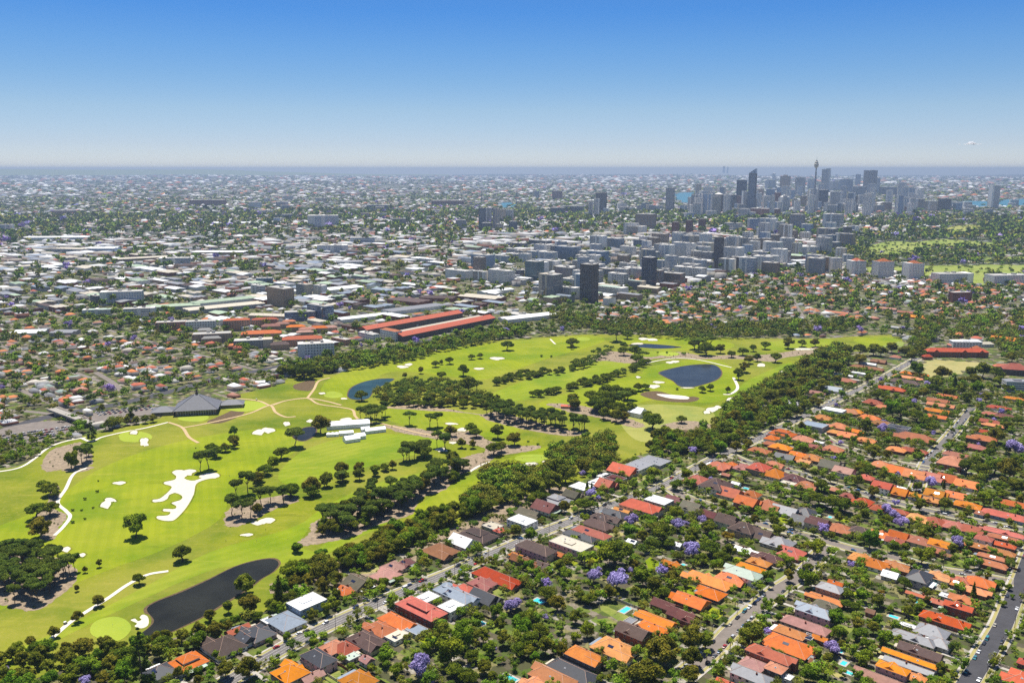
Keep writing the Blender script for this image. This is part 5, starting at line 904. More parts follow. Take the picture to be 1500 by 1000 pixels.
def lobes(kind, r):
    """centres and radii in metres of a standard crown, its height and trunk height"""
    if kind == 'fig':      # broad dome 13 m wide
        n = 20; a = r.uniform(0, 6.28, n); q = np.sqrt(r.random(n)) * 4.4; C = np.stack([q * np.cos(a), q * np.sin(a), 4.9 + 2.6 * (1 - (q / 4.4) ** 2) + r.uniform(-1.5, .6, n)], 1); R = r.uniform(1.6, 2.6, n); return C, R, 13, 9.0, 3.6
    if kind == 'pine':     # tall bare trunk, flattish head 10 m wide
        n = 16; a = r.uniform(0, 6.28, n); q = np.sqrt(r.random(n)) * 3.4; C = np.stack([q * np.cos(a), q * np.sin(a), 11.6 + 1.9 * (1 - (q / 3.5) ** 2) + r.uniform(-1.2, .8, n)], 1); R = r.uniform(1.3, 2.2, n); return C, R, 10, 15, 10
    if kind in ('gum', 'gold'):
        n = 24; a = r.uniform(0, 6.28, n); q = np.sqrt(r.random(n)) * 4.6; C = np.stack([q * np.cos(a), q * np.sin(a), 7.2 + r.uniform(-4.2, 3.6, n) * (1.15 - q / 6) - q * .1], 1); R = r.uniform(1.2, 2.3, n); return C, R, 13, 12.5, 6
    if kind in ('broad', 'lime', 'jac', 'pink'):
        n = 13; a = r.uniform(0, 6.28, n); q = np.sqrt(r.random(n)) * 3.3; C = np.stack([q * np.cos(a), q * np.sin(a), 5.2 + r.uniform(-2.0, 2.3, n)], 1); R = r.uniform(1.3, 2.2, n); return C, R, 10, 9, 4
    if kind == 'conifer':
        z = np.linspace(1.5, 12.2, 15); C = np.stack([r.normal(scale=.3, size=15), r.normal(scale=.3, size=15), z], 1); R = np.linspace(2.5, .5, 15); return C, R, 5.4, 13, 2
    if kind == 'norfolk':
        z = np.repeat(np.linspace(3, 19, 13), 4); a = r.uniform(0, 6.28, len(z)); q = (20 - z) * .17; C = np.stack([q * np.cos(a), q * np.sin(a), z], 1); R = .35 + (20 - z) * .05; return C, R, 7, 20, 3
    if kind == 'bush': n = 6; C = np.stack([r.uniform(-1, 1, n), r.uniform(-1, 1, n), r.uniform(.9, 1.7, n)], 1); R = r.uniform(.7, 1.1, n); return C, R, 3.8, 2.6, 1
LEAF = dict(fig='lf_fig', pine='lf_pine', gum='lf_gum', broad='lf_broad', lime='lf_lime', jac='lf_jac', gold='lf_gold', conifer='lf_fig', norfolk='lf_pine', bush='lf_broad', pink='lf_pink')
NL = dict(fig=4200, pine=3200, gum=4200, broad=3000, lime=2200, jac=2000, gold=2000, conifer=1300, norfolk=1800, bush=420, pink=600)
SZ = dict(fig=.30, pine=.27, gum=.30, broad=.28, lime=.28, jac=.30, gold=.28, conifer=.26, norfolk=.26, bush=.22, pink=.25)
def trunkmesh(kind, C, R, ht, r):
    m = MB(); r0 = {'fig': .55, 'pine': .3, 'gum': .42, 'norfolk': .3, 'bush': .08}.get(kind, .3)
    top = ht * .72 if kind in ('conifer', 'norfolk') else ht * .55; jog = [Vector((0, 0, -.3))]; nseg = 4
    for i in range(1, nseg + 1): jog.append(Vector((r.normal() * .25, r.normal() * .25, top * i / nseg)) if kind != 'bush' else Vector((0, 0, top * i / nseg)))
    for i in range(nseg): m.bar(jog[i], jog[i + 1], r0 * (1 - .16 * i), r0 * (1 - .16 * (i + 1)), 7)
    if kind not in ('conifer', 'norfolk', 'bush'):
        for c in C[:9]:
            s = jog[2 if c[2] < top * 1.2 else 3]; e = Vector(c); mid = (s + e) / 2 + Vector((0, 0, -.3)); m.bar(s, mid, r0 * .42, r0 * .25, 5); m.bar(mid, e, r0 * .25, r0 * .1, 5)
    return m.mesh('trunk', M['bark' if kind in ('gum', 'jac', 'lime') else 'bark_dark'])
PROTO = {}
def palmmesh(r):
    m = MB(); v = []
    for k in range(22):
        a = 6.283 * k / 22 + r.uniform(-.1, .1); e = r.uniform(.1, 1.1); ln = r.uniform(2.2, 2.9); pts = []
        for i in range(5):
            t = i / 4; rr = ln * t * math.cos(e * (1 - t * .5)); z = ln * math.sin(e) * t - 1.9 * t * t; pts.append((rr, z))
        for i in range(4):
            for s in (-1, 1):
                w0, w1 = .42 * math.sin(3.14 * (.12 + .83 * i / 4)), .42 * math.sin(3.14 * (.12 + .83 * (i + 1) / 4)) if i < 3 else .03
                q = []
                for (rr, z), w in ((pts[i], 0), (pts[i + 1], 0), (pts[i + 1], w1), (pts[i], w0)): q.append((rr * math.cos(a) - s * w * math.sin(a), rr * math.sin(a) + s * w * math.cos(a), 6.6 + z - w * .5))
                m.add(q, [(0, 1, 2, 3)])
    cr = m.mesh('crown', M['lf_broad']); at = cr.attributes.new("tint", 'FLOAT', 'FACE'); at.data.foreach_set("value", np.array([r.uniform(.1, .8) for _ in range(len(cr.polygons))], np.float32))
    return cr, MB().bar((0, 0, -.2), (.1, 0, 3.5), .26, .2, 8).bar((.1, 0, 3.5), (0, 0, 6.7), .2, .22, 8).mesh('trunk', M['bark']), 5.2, 7.5
def protos():
    for kind in LEAF:
        for v in range(3 if kind in ('fig', 'pine', 'gum', 'broad') else 2 if kind == 'jac' else 1):
            r = np.random.default_rng(hash((len(kind), ord(kind[0]), ord(kind[-1]), v)) % 9973); C, R, wd, ht, th = lobes(kind, r)
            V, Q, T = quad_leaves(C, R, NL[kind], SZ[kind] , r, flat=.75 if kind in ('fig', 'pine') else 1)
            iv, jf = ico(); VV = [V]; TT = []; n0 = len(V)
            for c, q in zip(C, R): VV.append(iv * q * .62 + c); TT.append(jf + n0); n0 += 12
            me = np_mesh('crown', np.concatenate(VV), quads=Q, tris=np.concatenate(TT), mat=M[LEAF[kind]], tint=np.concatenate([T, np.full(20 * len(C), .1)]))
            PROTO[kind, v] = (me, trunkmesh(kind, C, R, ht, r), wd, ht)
    r = random.Random(3); PROTO['palm', 0] = palmmesh(r)
protos()
NAMES = dict(fig='fig_tree', pine='pine_tree', gum='gum_tree', broad='leafy_tree', lime='leafy_tree', jac='jacaranda_tree', gold='gum_tree', conifer='cypress_tree', norfolk='norfolk_pine', bush='shrub', palm='palm_tree', pink='bougainvillea_bush')
CATS = dict(fig='fig tree', pine='pine tree', gum='gum tree', broad='garden tree', lime='garden tree', jac='jacaranda', gold='gum tree', conifer='cypress', norfolk='norfolk pine', bush='shrub', palm='palm', pink='flowering bush')
LOOK = dict(fig='dark domed fig tree', pine='tall bare-trunked pine', gum='olive green gum tree', broad='leafy green garden tree', lime='bright lime leafy tree', jac='purple jacaranda in bloom', gold='golden-leaved tree', conifer='dark narrow cypress', norfolk='tiered norfolk pine', bush='round green shrub', palm='street palm', pink='magenta bougainvillea')
def sized(w): return 'huge ' if w > 17 else 'big ' if w > 12.5 else '' if w > 8 else 'small '
def tree(kind, x, y, w, hs=1.0, look=None, group=None):
    v = rnd.randrange(3) if (kind, 1) in PROTO and (kind, 2) in PROTO else (rnd.randrange(2) if (kind, 1) in PROTO else 0)
    cr, tk, wd, ht = PROTO[kind, v]; s = w / wd; e = empty(NAMES[kind], (x, y), rnd.uniform(0, 6.28)); hz = s * hs if kind not in ('pine', 'palm') else (s * .5 + .5) * hs
    if kind == 'gum': hz = s ** .75 * hs
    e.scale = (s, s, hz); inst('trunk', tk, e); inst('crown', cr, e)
    px, py = PX(x, y, ht * hz * .6); lab(e, look or sized(w) + LOOK[kind], float(px), float(py), CATS[kind], group or {'fig': 'fig trees', 'pine': 'pines', 'gum': 'gum trees', 'broad': 'garden trees', 'jac': 'jacarandas', 'palm': 'palms'}.get(kind, CATS[kind])); return e
TREES = []   # (x, y, w)
KC = dict(f='fig', p='pine', g='gum', b='broad', l='lime', j='jac', y='gold', c='conifer', n='norfolk', s='bush', a='palm', k='pink')
def addtree(kind, px, py, wpx, centre=False, hs=1.0):
    k0 = mpp(px, py)
    if centre:
        x, y = G(px, py); w = wpx * k0; ht = {'fig': .72, 'pine': 1.3, 'gum': 1.0, 'broad': .85, 'lime': .85, 'jac': .8, 'gold': 1, 'conifer': 2.2, 'norfolk': 2.8, 'bush': .5, 'palm': 1.3, 'pink': .6}[kind] * w * .6
        x, y = G(px, py, min(ht, 14)); w = wpx * ((y * CP + (CAM_H - ht) * SP) / FOC)
    else: x, y = G(px, py); w = wpx * k0
    if kind == 'fig' and not centre and rnd.random() < .34: kind, hs = rnd.choice((('gum', .85), ('broad', 1.05), ('gum', 1.0), ('pine', .8)))
    TREES.append((x, y, w)); tree(kind, x, y, w, hs * rnd.uniform(.88, 1.14))
# base-given trees of the golf course: "crop: x,y,w(kind)"
for c, s, lst in (((0, 640), 2.778, "f555,410,108 f740,505,88 f1213,470,50 f567,600,60 g400,690,60 g318,755,55 g222,815,55 g128,855,50 g405,530,30 g348,552,26 g313,628,26 p305,548,50 f205,238,80 f180,212,60 f228,250,50 f150,332,100 f205,322,90 g170,412,125 f292,130,70 p335,112,65 p355,98,60 f360,80,45 f862,62,58 g918,60,45 g957,45,52 p818,142,62 p848,134,72 f880,85,60 f1205,42,92 f1145,92,82 b1112,132,56 f1078,155,70 f1055,182,62 p945,320,72 p985,332,76 p1022,332,66 p1062,292,80 p1100,270,70 p962,252,66 p1010,232,76 g1042,200,72 g1048,318,50 p1152,272,56 f1185,246,82 f1272,238,86 g1332,202,66 f1388,192,60 s400,180,10 s395,225,16 s345,255,16 s332,300,14 s345,335,14 s380,290,12 s295,300,16 s295,350,18"),
                  ((400, 640), 2.778, "p42,272,56 f70,242,80 f160,242,84 g212,205,60 f282,180,68 g350,176,58 f414,160,50 f455,136,42 g488,132,38 f100,468,52 p545,104,62 p577,92,52 f615,86,80 p700,52,54 g735,110,70 p668,45,50"),
                  ((400, 400), 3, "f1315,325,62 f872,380,38 f910,376,38 g650,442,32 g580,462,30 f715,413,42 f776,400,44 f835,452,66 f740,465,50 g740,402,26 s1180,368,16 s1222,370,16 f1028,340,66 f390,562,66 p600,670,62 p690,682,66 p722,676,56 g782,716,66 f870,702,66 f892,722,66 g986,728,74 g1060,758,84 f970,802,92 f1005,785,60 f665,802,86 p755,782,62 p600,822,84 p572,832,60 f492,872,42 g525,862,36 g450,890,50 f380,886,62 g300,892,70 g212,705,96 p384,642,50 p408,654,52 p430,662,52 p455,655,52 p480,642,56 p492,628,50 p418,635,46 p446,640,50 g830,768,50 g878,770,44 s1165,755,16 s1122,742,14 f860,530,92 f895,520,60 f770,500,40 f1318,590,66 g1325,600,70 f1430,600,90 f1400,570,90"),
                  ((800, 400), 3.333, "f452,576,54 f486,570,50 f760,582,50 f800,575,46 f885,586,32 f660,732,60 f940,520,66 f965,485,72 f990,442,62 f905,412,48 f1122,436,64 g1030,432,46 f850,392,64 f780,402,86 f742,384,76 f722,372,66 f800,372,66 f1070,372,56 g1180,368,76 f1250,360,52 f1312,360,52 f960,402,60 f1010,382,46 f380,402,66 f430,412,76 f470,432,66 f342,334,86 f398,322,60 f380,370,50 f440,440,70 f520,762,110 f500,720,70 g130,648,78 f245,680,100 f300,690,110 f350,700,100 f230,632,90 f330,640,110 f270,650,100 f400,620,90 f380,660,100 f300,610,90 f345,600,80 f410,690,80 g280,715,70 g340,728,80 f380,722,70 s590,392,16 s545,390,12 s670,400,26 s640,570,20 g125,372,30"),
                  ((0, 400), 3, "g480,690,52 g505,680,50 g520,668,48 g560,668,46 g575,650,46 g600,664,46 g640,660,46 g672,655,46 n405,736,40 f1335,462,100 g1240,455,60 s860,770,8 g1025,755,56 f1030,715,50 f990,785,56 f930,800,62")):
    for it in lst.split():
        a = it[1:].split(','); addtree(KC[it[0]], c[0] + float(a[0]) / s, c[1] + float(a[1]) / s, float(a[2]) / s)
# crowns given by their middles, in the streets and gardens
for c, lst in (((500, 833), "j680,840,240 j1490,320,150 j1340,700,70 g880,520,230 b960,700,290 b1060,570,220 g1250,560,170 b1360,360,160 g1420,590,160 g1260,830,170 b380,780,130 b480,880,130 b370,120,120 b1200,400,140 f1000,880,200 f1120,930,200 b1300,700,150 b740,700,120 g1400,480,130 f1150,760,160 b560,800,90 b270,870,100 b90,850,90 g1330,940,120"),
               ((750, 833), "j30,290,140 j720,60,160 j920,90,220 j1050,10,80 j290,420,80 f680,250,160 b660,540,150 g1350,650,360 g1180,920,400 g800,800,120 f300,200,200 g400,260,200 b80,500,200 f160,600,200 f240,520,190 g300,650,180 b560,590,110 g430,700,150 f120,420,170 g560,410,140 b250,90,130 g860,190,150 b1150,60,200 g1250,120,180 f1320,180,160 g1090,190,120 f780,950,120 b200,770,100 f60,700,180 g150,700,140 f600,230,130 g1420,60,170 b470,40,120"),
               ((1000, 833), "g620,520,280 g80,560,280 g200,600,200 g850,270,110 b1130,90,160 b1100,920,170 b1360,430,190 j1310,680,170 a550,210,80 a462,290,70 a360,360,80 a275,430,80 a420,665,85 a215,760,85 a930,205,70 a740,430,70 a690,160,80 a620,255,60 a760,120,70 a330,745,60 g90,760,200 g60,900,200 b840,420,90 f1440,200,150 f1450,300,130 b1120,690,110 g1280,780,120 a1290,930,110 b1060,50,130 b750,60,120 g940,50,120 b650,110,70 f560,620,90 b30,380,70 f20,120,100 g1400,650,100 b1380,560,140"),
               ((1250, 833), "b90,220,150 g220,270,140 b270,580,190 f450,120,140 b1310,690,90 b1235,820,100 b880,920,80 g780,870,130 b1280,130,100 b1370,150,80 g40,450,150 b400,930,110 b110,640,120 b60,560,150 g480,370,110 b220,440,110 b90,770,170 b560,350,90 g640,200,110 c1060,180,60 g180,500,130 g650,280,80 b860,60,80 y250,190,60 g1180,60,80 b1400,240,50 b1160,400,60 b1320,300,60 f30,340,130 b330,350,80"),
               ((750, 666), "j620,160,70 j690,340,110 j760,375,60 j1050,570,150 j1450,600,150 f900,840,350 f1330,660,260 f640,420,190 g460,440,120 g200,250,240 b1040,650,150 l1450,500,140 a640,900,110 g60,180,150 g330,200,240 g480,130,200 f250,340,180 g400,80,180 f750,90,180 g620,60,160 f850,40,160 g60,320,180 f190,380,150 g30,640,130 b170,700,130 b640,545,100 b1250,150,150 b1060,250,90 b1170,320,90 g1150,690,130 f1240,780,180 b1030,730,80 b1230,560,120 f1380,760,130 f1450,880,120 g1080,950,130 b270,560,70 c660,260,50 c700,280,40 b880,330,70 b1440,250,120 f960,120,90 g420,960,150 b150,960,110"),
               ((1000, 666), "j170,570,110 j30,600,70 j200,650,80 j80,830,170 l850,640,140 l1160,790,200 f1220,260,140 f1200,370,190 f1320,400,200 f1430,440,180 y400,690,120 b700,60,60 b540,160,80 g360,430,110 f430,480,110 g630,560,110 g800,570,100 g950,590,100 g1150,660,90 g100,680,160 g230,600,170 b60,740,140 f250,800,200 f350,880,180 f170,900,160 g420,820,150 b300,960,130 a780,330,60 a870,310,60 a960,290,60 g700,410,50 g850,830,80 a1060,920,110 a1340,860,90 b1200,500,70 g1310,700,80 b300,90,50 b40,160,120 f260,160,120 g170,90,100 f1040,340,100 g1380,540,100 g1160,140,100 f950,390,80 g1300,200,90 a1360,220,60 l1440,560,50 b20,540,90 g280,390,80 f1100,980,120 b930,930,120"),
               ((1250, 666), "j300,480,110 j360,530,110 j420,590,130 j910,750,150 j400,200,60 j690,240,120 l610,870,190 b150,740,180 f300,560,140 g810,420,130 g590,410,150 g640,650,170 b1160,370,170 f1000,100,170 f1130,110,200 f1250,90,210 g1380,110,240 g1440,230,200 f1280,270,160 b350,800,120 g460,800,100 l430,880,90 g880,820,120 g180,300,130 g60,90,140 f150,110,120 g40,220,120 f1320,330,120 l960,530,70 g1000,490,110 c800,250,36 g920,320,60 g1380,580,90 g1180,540,60 f90,150,110 g270,170,110 g30,350,90 b560,270,110 b1010,750,60 g860,190,50 f1440,50,150 g1090,40,130 g680,690,90 l40,545,80 g100,520,90 g1470,380,100"),
               ((1000, 500), "j90,950,90 j1390,885,60 g1230,360,160 g1150,270,180 g1240,200,180 g1350,220,160 g1050,330,130 g1060,270,160 g1000,270,130 g1250,120,150 g1330,130,140 g1080,180,150 g870,370,150 g780,450,160 g830,520,140 g700,470,120 g580,510,160 f500,550,160 g620,590,170 g460,640,160 b560,660,160 g530,720,150 f640,740,150 g370,740,180 g330,840,190 f640,650,140 g720,640,140 b780,700,130 f950,600,160 g920,640,100 g1010,590,120 g1070,540,130 g1150,500,110 g1200,520,100 f760,580,100 g960,450,130 f300,680,110 b420,840,150 f240,930,160 b330,920,150 f120,900,150 g500,800,120 b1050,930,130 b1400,660,90 g1050,740,80 b1000,900,90 g1450,60,120 f1460,150,130 g1360,320,90 b1400,450,80 f400,560,110 b1010,470,100 f660,540,110 g880,440,110 g940,370,120 g1180,410,80"),
               ((1250, 500), "j1430,920,180 j250,760,110 j1110,520,60 j530,530,70 j660,370,80 c897,340,55 g520,100,120 b350,580,170 f420,620,180 f560,640,160 f650,690,150 f480,560,120 f700,740,140 g790,250,170 g1030,240,120 g1150,240,170 f1250,260,180 g970,320,110 b1100,400,130 g960,400,120 f1290,330,150 b570,220,160 g1060,310,120 g730,340,140 b850,430,120 g1000,480,130 g1170,470,110 f220,450,150 g300,500,90 g130,310,80 f190,610,130 g110,720,150 g190,930,190 f370,860,130 g280,820,100 b700,890,90 g1280,790,180 g1360,720,110 f1450,680,110 g1400,110,120 f630,20,130 g560,40,90 g450,60,120 g340,30,130 g180,50,160 g60,130,150 g250,60,120 f60,60,150 g1040,700,60 l1060,680,90 b870,770,60 b1350,930,110 f1200,960,140 g300,970,110 f1230,900,90 g560,970,90 g1480,480,70 f1340,400,90 f700,400,110 g620,430,120 f800,640,100 g540,480,100"),
               ((0, 833), "g720,640,230 g580,700,150 f1110,740,250 g190,780,170 g300,790,160 b780,830,190 n1240,900,210 g980,800,200 b590,950,160 g430,830,180 g640,870,160 g900,930,190 b1090,920,180 g130,930,140 g20,770,80 b430,960,160 j60,870,70 j750,980,120 g1390,700,160 b1400,570,110 g280,650,100 g1000,950,140 g30,900,110 g1280,690,110 b860,740,130 g250,920,150"),
               ((250, 833), "g690,270,230 g660,100,220 g500,330,110 g340,390,130 c950,180,110 g1090,100,160 b240,620,150 g480,850,190 g680,840,240 b870,620,90 b1020,590,80 g1240,390,130 b1370,350,120 g100,560,150 g250,520,140 g380,500,130 g30,650,120 b400,740,110 b350,860,90 b1260,640,100 g500,480,120 f760,400,130 g860,300,110 b970,350,110 f60,720,80 b240,900,110 g1340,130,180 g1440,60,150 b1460,210,100 b940,760,50 g880,440,60 b150,660,100 g580,560,60 b1450,300,110 b620,620,60 g1210,80,150 g1280,20,160 g60,900,110 g240,970,120 b900,900,60")):
    for it in lst.split():
        a = it[1:].split(','); addtree(KC[it[0]], c[0] + float(a[0]) / 6, c[1] + float(a[1]) / 6, float(a[2]) / 6, centre=True)
print("explicit trees", len(TREES))
# ================================================================ GROVES AND BELTS
def stone(poly_px, spacing, seed=0, world=None):
    """jittered points, in the street-grid axes, inside a polygon given in the photo's pixels"""
    w = np.array([G(*p) for p in poly_px]); x0, y0 = w.min(0); x1, y1 = w.max(0); r = np.random.default_rng(seed)
    X, Y = np.meshgrid(np.arange(x0, x1, spacing), np.arange(y0, y1, spacing)); X = X.ravel() + r.uniform(-.45, .45, X.size) * spacing; Y = Y.ravel() + r.uniform(-.45, .45, Y.size) * spacing
    px, py = PX(X, Y); k = inpoly(px, py, poly_px); return X[k], Y[k]
FT = []     # stuff trees: x, y, width, kind index
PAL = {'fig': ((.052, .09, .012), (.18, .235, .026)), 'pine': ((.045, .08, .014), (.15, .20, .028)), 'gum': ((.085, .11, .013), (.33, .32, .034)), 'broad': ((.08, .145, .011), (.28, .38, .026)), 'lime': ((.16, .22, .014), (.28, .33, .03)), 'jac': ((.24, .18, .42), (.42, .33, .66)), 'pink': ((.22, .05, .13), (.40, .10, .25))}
KI = list(PAL)
def stuff_tree(x, y, w, kind): FT.append((x, y, w, KI.index(kind)))
def grove(poly, spacing, kinds, wr, real, seed, keep=1.0, hs=1.0):
    X, Y = stone(poly, spacing, seed); r = random.Random(seed)
    T = np.array(TREES) if TREES else np.zeros((1, 3)); order = np.argsort(np.hypot(X, Y)); n = 0
    for i in order:
        if r.random() > keep: continue
        w = r.uniform(*wr); k = r.choice(kinds)
        if (np.hypot(T[:, 0] - X[i], T[:, 1] - Y[i]) < (T[:, 2] + w) * .3).any(): continue
        if infoot(X[i], Y[i], 1.5) or onroad(X[i], Y[i], 1.5): continue
        if n < real: tree(k, X[i], Y[i], w, hs * r.uniform(.88, 1.12)); n += 1
        else: stuff_tree(X[i], Y[i], w, k)
        TREES.append((X[i], Y[i], w))
CJ = lambda p: crop(1000, 500, 6, p)
grove(C1([(-40, 490), (130, 480), (280, 510), (298, 580), (260, 620), (215, 655), (150, 690), (60, 680), (-40, 640)]), 7.8, ['pine'], (10, 13.5), 70, 1, hs=1.0)
grove(C2([(150, 400), (170, 350), (300, 290), (430, 240), (590, 200), (680, 150), (760, 110), (790, 150), (700, 205), (600, 238), (560, 300), (440, 340), (330, 390), (200, 415)]), 8.6, ['pine', 'fig', 'gum', 'pine'], (11, 16), 90, 2)
grove(C6([(905, 615), (1000, 608), (1100, 632), (1300, 672), (1400, 690), (1380, 706), (1290, 700), (1130, 684), (960, 645)]), 8.6, ['pine'], (10, 13.5), 70, 3, hs=1.05)
grove(C6([(440, 545), (500, 500), (600, 478), (760, 480), (840, 500), (900, 530), (990, 560), (1000, 590), (900, 600), (800, 590), (640, 590), (500, 585)]), 10.5, ['fig', 'gum', 'fig'], (11, 15), 42, 4)
grove(C6([(945, 492), (1010, 460), (1100, 445), (1300, 422), (1390, 395), (1490, 335), (1500, 350), (1400, 408), (1300, 440), (1100, 472), (960, 500)]), 11, ['fig'], (11, 14), 34, 5)
grove(C6([(1130, 545), (1180, 525), (1260, 518), (1340, 490), (1420, 470), (1560, 430), (1570, 445), (1430, 490), (1340, 508), (1260, 530), (1150, 550)]), 11, ['fig'], (11, 14), 24, 6)
grove(C7([(0, 590), (60, 575), (170, 535), (250, 520), (390, 480), (470, 440), (500, 400), (500, 450), (420, 490), (250, 545), (100, 580)]), 11, ['fig'], (11, 14), 20, 7)
grove(C7([(120, 445), (200, 420), (260, 380), (300, 360), (290, 380), (210, 435), (140, 460)]), 11, ['fig'], (10, 13), 8, 8)
grove(C6([(0, 445), (60, 415), (130, 400), (250, 385), (380, 370), (500, 345), (600, 335), (750, 300), (900, 262), (1100, 232), (1125, 270), (900, 320), (760, 345), (620, 385), (500, 405), (400, 420), (250, 440), (190, 468), (90, 470)]), 10.5, ['fig', 'gum', 'broad'], (12, 18), 20, 9)
grove(C7([(0, 220), (150, 262), (300, 300), (480, 315), (680, 330), (1000, 322), (1333, 300), (1450, 292), (1560, 250), (1333, 240), (1000, 252), (600, 262), (0, 205)]), 12.5, ['fig', 'gum'], (12, 17), 0, 10)
grove(C2([(20, 600), (100, 560), (160, 520), (330, 480), (450, 410), (640, 340), (760, 295), (860, 210), (830, 170), (960, 130), (1100, 150), (1130, 60), (1389, 0), (1389, 90), (1200, 190), (1060, 240), (960, 280), (860, 320), (760, 340), (600, 430), (540, 470), (400, 530), (300, 540), (200, 580), (100, 640), (20, 690)]), 7.6, ['gum', 'fig', 'gum', 'broad'], (11, 18), 90, 11)
grove(CJ([(620, 1000), (200, 1000), (-100, 990), (-300, 960), (-250, 860), (250, 800), (400, 560), (640, 450), (1000, 240), (1200, 90), (1420, 60), (1500, 100), (1400, 260), (1300, 330), (1150, 420), (1050, 530), (900, 680), (780, 720), (560, 850)]), 8.8, ['gum', 'fig', 'broad', 'gum'], (11, 17), 50, 12)
grove([(250, 960), (200, 985), (-80, 1060), (-60, 980), (40, 960), (110, 955), (200, 950), (330, 918), (420, 880), (470, 860), (500, 868), (440, 895), (390, 925), (300, 950)], 7.6, ['gum', 'broad', 'fig'], (9, 15), 60, 13)
grove([(-60, 640), (20, 650), (48, 655), (40, 672), (0, 684), (-60, 695)], 8, ['gum', 'broad'], (7, 11), 14, 14)
grove(C5([(230, 660), (300, 610), (420, 590), (640, 560), (900, 470), (1180, 440), (1200, 425), (1220, 450), (1000, 500), (900, 510), (700, 560), (600, 590), (430, 610), (330, 655)]), 9, ['gum', 'broad', 'lime', 'fig'], (6, 10), 14, 15, .75)
grove(C5([(600, 540), (760, 500), (900, 475), (1100, 420), (1150, 425), (900, 492), (700, 535), (620, 560)]), 6.5, ['pink', 'pink', 'broad'], (5, 7), 16, 16, .6)
grove(C5([(0, 690), (120, 640), (230, 612), (250, 625), (120, 668), (0, 712)]), 8, ['gum'], (6, 9), 0, 17, .8)
for q_ in (0, 1, 4, 5, 8): grove(FIELDS[q_][0], 26, ['fig', 'gum', 'broad'], (9, 17), 0, 60 + q_, .3)
grove(CK([(540, -170), (800, -150), (1500, -260), (1600, 60), (1560, 180), (1330, 170), (1260, 60), (1150, -30), (850, -40), (640, 20), (650, 150), (560, 180), (430, 100), (500, 0)]), 10, ['fig', 'gum', 'broad', 'gum'], (9, 15), 10, 18, .85)
for q_, p_ in enumerate(MUL):
    X_, Y_ = stone(p_, 9, 200 + q_); rq = random.Random(q_)
    for x_, y_ in zip(X_, Y_):
        if rq.random() < .5: stuff_tree(x_, y_, rq.uniform(.9, 2.6), rq.choice(('gum', 'fig', 'broad')))
# ================================================================ TREES AND SHRUBS BETWEEN THE HOUSES
def infill():
    r = np.random.default_rng(21); sp = 6.2; U, V = np.meshgrid(np.arange(-1300, 1300, sp), np.arange(0, 1700, sp)); U = U.ravel() + r.uniform(-.45, .45, U.size) * sp; V = V.ravel() + r.uniform(-.45, .45, V.size) * sp
    X = U * UB[0] + V * UA[0]; Y = U * UB[1] + V * UA[1]; k = Y > 300; X, Y = X[k], Y[k]; px, py = PX(X, Y); dist = np.hypot(X, Y)
    k = (px > -40) & (px < 1540) & (py > 505) & (py < 1060) & (~inpoly(px, py, GOLF)) & (dist < 1420); k &= (py > 640) | (px > 900)
    X, Y, px, py = X[k], Y[k], px[k], py[k]; k = ~infoot(X, Y, .8) & ~onroad(X, Y, 0.9)
    for p, _ in FIELDS: k &= ~inpoly(px, py, p)
    k &= ~inpoly(px, py, crop(750, 833, 6, [(680, 420), (770, 290), (1050, 400), (940, 500), (830, 540)])) & ~inpoly(px, py, crop(750, 666, 6, [(1170, 930), (1210, 895), (1380, 990), (1300, 1010)]))
    X, Y = X[k], Y[k]; rr = random.Random(5); T = np.array(TREES); bank = 0
    kinds = ['broad'] * 9 + ['gum'] * 6 + ['fig'] * 3 + ['lime'] * 2
    for x, y in sorted(zip(X, Y), key=lambda q: q[1]):
        road_edge = onroad(x, y, 4.5)
        if rr.random() > (.6 if not road_edge else .56): continue
        big = rr.random(); w = rr.uniform(2.6, 5.0) if big < .38 or infoot(x, y, 2.0) else rr.uniform(5.5, 11.5)
        if (np.hypot(T[:, 0] - x, T[:, 1] - y) < (T[:, 2] * .33 + w * .27)).any(): continue
        kd = rr.choice(kinds)
        if rr.random() < .012 and w > 5: kd = 'jac'
        stuff_tree(x, y, w, kd)
infill()
# ================================================================ THE WIDER SUBURBS, WAREHOUSES AND FAR CITY
QV, QF, QC, TF, TC = [], [], [], [], []; QN = [0]
def far_build(cx, cy, L_, W_, h, rh, ang, wc, rc, store=None):
    """many simple buildings at once: walls and a hipped (rh>0) or flat roof"""
    n = len(cx); c, s = np.cos(ang), np.sin(ang); hx, hy = L_ / 2, W_ / 2; z0 = gz(cx, cy) - .5 * (np.hypot(cx, cy) > 12000)
    def P(u, v, z): return np.stack([cx + u * c - v * s, cy + u * s + v * c, z + z0], 1)
    ridge = np.maximum(hx - hy, .1)
    V = np.stack([P(-hx, -hy, 0), P(hx, -hy, 0), P(hx, hy, 0), P(-hx, hy, 0), P(-hx, -hy, h), P(hx, -hy, h), P(hx, hy, h), P(-hx, hy, h), P(-ridge, 0 * hx, h + rh), P(ridge, 0 * hx, h + rh)], 1)
    b = QN[0] + np.arange(n)[:, None] * 10; q = np.array([(0, 1, 5, 4), (1, 2, 6, 5), (2, 3, 7, 6), (3, 0, 4, 7), (4, 5, 9, 8), (6, 7, 8, 9)]); t = np.array([(5, 6, 9), (7, 4, 8)])
    Q = (q[None] + b[:, :, None].repeat(6, 1)[:, :, :1] * 0 + b[:, None, :].reshape(n, 1, 1)).reshape(-1, 4); T = (t[None] + b.reshape(n, 1, 1)).reshape(-1, 3)
    colq = np.concatenate([np.repeat(wc[:, None], 4, 1), np.repeat(rc[:, None], 2, 1)], 1).reshape(-1, 3); colt = np.repeat(rc[:, None], 2, 1).reshape(-1, 3)
    QV.append(V.reshape(-1, 3)); QF.append(Q); QC.append(colq); TF.append(T); TC.append(colt); QN[0] += n * 10
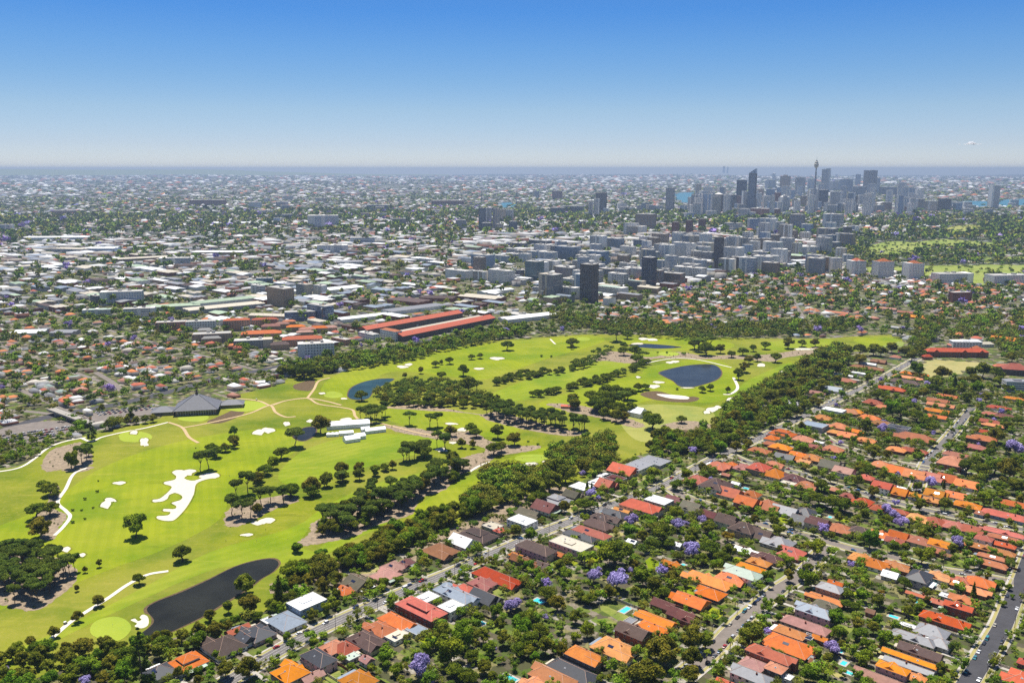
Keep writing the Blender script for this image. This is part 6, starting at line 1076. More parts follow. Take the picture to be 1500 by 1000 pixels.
def flush_build(name):
    me = np_mesh(name, np.concatenate(QV), quads=np.concatenate(QF), tris=np.concatenate(TF), mat=M['rgb'], col=np.concatenate(QC + TC)); tag(inst(name, me), kind='stuff')
    for a in (QV, QF, QC, TF, TC): a.clear()
    QN[0] = 0
RC = np.array([(.60, .19, .05), (.48, .11, .05), (.45, .20, .13), (.12, .08, .065), (.06, .06, .065), (.26, .26, .27), (.80, .79, .77), (.52, .47, .39), (.30, .38, .33), (.25, .30, .38)])
WCc = np.array([(.55, .50, .40), (.25, .10, .06), (.68, .67, .63), (.35, .33, .31), (.45, .36, .28)])
REGS = [('cbd', [(1000, 296), (1345, 297), (1350, 314), (1000, 316)], (.06, .6, 0), 'pale'), ('woods', [(760, 480), (850, 476), (1100, 476), (1330, 466), (1345, 500), (1300, 488), (1100, 493), (930, 488), (760, 497)], (.97, 0, 0), None),
        ('park', [(1215, 352), (1290, 345), (1500, 325), (1560, 330), (1560, 405), (1470, 402), (1400, 402), (1250, 392), (1210, 380)], (.78, .0, 0), None),
        ('park2', crop(1100, 300, 3.75, [(560, 210), (700, 190), (1000, 175), (1060, 110), (1300, 85), (1500, 70), (1500, 215), (1400, 230), (800, 270), (640, 270)]), (.75, .06, .0), 'pale'),
        ('hillwoods', [(1180, 440), (1260, 425), (1340, 450), (1400, 470), (1500, 440), (1560, 460), (1560, 520), (1440, 520), (1340, 500), (1290, 470)], (.66, .2, 0), 'red'),
        ('red', [(868, 462), (1000, 428), (1130, 392), (1260, 405), (1300, 425), (1560, 415), (1560, 700), (1340, 520), (1240, 500), (1100, 488), (868, 486)], (.56, .40, 0), 'red'),
        ('leftwoods', [(70, 470), (130, 452), (250, 452), (330, 482), (430, 512), (420, 532), (330, 512), (240, 500), (130, 490)], (.75, .15, 0), 'red'),
        ('left', [(-160, 470), (60, 470), (140, 455), (240, 470), (330, 500), (420, 535), (330, 548), (200, 588), (100, 600), (-160, 645)], (.55, .42, 0), 'red'),
        ('beltnorth', [(440, 520), (560, 495), (700, 470), (860, 440), (880, 470), (760, 496), (640, 514), (560, 534), (440, 548)], (.9, 0, 0), None),
        ('ind', [(-400, 318), (0, 325), (200, 335), (430, 330), (640, 352), (700, 400), (800, 440), (800, 470), (700, 470), (560, 500), (440, 520), (330, 500), (240, 470), (60, 470), (-200, 480)], (.36, .16, .56), 'pale'),
        ('gs', [(640, 360), (760, 335), (1000, 328), (1260, 338), (1240, 385), (1150, 400), (980, 425), (868, 462), (760, 440), (700, 400)], (.3, .2, .5), 'pale')]
for _, p, _, _ in REGS: pass
EXC = [C5([(-40, 690), (90, 655), (230, 640), (340, 645), (320, 700), (230, 740), (120, 755), (30, 770), (-60, 775)]), C5([(400, 610), (520, 590), (700, 540), (960, 480), (1020, 540), (960, 600), (700, 640), (430, 665)])]    # pixel polygons kept free (explicit large buildings)
HARBS = HARB
def onstreet(X, Y, px, py):
    u = X * UB[0] + Y * UB[1]; v = X * UA[0] + Y * UA[1]; s_ = np.zeros(X.shape, bool)
    for i in (4, 6): s_ |= inpoly(px, py, REGS[i + 1][1])
    d = np.hypot(X, Y); return ((np.abs((v % 96) - 48) < 6) | (np.abs((u % 250) - 125) < 6)) & (d < 5200)
def street_grid():
    """the minor streets of the suburbs farther off"""
    m = MB()
    for ax, sp in ((0, 96), (1, 250)):
        d, n = (UB, UA) if ax == 0 else (UA, UB); K, T = np.meshgrid(np.arange(-60, 60), np.arange(-4600, 4600, 24.0)); C_ = K.ravel() * sp + sp / 2; T = T.ravel(); P_ = T[:, None] * d + C_[:, None] * n; Q_ = P_ + d * 24; k = (np.hypot(*P_.T) > 1080) & (np.hypot(*P_.T) < 5200) & (P_[:, 1] > 300); P_, Q_ = P_[k], Q_[k]
        px, py = PX(P_[:, 0], P_[:, 1]); qx, qy = PX(Q_[:, 0], Q_[:, 1]); k = (px > -60) & (px < 1560) & ~((py > 500) & (px > 900)) & (py < 640)
        for z in [GOLF] + [f[0] for f in FIELDS] + HARB + EXC + [REGS[z][1] for z in (1, 2, 3, 8)]: k &= ~inpoly(px, py, z) & ~inpoly(qx, qy, z)
        P_, Q_ = P_[k], Q_[k]; k = ~infoot(P_[:, 0], P_[:, 1], 2) & ~infoot(Q_[:, 0], Q_[:, 1], 2) & ~onroad(P_[:, 0], P_[:, 1], 3)
        for p, q in zip(P_[k], Q_[k]):
            a, b, c_, e = p + n * 3.8, q + n * 3.8, q - n * 3.8, p - n * 3.8; z = .03 if ax else .034; m.add([(*a, z), (*b, z), (*c_, z), (*e, z)], [(0, 3, 2, 1)] if ax == 0 else [(0, 1, 2, 3)])
    o = m.build('street_grid', M['asphalt_pale']); tag(o, kind='structure')
    if o.data.polygons[0].normal.z < 0: o.data.flip_normals()
def ring(d0, d1, cell, seed, far=False):
    r = np.random.default_rng(seed); U, V = np.meshgrid(np.arange(-d1, d1, cell), np.arange(-d1, d1, cell)); U = U.ravel() + r.uniform(-.22, .22, U.size) * cell; V = V.ravel() + r.uniform(-.22, .22, V.size) * cell
    X = U * UB[0] + V * UA[0]; Y = U * UB[1] + V * UA[1]; d = np.hypot(X, Y); k = (d > d0) & (d <= d1) & (Y > 100); X, Y, d = X[k], Y[k], d[k]; px, py = PX(X, Y); k = (px > -90) & (px < 1590); X, Y, px, py, d = X[k], Y[k], px[k], py[k], d[k]
    k = ~inpoly(px, py, GOLF)
    for p in [f[0] for f in FIELDS] + HARB + EXC: k &= ~inpoly(px, py, p)
    X, Y, px, py, d = X[k], Y[k], px[k], py[k], d[k]; k = ~onroad(X, Y, 5) & ~infoot(X, Y, cell * .42) & ~onstreet(X, Y, px, py); return X[k], Y[k], px[k], py[k], d[k], r
def region(px, py):
    reg = np.full(px.shape, -1)
    for i, (_, p, _, _) in enumerate(REGS): m = (reg < 0) & inpoly(px, py, p); reg[m] = i
    return reg
WARE = []
def wares():
    """the larger sheds of the industrial land: the nearest as things, the rest in the mass"""
    for d0, d1, cell, seed in ((1400, 2600, 46, 1), (2600, 4200, 58, 2)):
        X, Y, px, py, d, r = ring(d0, d1, cell, seed); reg = region(px, py)
        for i in range(len(X)):
            g = REGS[reg[i]] if reg[i] >= 0 else None
            if g is None or g[2][2] < .1 or r.random() > g[2][2]: continue
            WARE.append((X[i], Y[i], cell * r.choice((.35, .6, .9, 1.3)) , cell * r.uniform(.35, .85), r.uniform(6, 11) * (1.5 if g[0] == 'gs' else 1), r.random()))
            FOOT.append((X[i], Y[i], WARE[-1][2] / 2, WARE[-1][3] / 2))
# ---------------------------------------------------------------- explicit large buildings
FB = []
def slab_px(c, s, x0, x1, yt, yb): return c[0] + x0 / s, c[0] + x1 / s, c[1] + yt / s, c[1] + yb / s
TCOL = dict(W='wall_white', G='wall_grey', B='wall_brick', K='wall_dark', P='wall_blue', T='wall_tan', C='wall_cream', O='wall_pink', N='gl_blue')
M['wall_navy'] = plain('wall_navy', (.05, .06, .09), .6, .1); TCOL['N'] = 'wall_navy'; M['wall_mid'] = plain('wall_mid_grey', (.16, .17, .19), .7, .1); TCOL['M'] = 'wall_mid'
M['terr'] = plain('terracotta_render', (.50, .27, .17), .8, .1); TCOL['R'] = 'terr'
def tower(x0, x1, yt, yb, style, c1, gl, look, ang=ANG_B, ratio=.75, roof=None, name='apartment_block', cat='apartment block', group='city towers', top=None):
    """a building of storeys from the place its front stands and the heights where it ends"""
    cxp = (x0 + x1) / 2; gx, gy = G(cxp, yb); k = mpp(cxp, yb); wid = (x1 - x0) * k; a = abs(ang) % math.pi; ca, sa = abs(math.cos(a)), abs(math.sin(a))
    L_ = wid / (ca + ratio * sa); W_ = L_ * ratio; d = math.hypot(gx, gy); push = (L_ * sa + W_ * ca) / 2; gx += gx / d * push; gy += gy / d * push
    h = zat(yt, gy); h = max(h, 5); e = empty(name, (gx, gy), ang); hx, hy = L_ / 2, W_ / 2; fl = 4.4 if d < 3600 else 8.0; nf = max(1, int(round(h / fl))); fh = h / nf; GLM = M[dict(b='gl_blue', d='gl_dark', g='gl_grey', e='gl_green')[gl]]
    MB().box(-hx, hx, -hy, hy, 0, h - .3).build('glazing', GLM, e); fx, fy = .35, .35; s = MB(); p = MB(); cm = M[TCOL[c1]]; r = random.Random(int(x0 * 7 + yt)); FOOT.append((gx, gy, hx + 2, hy + 2)) if ang == ANG_B else None
    if style in 'bgs':
        th = dict(b=.42, g=.38, s=.58)[style] * fh
        for i in range(nf + 1): z = i * fh; s.box(-hx - fx, hx + fx, -hy - fy, hy + fy, max(0, z - th * .5), min(h, z + th * .5))
    else: s.box(-hx - fx, hx + fx, -hy - fy, hy + fy, h - fh * .5, h)
    if style in 'vgsm':
        sp = dict(v=3.4, g=5.2, s=4.4, m=7.5)[style] * (1 if d < 3600 else 1.8); wv = sp * dict(v=.42, g=.22, s=.5, m=.3)[style]
        for hh, oth, ax in ((hx, hy, 0), (hy, hx, 1)):
            n = max(2, int(2 * hh / sp))
            for i in range(n + 1):
                u = -hh + (2 * hh) * i / n
                for sg in (-1, 1):
                    a0, a1 = sorted((sg * (oth - .05), sg * (oth + .42)))
                    if ax == 0: p.box(u - wv / 2, u + wv / 2, a0, a1, 0, h - .02)
                    else: p.box(a0, a1, u - wv / 2, u + wv / 2, 0, h - .02)
    s.build('floor_slabs', cm, e)
    if c1 in 'WCPG' and r.random() < .75:    # pale blank panel at one end, sometimes one mid-face too, picked at random
        ep = MB(); u0 = r.choice((-1, 1)); w_ = hx * r.uniform(.25, .5)
        a0, a1 = sorted((u0 * (hx + .5), u0 * (hx + .5 - w_))); ep.box(a0, a1, -hy - .62, hy + .62, 0, h + .6)
        if r.random() < .5: ep.box(-hx * .12, hx * .12, -hy - .62, hy + .62, 0, h + 1.2)
        ep.build('end_panel', M['wall_white'] if c1 != 'G' else M['wall_cream'], e)
    if p.v: p.build('piers', cm, e)
    rf = MB(); rf.box(-hx + .5, hx - .5, -hy + .5, hy - .5, h, h + .25)
    if roof == 'pyr':
        hip(rf, None, -hx * .62, hx * .62, -hy * .62, hy * .62, h + .3, 32) if x1 - x0 < 40 and yb - yt > 20 else hip(rf, None, -hx, hx, -hy, hy, h + .3, 20)
    elif roof == 'green': rf.box(-hx * .8, hx * .2, -hy * .7, hy * .7, h + .26, h + .6)
    else:
        for _ in range(2): u, v = r.uniform(-.5, .3) * hx, r.uniform(-.5, .2) * hy; q = min(hx, hy) * .5; rf.box(u, u + q, v, v + q * .8, h + .26 + .05 * _, h + 2.5 + 1.3 * _)
    rm = {'pyr': [M['roof_r'], M['fascia']], 'green': [M['roof_e'], M['fascia']]}.get(roof, [M['concrete'], M['fascia']]); rf.build('roof', rm, e)
    if top == 'dome': MB().cyl(0, 0, h, h + 8, hx * .5, 12).cyl(0, 0, h + 8, h + 20, hx * .5, 12, r1=.3).build('roof_crown', M['wall_white'], e)
    if top == 'mast': MB().box(-hx * .45, hx * .45, -hy * .45, hy * .45, h, h + 14).build('roof_crown', cm, e); MB().cyl(0, 0, h + 14, h + 62, 1.2, 6, r1=.5).build('mast', M['metal'], e)
    if top == 'wedge': m = MB(); m.add([(-hx, -hy, h), (hx, -hy, h), (hx, hy, h), (-hx, hy, h), (hx, -hy, h + 34), (hx, hy, h + 34), (-hx, -hy, h + 4), (-hx, hy, h + 4)], [(0, 1, 4, 6), (1, 2, 5, 4), (2, 3, 7, 5), (3, 0, 6, 7), (6, 4, 5, 7)]); m.build('roof_crown', GLM, e)
    if top == 'gold': MB().box(-hx * .7, hx * .7, -hy * .7, hy * .7, h, h + 8).cyl(0, 0, h + 8, h + 18, hx * .5, 8, r1=1).build('roof_crown', M['roof_c'], e)
    if top == 'pyrw': m = MB(); hip(m, None, -hx, hx, -hy, hy, h + .3, 30); m.build('roof_crown', [M['wall_white'], M['fascia']], e)
    q = PX(gx, gy, h * .6); lab(e, look, float(q[0]), float(q[1]), cat, group); return e
TW = """@640 300 5 A
745,920,505,695,g,G,d broad two-tone apartment tower;645,785,410,560,b,M,e dark glass apartment tower;375,570,475,585,s,W,d long white apartment slab;265,375,485,570,g,C,d cream balconied block;60,265,475,550,s,W,d low row of white blocks;550,660,545,590,b,W,d small podium block;880,1045,600,692,g,W,d white-framed block;915,1045,540,600,g,W,d white lattice block;865,1015,455,540,s,G,d striped grey block;575,640,475,540,b,M,d dark narrow block;655,830,340,402,b,W,b long-banded office;570,655,335,380,b,G,b blue banded office;420,540,370,425,b,W,b low blue-fronted block;885,1015,300,388,b,W,b white stepped office;832,885,300,388,v,M,d slim dark office;535,665,278,312,b,M,d low dark office;1070,1180,360,402,b,W,d flat white office;1047,1178,432,716,g,K,d tallest dark tower with white balconies;1200,1270,380,425,b,P,b small pale office;1335,1385,430,500,v,W,d white fin-faced block;300,450,432,472,b,P,e low green-glass block;670,840,258,300,b,M,d low dark row;700,760,600,640,b,W,d white hall
@850 270 5 A
447,553,532,752,g,N,d dark and white high-rise;975,1040,386,628,v,K,d slim black-edged tower;285,345,572,660,v,W,d white fin block;340,415,580,672,g,W,d chequered block;205,345,650,748,g,W,d patterned cube block;125,345,748,830,b,W,d long green-roofed podium;350,475,704,780,b,G,d grey green-roofed podium;555,760,645,738,b,T,g wedge-shaped grey hall;690,915,605,700,g,W,d white-framed row;495,585,490,565,s,W,d white square block;555,670,556,640,b,P,d pale stepped block;790,885,485,560,v,W,d striped slab;885,975,495,570,b,M,d dark slab;915,975,400,500,b,P,b pale blue block;1085,1165,380,502,v,W,d white ribbed apartment block;1165,1220,390,508,s,G,d grey apartment block;1220,1320,396,482,s,C,d cream stepped block;1320,1400,396,490,s,T,d sandy block;1095,1185,530,618,g,K,d black latticed block;1187,1250,525,612,v,P,b blue-grey block;1250,1305,510,612,b,K,d near-black block;1305,1350,525,612,v,N,b navy block;1265,1385,492,552,b,W,b white-banded office;1297,1380,320,382,s,W,b small white tower;1325,1420,228,290,b,P,b pale blue cube;1430,1500,360,420,s,G,d grey terrace block;390,500,405,460,b,M,b blue-grey office;300,370,510,565,b,G,b blue glass office;15,120,512,560,b,W,e low green-white office;240,330,432,482,b,N,d low navy office;670,720,275,388,s,B,d dark brown slab tower;772,820,262,362,s,B,d brown slab tower;866,914,252,338,s,B,d brown slab tower with flat top;1420,1510,470,545,s,W,b white terrace block;120,210,385,440,b,M,d low slate office;510,650,430,480,b,M,d long dark office;700,830,420,460,b,W,b long white roofed hall;1040,1090,560,620,b,K,d narrow dark block
@1100 300 3.75 B
372,428,285,372,s,T,d tan striped tower;432,490,290,378,s,W,d white striped tower;530,617,305,392,s,W,d red-capped round tower;672,768,308,402,s,W,d red-capped middle tower;838,932,318,412,s,W,d red-capped end tower;998,1205,374,432,s,W,d long white apartment slab by the park;1292,1510,382,442,s,W,d longest white apartment slab;367,412,168,262,v,P,b blue-white apartment tower;410,460,165,240,b,N,b blue-banded tower;465,510,155,222,s,W,b white stepped tower;505,545,120,215,b,K,d dark slim tower;440,505,125,165,b,M,d low dark tower;230,370,228,272,b,W,b white banded hall;1090,1200,478,538,s,B,d stepped brown hospital block;35,98,130,190,s,W,b white cubic block;150,250,140,195,s,T,d tan terrace block;270,320,150,195,s,W,d white terrace block
@0 400 3 A
450,630,78,142,g,W,b long glass office with white frame;395,450,97,142,b,K,d black wing office;1170,1300,62,152,s,T,d brown glass office;1300,1375,47,102,g,G,d dark grid office;1375,1440,52,97,s,W,d white end office;1100,1170,52,92,b,W,d small white-banded office;550,685,152,207,b,W,d white horizontal-banded office;370,490,158,196,b,W,e green-roofed white office;1250,1390,167,212,b,N,b blue wrapped building site;1345,1475,138,212,b,N,b dark blue block with orange crane;690,820,212,260,s,R,d salmon balconied apartments;822,950,208,258,s,W,d white gabled apartments;850,1020,262,310,s,T,d grey-roofed apartments;985,1100,205,256,s,R,d orange-roofed apartments;1110,1220,202,240,s,R,d terracotta-roofed apartments;1060,1240,262,292,s,R,d red-roofed apartments;1240,1420,286,325,s,R,d second red-roofed apartments;1310,1470,305,375,s,W,d white seafront-style apartments;1030,1200,290,335,s,G,d slate-roofed apartments
@400 400 3 A
375,470,262,305,s,W,d white balconied apartments;470,568,250,300,s,W,d white balconied apartments with orange roof;255,350,285,318,s,R,d small terracotta apartments;1020,1180,180,205,b,W,b white pavilion hall
@350 220 3.75 B
380,550,357,425,v,W,b long blue slab with white stripes;180,295,352,380,b,N,b low blue slab;1192,1248,382,440,s,G,d lone grey block;610,750,478,515,b,W,b pale blue low office;430,600,520,565,b,W,b white low factory office;1055,1240,275,305,s,B,d red brown mill;840,920,375,412,b,M,d low dark mill;700,820,300,335,b,N,b blue stadium-like hall
@0 220 3.75 B
1050,1240,272,305,s,B,d dark red mill building;5,75,408,455,b,W,b white cubic office;300,430,330,355,b,B,d brown low mill;880,1045,590,630,b,W,b blue-glass low office;1410,1500,700,740,b,N,b navy low office
@650 240 4.286 C
222,262,275,420,s,M,d grey estate tower;262,300,275,372,v,W,d white estate tower;310,350,280,412,s,G,d second grey estate tower;350,390,286,372,s,C,d cream estate tower;390,438,286,362,v,W,d pale estate tower;238,300,370,427,s,M,d squat grey estate block;328,372,376,427,s,G,d squat pale estate block;410,460,360,422,s,M,d squat end estate block;908,935,235,335,v,W,d slim white tower;942,976,220,337,v,W,d slim white twin tower;950,1023,180,320,v,K,d dark twin-slab tower;1000,1040,280,328,b,P,b low blue block;1390,1448,150,295,s,G,d lone grey city tower;670,760,275,322,b,N,d low dark-banded block;762,880,265,316,b,M,d long dark-banded block;865,905,305,336,v,W,b small white block;680,745,170,225,s,B,d far brown block;560,600,170,215,v,G,b far pale block
@1000 220 6 D
152,270,432,552,s,B,d broad brown block;270,350,388,548,s,K,d dark tower with white pyramid,pyrw;190,262,392,440,v,W,b white tower behind;355,415,390,505,v,W,b pale green ribbed tower;420,478,392,512,v,K,d dark ribbed tower;466,556,262,500,s,N,d wide navy office tower;478,520,402,514,s,B,d brown office tower;516,568,362,542,v,W,d slender white tower;566,638,205,545,v,K,b tallest blue glass tower with slanted top,wedge;590,642,432,542,s,C,d cream stepped tower;632,702,345,442,s,R,d salmon stepped tower,gold;700,770,402,524,s,W,d white balconied tower;726,804,342,500,v,P,b pale glass tower;730,812,262,342,b,G,b far grey tower;784,812,205,300,v,W,b tower with white dome,dome;805,850,372,522,s,B,d red-brown tower;848,942,228,400,s,T,d brown-grey tower with mast,mast;850,914,335,402,s,C,d gold-topped tower,gold;852,925,410,546,v,W,b rounded white tower,pyrw;926,986,352,444,b,P,b light blue tower;978,1076,238,392,b,G,d wide grey bank tower;960,1010,430,500,s,C,d small gold-roofed tower,gold;1005,1050,315,402,v,W,b white slab tower;1030,1086,402,502,s,T,d tan ribbed tower;1090,1170,256,352,b,G,b square grey tower;1090,1152,352,482,v,G,d grey tower under the needle;1154,1275,348,502,s,N,d broad dark blue tower;1160,1222,452,514,b,P,b low curved blue block;1212,1248,168,372,v,G,d grey half of the tallest pair;1248,1292,160,372,v,W,d white half of the tallest pair;1285,1400,362,512,v,W,d white ribbed tower;1300,1380,274,362,s,G,b far pale slab;1385,1480,254,372,b,N,b far dark blue tower;1420,1500,402,472,s,K,d low dark brown block;590,850,512,582,s,B,d long brown court building;430,540,512,560,s,G,d low grey court building;686,804,575,640,b,P,b pale blue cube;350,372,145,200,v,N,b distant paired towers;386,402,150,205,v,W,b distant pale tower;1075,1145,485,540,v,W,b pale low tower;880,950,545,590,s,W,d low white block
@1200 220 5 D
190,280,332,412,s,K,d dark brown slab;262,300,177,268,v,N,b slim navy tower;325,405,148,330,g,K,d dark tower with white ladder front;240,390,265,335,s,M,d broad slate tower;335,388,300,392,v,G,b grey-blue tower;278,332,330,402,v,W,b pale ribbed tower;405,436,202,312,v,G,b grey thin tower;862,970,352,446,b,K,d dark brown cube;985,1036,386,446,b,P,b small blue block;745,860,372,446,s,C,d cream low block;1238,1300,258,432,v,W,d lone white tower by the harbour;460,530,382,446,s,T,d tan low block;320,400,400,452,s,W,b white low block;400,470,402,452,s,G,b grey low block;170,280,397,452,s,G,b low round block;585,670,412,452,s,B,d low brown block;620,690,320,362,s,M,d slate low block;440,600,270,330,s,M,d sloping dark-blue block;560,640,300,350,s,N,b stepped navy block;680,740,385,440,b,W,b white pointed block"""
def towers():
    for line in TW.split('\n'):
        if line[0] == '@': a = line[1:].split(); ox, oy, s, mode = float(a[0]), float(a[1]), float(a[2]), a[3]; continue
        for it in line.split(';'):
            f = it.split(','); look = f[6][2:]; gl = f[6][0]; top = f[7] if len(f) > 7 else None; x0, x1, yt, yb = [float(q) / s for q in f[:4]]
            ang = {'A': ANG_B, 'B': RAD(8), 'C': RAD(-12), 'D': RAD(rnd.choice((-14, 6, -30)))}[mode]; wide = (x1 - x0) / max(1, yb - yt)
            if mode == 'A' and wide > 1.6: ratio = .35
            else: ratio = .8 if wide < 1.2 else .4
            if mode == 'A' and wide > 1.9: ang = RAD(-42 if (ox, oy) != (0, 400) else 14)
            roof = 'pyr' if ('red-capped' in look or 'orange-roofed' in look or 'red-roofed' in look or 'terracotta-roofed' in look or 'orange roof' in look) else 'green' if 'green-roofed' in look else None
            far = mode == 'D'; tower(ox + x0, ox + x1, oy + yt, oy + yb, f[4], f[5], gl, look, ang, ratio, roof, top=top, name='office_tower' if far else 'apartment_block', cat='tower' if far else 'apartment block' if 'apartment' in look or 'estate' in look or mode == 'A' else 'building', group='towers of the city centre' if far else 'apartment and office blocks')
for px, py, ph in ((860, 420, "the tallest dark tower"), (825, 415, "the two-tone apartment tower"), (790, 400, "the round-edged glass tower"), (740, 400, "the long white slab"), (948, 395, "the dark and white high-rise"), (1052, 370, "the slim black-edged tower"), (905, 410, "the chequered block"), (965, 405, "the wedge-shaped grey hall"), (1010, 395, "the white-framed row"), (1080, 385, "the black latticed block"), (1085, 350, "the ribbed apartment block"), (1118, 340, "the small white tower"),
                   (722, 320, "the grey estate towers"), (875, 300, "the dark twin slab"), (982, 292, "the lone grey city tower"), (990, 335, "the three brown slabs"), (1100, 275, "the slanted glass tower"), (1148, 270, "the masted brown tower"), (1191, 262, "the needle tower"), (1208, 265, "the tallest pair"), (1232, 300, "the white ribbed tower"), (1273, 265, "the white-laddered tower"), (1453, 285, "the lone harbour tower"), (1385, 300, "the dark brown cube"),
                   (1215, 385, "the striped park towers"), (1251, 392, "the first red-capped tower"), (1292, 393, "the middle red-capped tower"), (1335, 396, "the end red-capped tower"), (1392, 407, "the long white park slab"), (1470, 408, "the longest white slab"), (1225, 350, "the blue-white park towers"), (1200, 378, "the curved white sheds"), (1406, 435, "the brown hospital block"), (180, 436, "the long glass office"), (410, 433, "the brown glass office"),
                   (205, 460, "the white-banded office"), (470, 458, "the blue building site"), (270, 478, "the salmon apartments"), (365, 475, "the orange-roofed apartments"), (470, 510, "the white seafront-style flats"), (620, 475, "the long red sheds"), (312, 435, "the green-roofed hall"), (473, 323, "the white-striped blue slab"), (380, 296, "the dark red mill"), (60, 370, "the tree-lined avenue"), (130, 385, "the sawtooth sheds"), (250, 370, "the long pale sheds"),
                   (560, 375, "the pale blue low office"), (500, 385, "the bare building lot"), (700, 430, "the brown-walled hall"), (560, 440, "the brown-roofed sheds"), (10, 400, "the far-side sheds"), (330, 400, "the middle sheds"), (430, 380, "the small factories"), (640, 330, "the lone grey block"), (730, 290, "the cable bridge")): mark(px, py, ph)
towers()
def extra_towers():
    """the smaller blocks that fill the skyline between the ones given one by one"""
    r = random.Random(77)
    for n, (xa, xb, ya, yb, h0, h1, w0, w1, mode) in ((90, (1005, 1345, 298, 319, 8, 34, 5, 15, 'D')), (16, (1330, 1500, 300, 318, 4, 9, 6, 16, 'D')), (14, (880, 1010, 306, 322, 5, 11, 6, 16, 'D')), (84, (905, 1250, 335, 408, 10, 28, 12, 30, 'A')), (56, (700, 980, 365, 438, 10, 24, 16, 38, 'A')), (12, (1090, 1250, 318, 360, 6, 16, 8, 20, 'A')), (14, (350, 700, 288, 330, 4, 9, 8, 22, 'B'))):
        for _ in range(n):
            x = r.uniform(xa, xb); y = r.uniform(ya, yb); w = r.uniform(w0, w1); h = r.uniform(h0, h1); 
            if mode == 'A' and (x - 905) * .12 + 400 < y - 30: continue
            gx, gy = G(x, y); 
            if infoot(np.array([gx]), np.array([gy]), w * .3)[0]: continue
            c1 = r.choice('WWWGCTPWWW'); cn = dict(W='white', G='grey', C='cream', T='tan', P='pale blue', M='slate', B='brown')[c1]; st = r.choice('bgsvs')
            tower(x - w / 2, x + w / 2, y - h, y, st, c1, r.choice('bdbg'), f"{cn} {dict(b='banded', g='gridded', s='balconied', v='ribbed')[st]} block", {'A': ANG_B, 'B': RAD(8), 'D': RAD(r.choice((-14, 6, -30)))}[mode], .6, name='office_tower' if mode == 'D' else 'apartment_block', cat='tower' if mode == 'D' else 'apartment block', group='smaller blocks among the towers')
extra_towers()
# the tapering needle tower with its turret
def needle():
    x, y = G(1191.5, 312); e = empty('observation_tower', (x, y)); h = zat(236, y); t0 = zat(246.5, y); t1 = zat(236.5, y)
    MB().cyl(0, 0, 0, t0, 4.5, 12, r1=3.6).build('shaft', M['wall_mid'], e)
    c = MB()
    for k in range(16): a = k * .3927; c.bar((13 * math.cos(a), 13 * math.sin(a), 60), (4.5 * math.cos(a + .8), 4.5 * math.sin(a + .8), t0 - 20), .35, n=4)
    c.build('stay_cables', M['metal'], e)
    tr = MB(); zs = [(0, 5), (.18, 13), (.4, 16), (.55, 15.5), (.6, 12), (.8, 11), (.86, 7), (1, 5.5)]; H_ = t1 - t0 + 8
    for (a, ra), (b, rb) in zip(zs, zs[1:]): tr.cyl(0, 0, t0 + a * H_, t0 + b * H_, ra, 20, r1=rb)
    tr.build('turret', M['roof_c'], e); MB().cyl(0, 0, t0 + H_, t0 + H_ + 26, 1.1, 6, r1=.4).build('antenna', M['metal'], e)
    tag(e, "slender observation tower with a rounded turret and antenna above the city towers", "observation tower")
needle()
def cable_bridge():
    x0, y0 = G(705, 301); x1, y1 = G(757, 301); e = empty('cable_stayed_bridge', (x0, y0)); dx, dy = x1 - x0, y1 - y0; d = Vector((dx, dy, 0)); dn = d.normalized(); n = Vector((-dn.y, dn.x, 0)); dk = MB()
    a, b = Vector((0, 0, 28)) - dn * 300, d + Vector((0, 0, 28)) + dn * 300; dk.add([a - n * 12, b - n * 12, b + n * 12, a + n * 12, a - n * 12 + Vector((0, 0, 3)), b - n * 12 + Vector((0, 0, 3)), b + n * 12 + Vector((0, 0, 3)), a + n * 12 + Vector((0, 0, 3))], [(0, 3, 2, 1), (4, 5, 6, 7), (0, 1, 5, 4), (1, 2, 6, 5), (2, 3, 7, 6), (3, 0, 4, 7)]); dk.build('deck', M['concrete'], e)
    for q in (Vector((0, 0, 0)), d):
        p = MB(); p.bar(q - n * 20, q - n * 20 + Vector((0, 0, 45)), 3.2, n=6).bar(q + n * 20, q + n * 20 + Vector((0, 0, 45)), 3.2, n=6).bar(q - n * 20 + Vector((0, 0, 45)), q + Vector((0, 0, 105)), 3, n=6).bar(q + n * 20 + Vector((0, 0, 45)), q + Vector((0, 0, 105)), 3, n=6).bar(q + Vector((0, 0, 105)), q + Vector((0, 0, 125)), 2.4, n=6); p.build('pylon', M['wall_mid'], e)
        c = MB()
        for k in range(1, 8):
            for s_ in (-1, 1): c.bar(q + Vector((0, 0, 100 - k)), q + dn * s_ * k * 18 + Vector((0, 0, 31)), .45, n=3)
        c.build('stay_cables', M['metal'], e)
    tag(e, "distant cable-stayed bridge with two pale pylons beyond the estate towers", "bridge")
cable_bridge()
def shells():
    x, y = G(1367, 304.5); e = empty('shell_roofed_hall', (x, y)); MB().box(-55, 75, -25, 25, 0, 8).build('podium', M['wall_tan'], e)
    for cx, w, h in ((-35, 22, 52), (0, 18, 38), (40, 14, 30), (62, 10, 20)):
        m = MB(); v = []; f = []
        for i in range(9):
            t = i / 8
            for s_ in (-1, 0, 1): v.append((cx + w * (1.2 * t - .6), s_ * w * .55 * (1 - t * .75), 8 + (h - 8) * math.sin(t * 1.57) * (1 if s_ == 0 else .35 * (1 - t) + .3 * t)))
        for i in range(8):
            for j in range(2): a = i * 3 + j; f.append((a, a + 3, a + 4, a + 1))
        m.add(v, f); m.build('roof_shell', M['wall_white'], e)
    tag(e, "white shell-roofed hall by the harbour beside the dark brown cube", "concert hall")
shells()
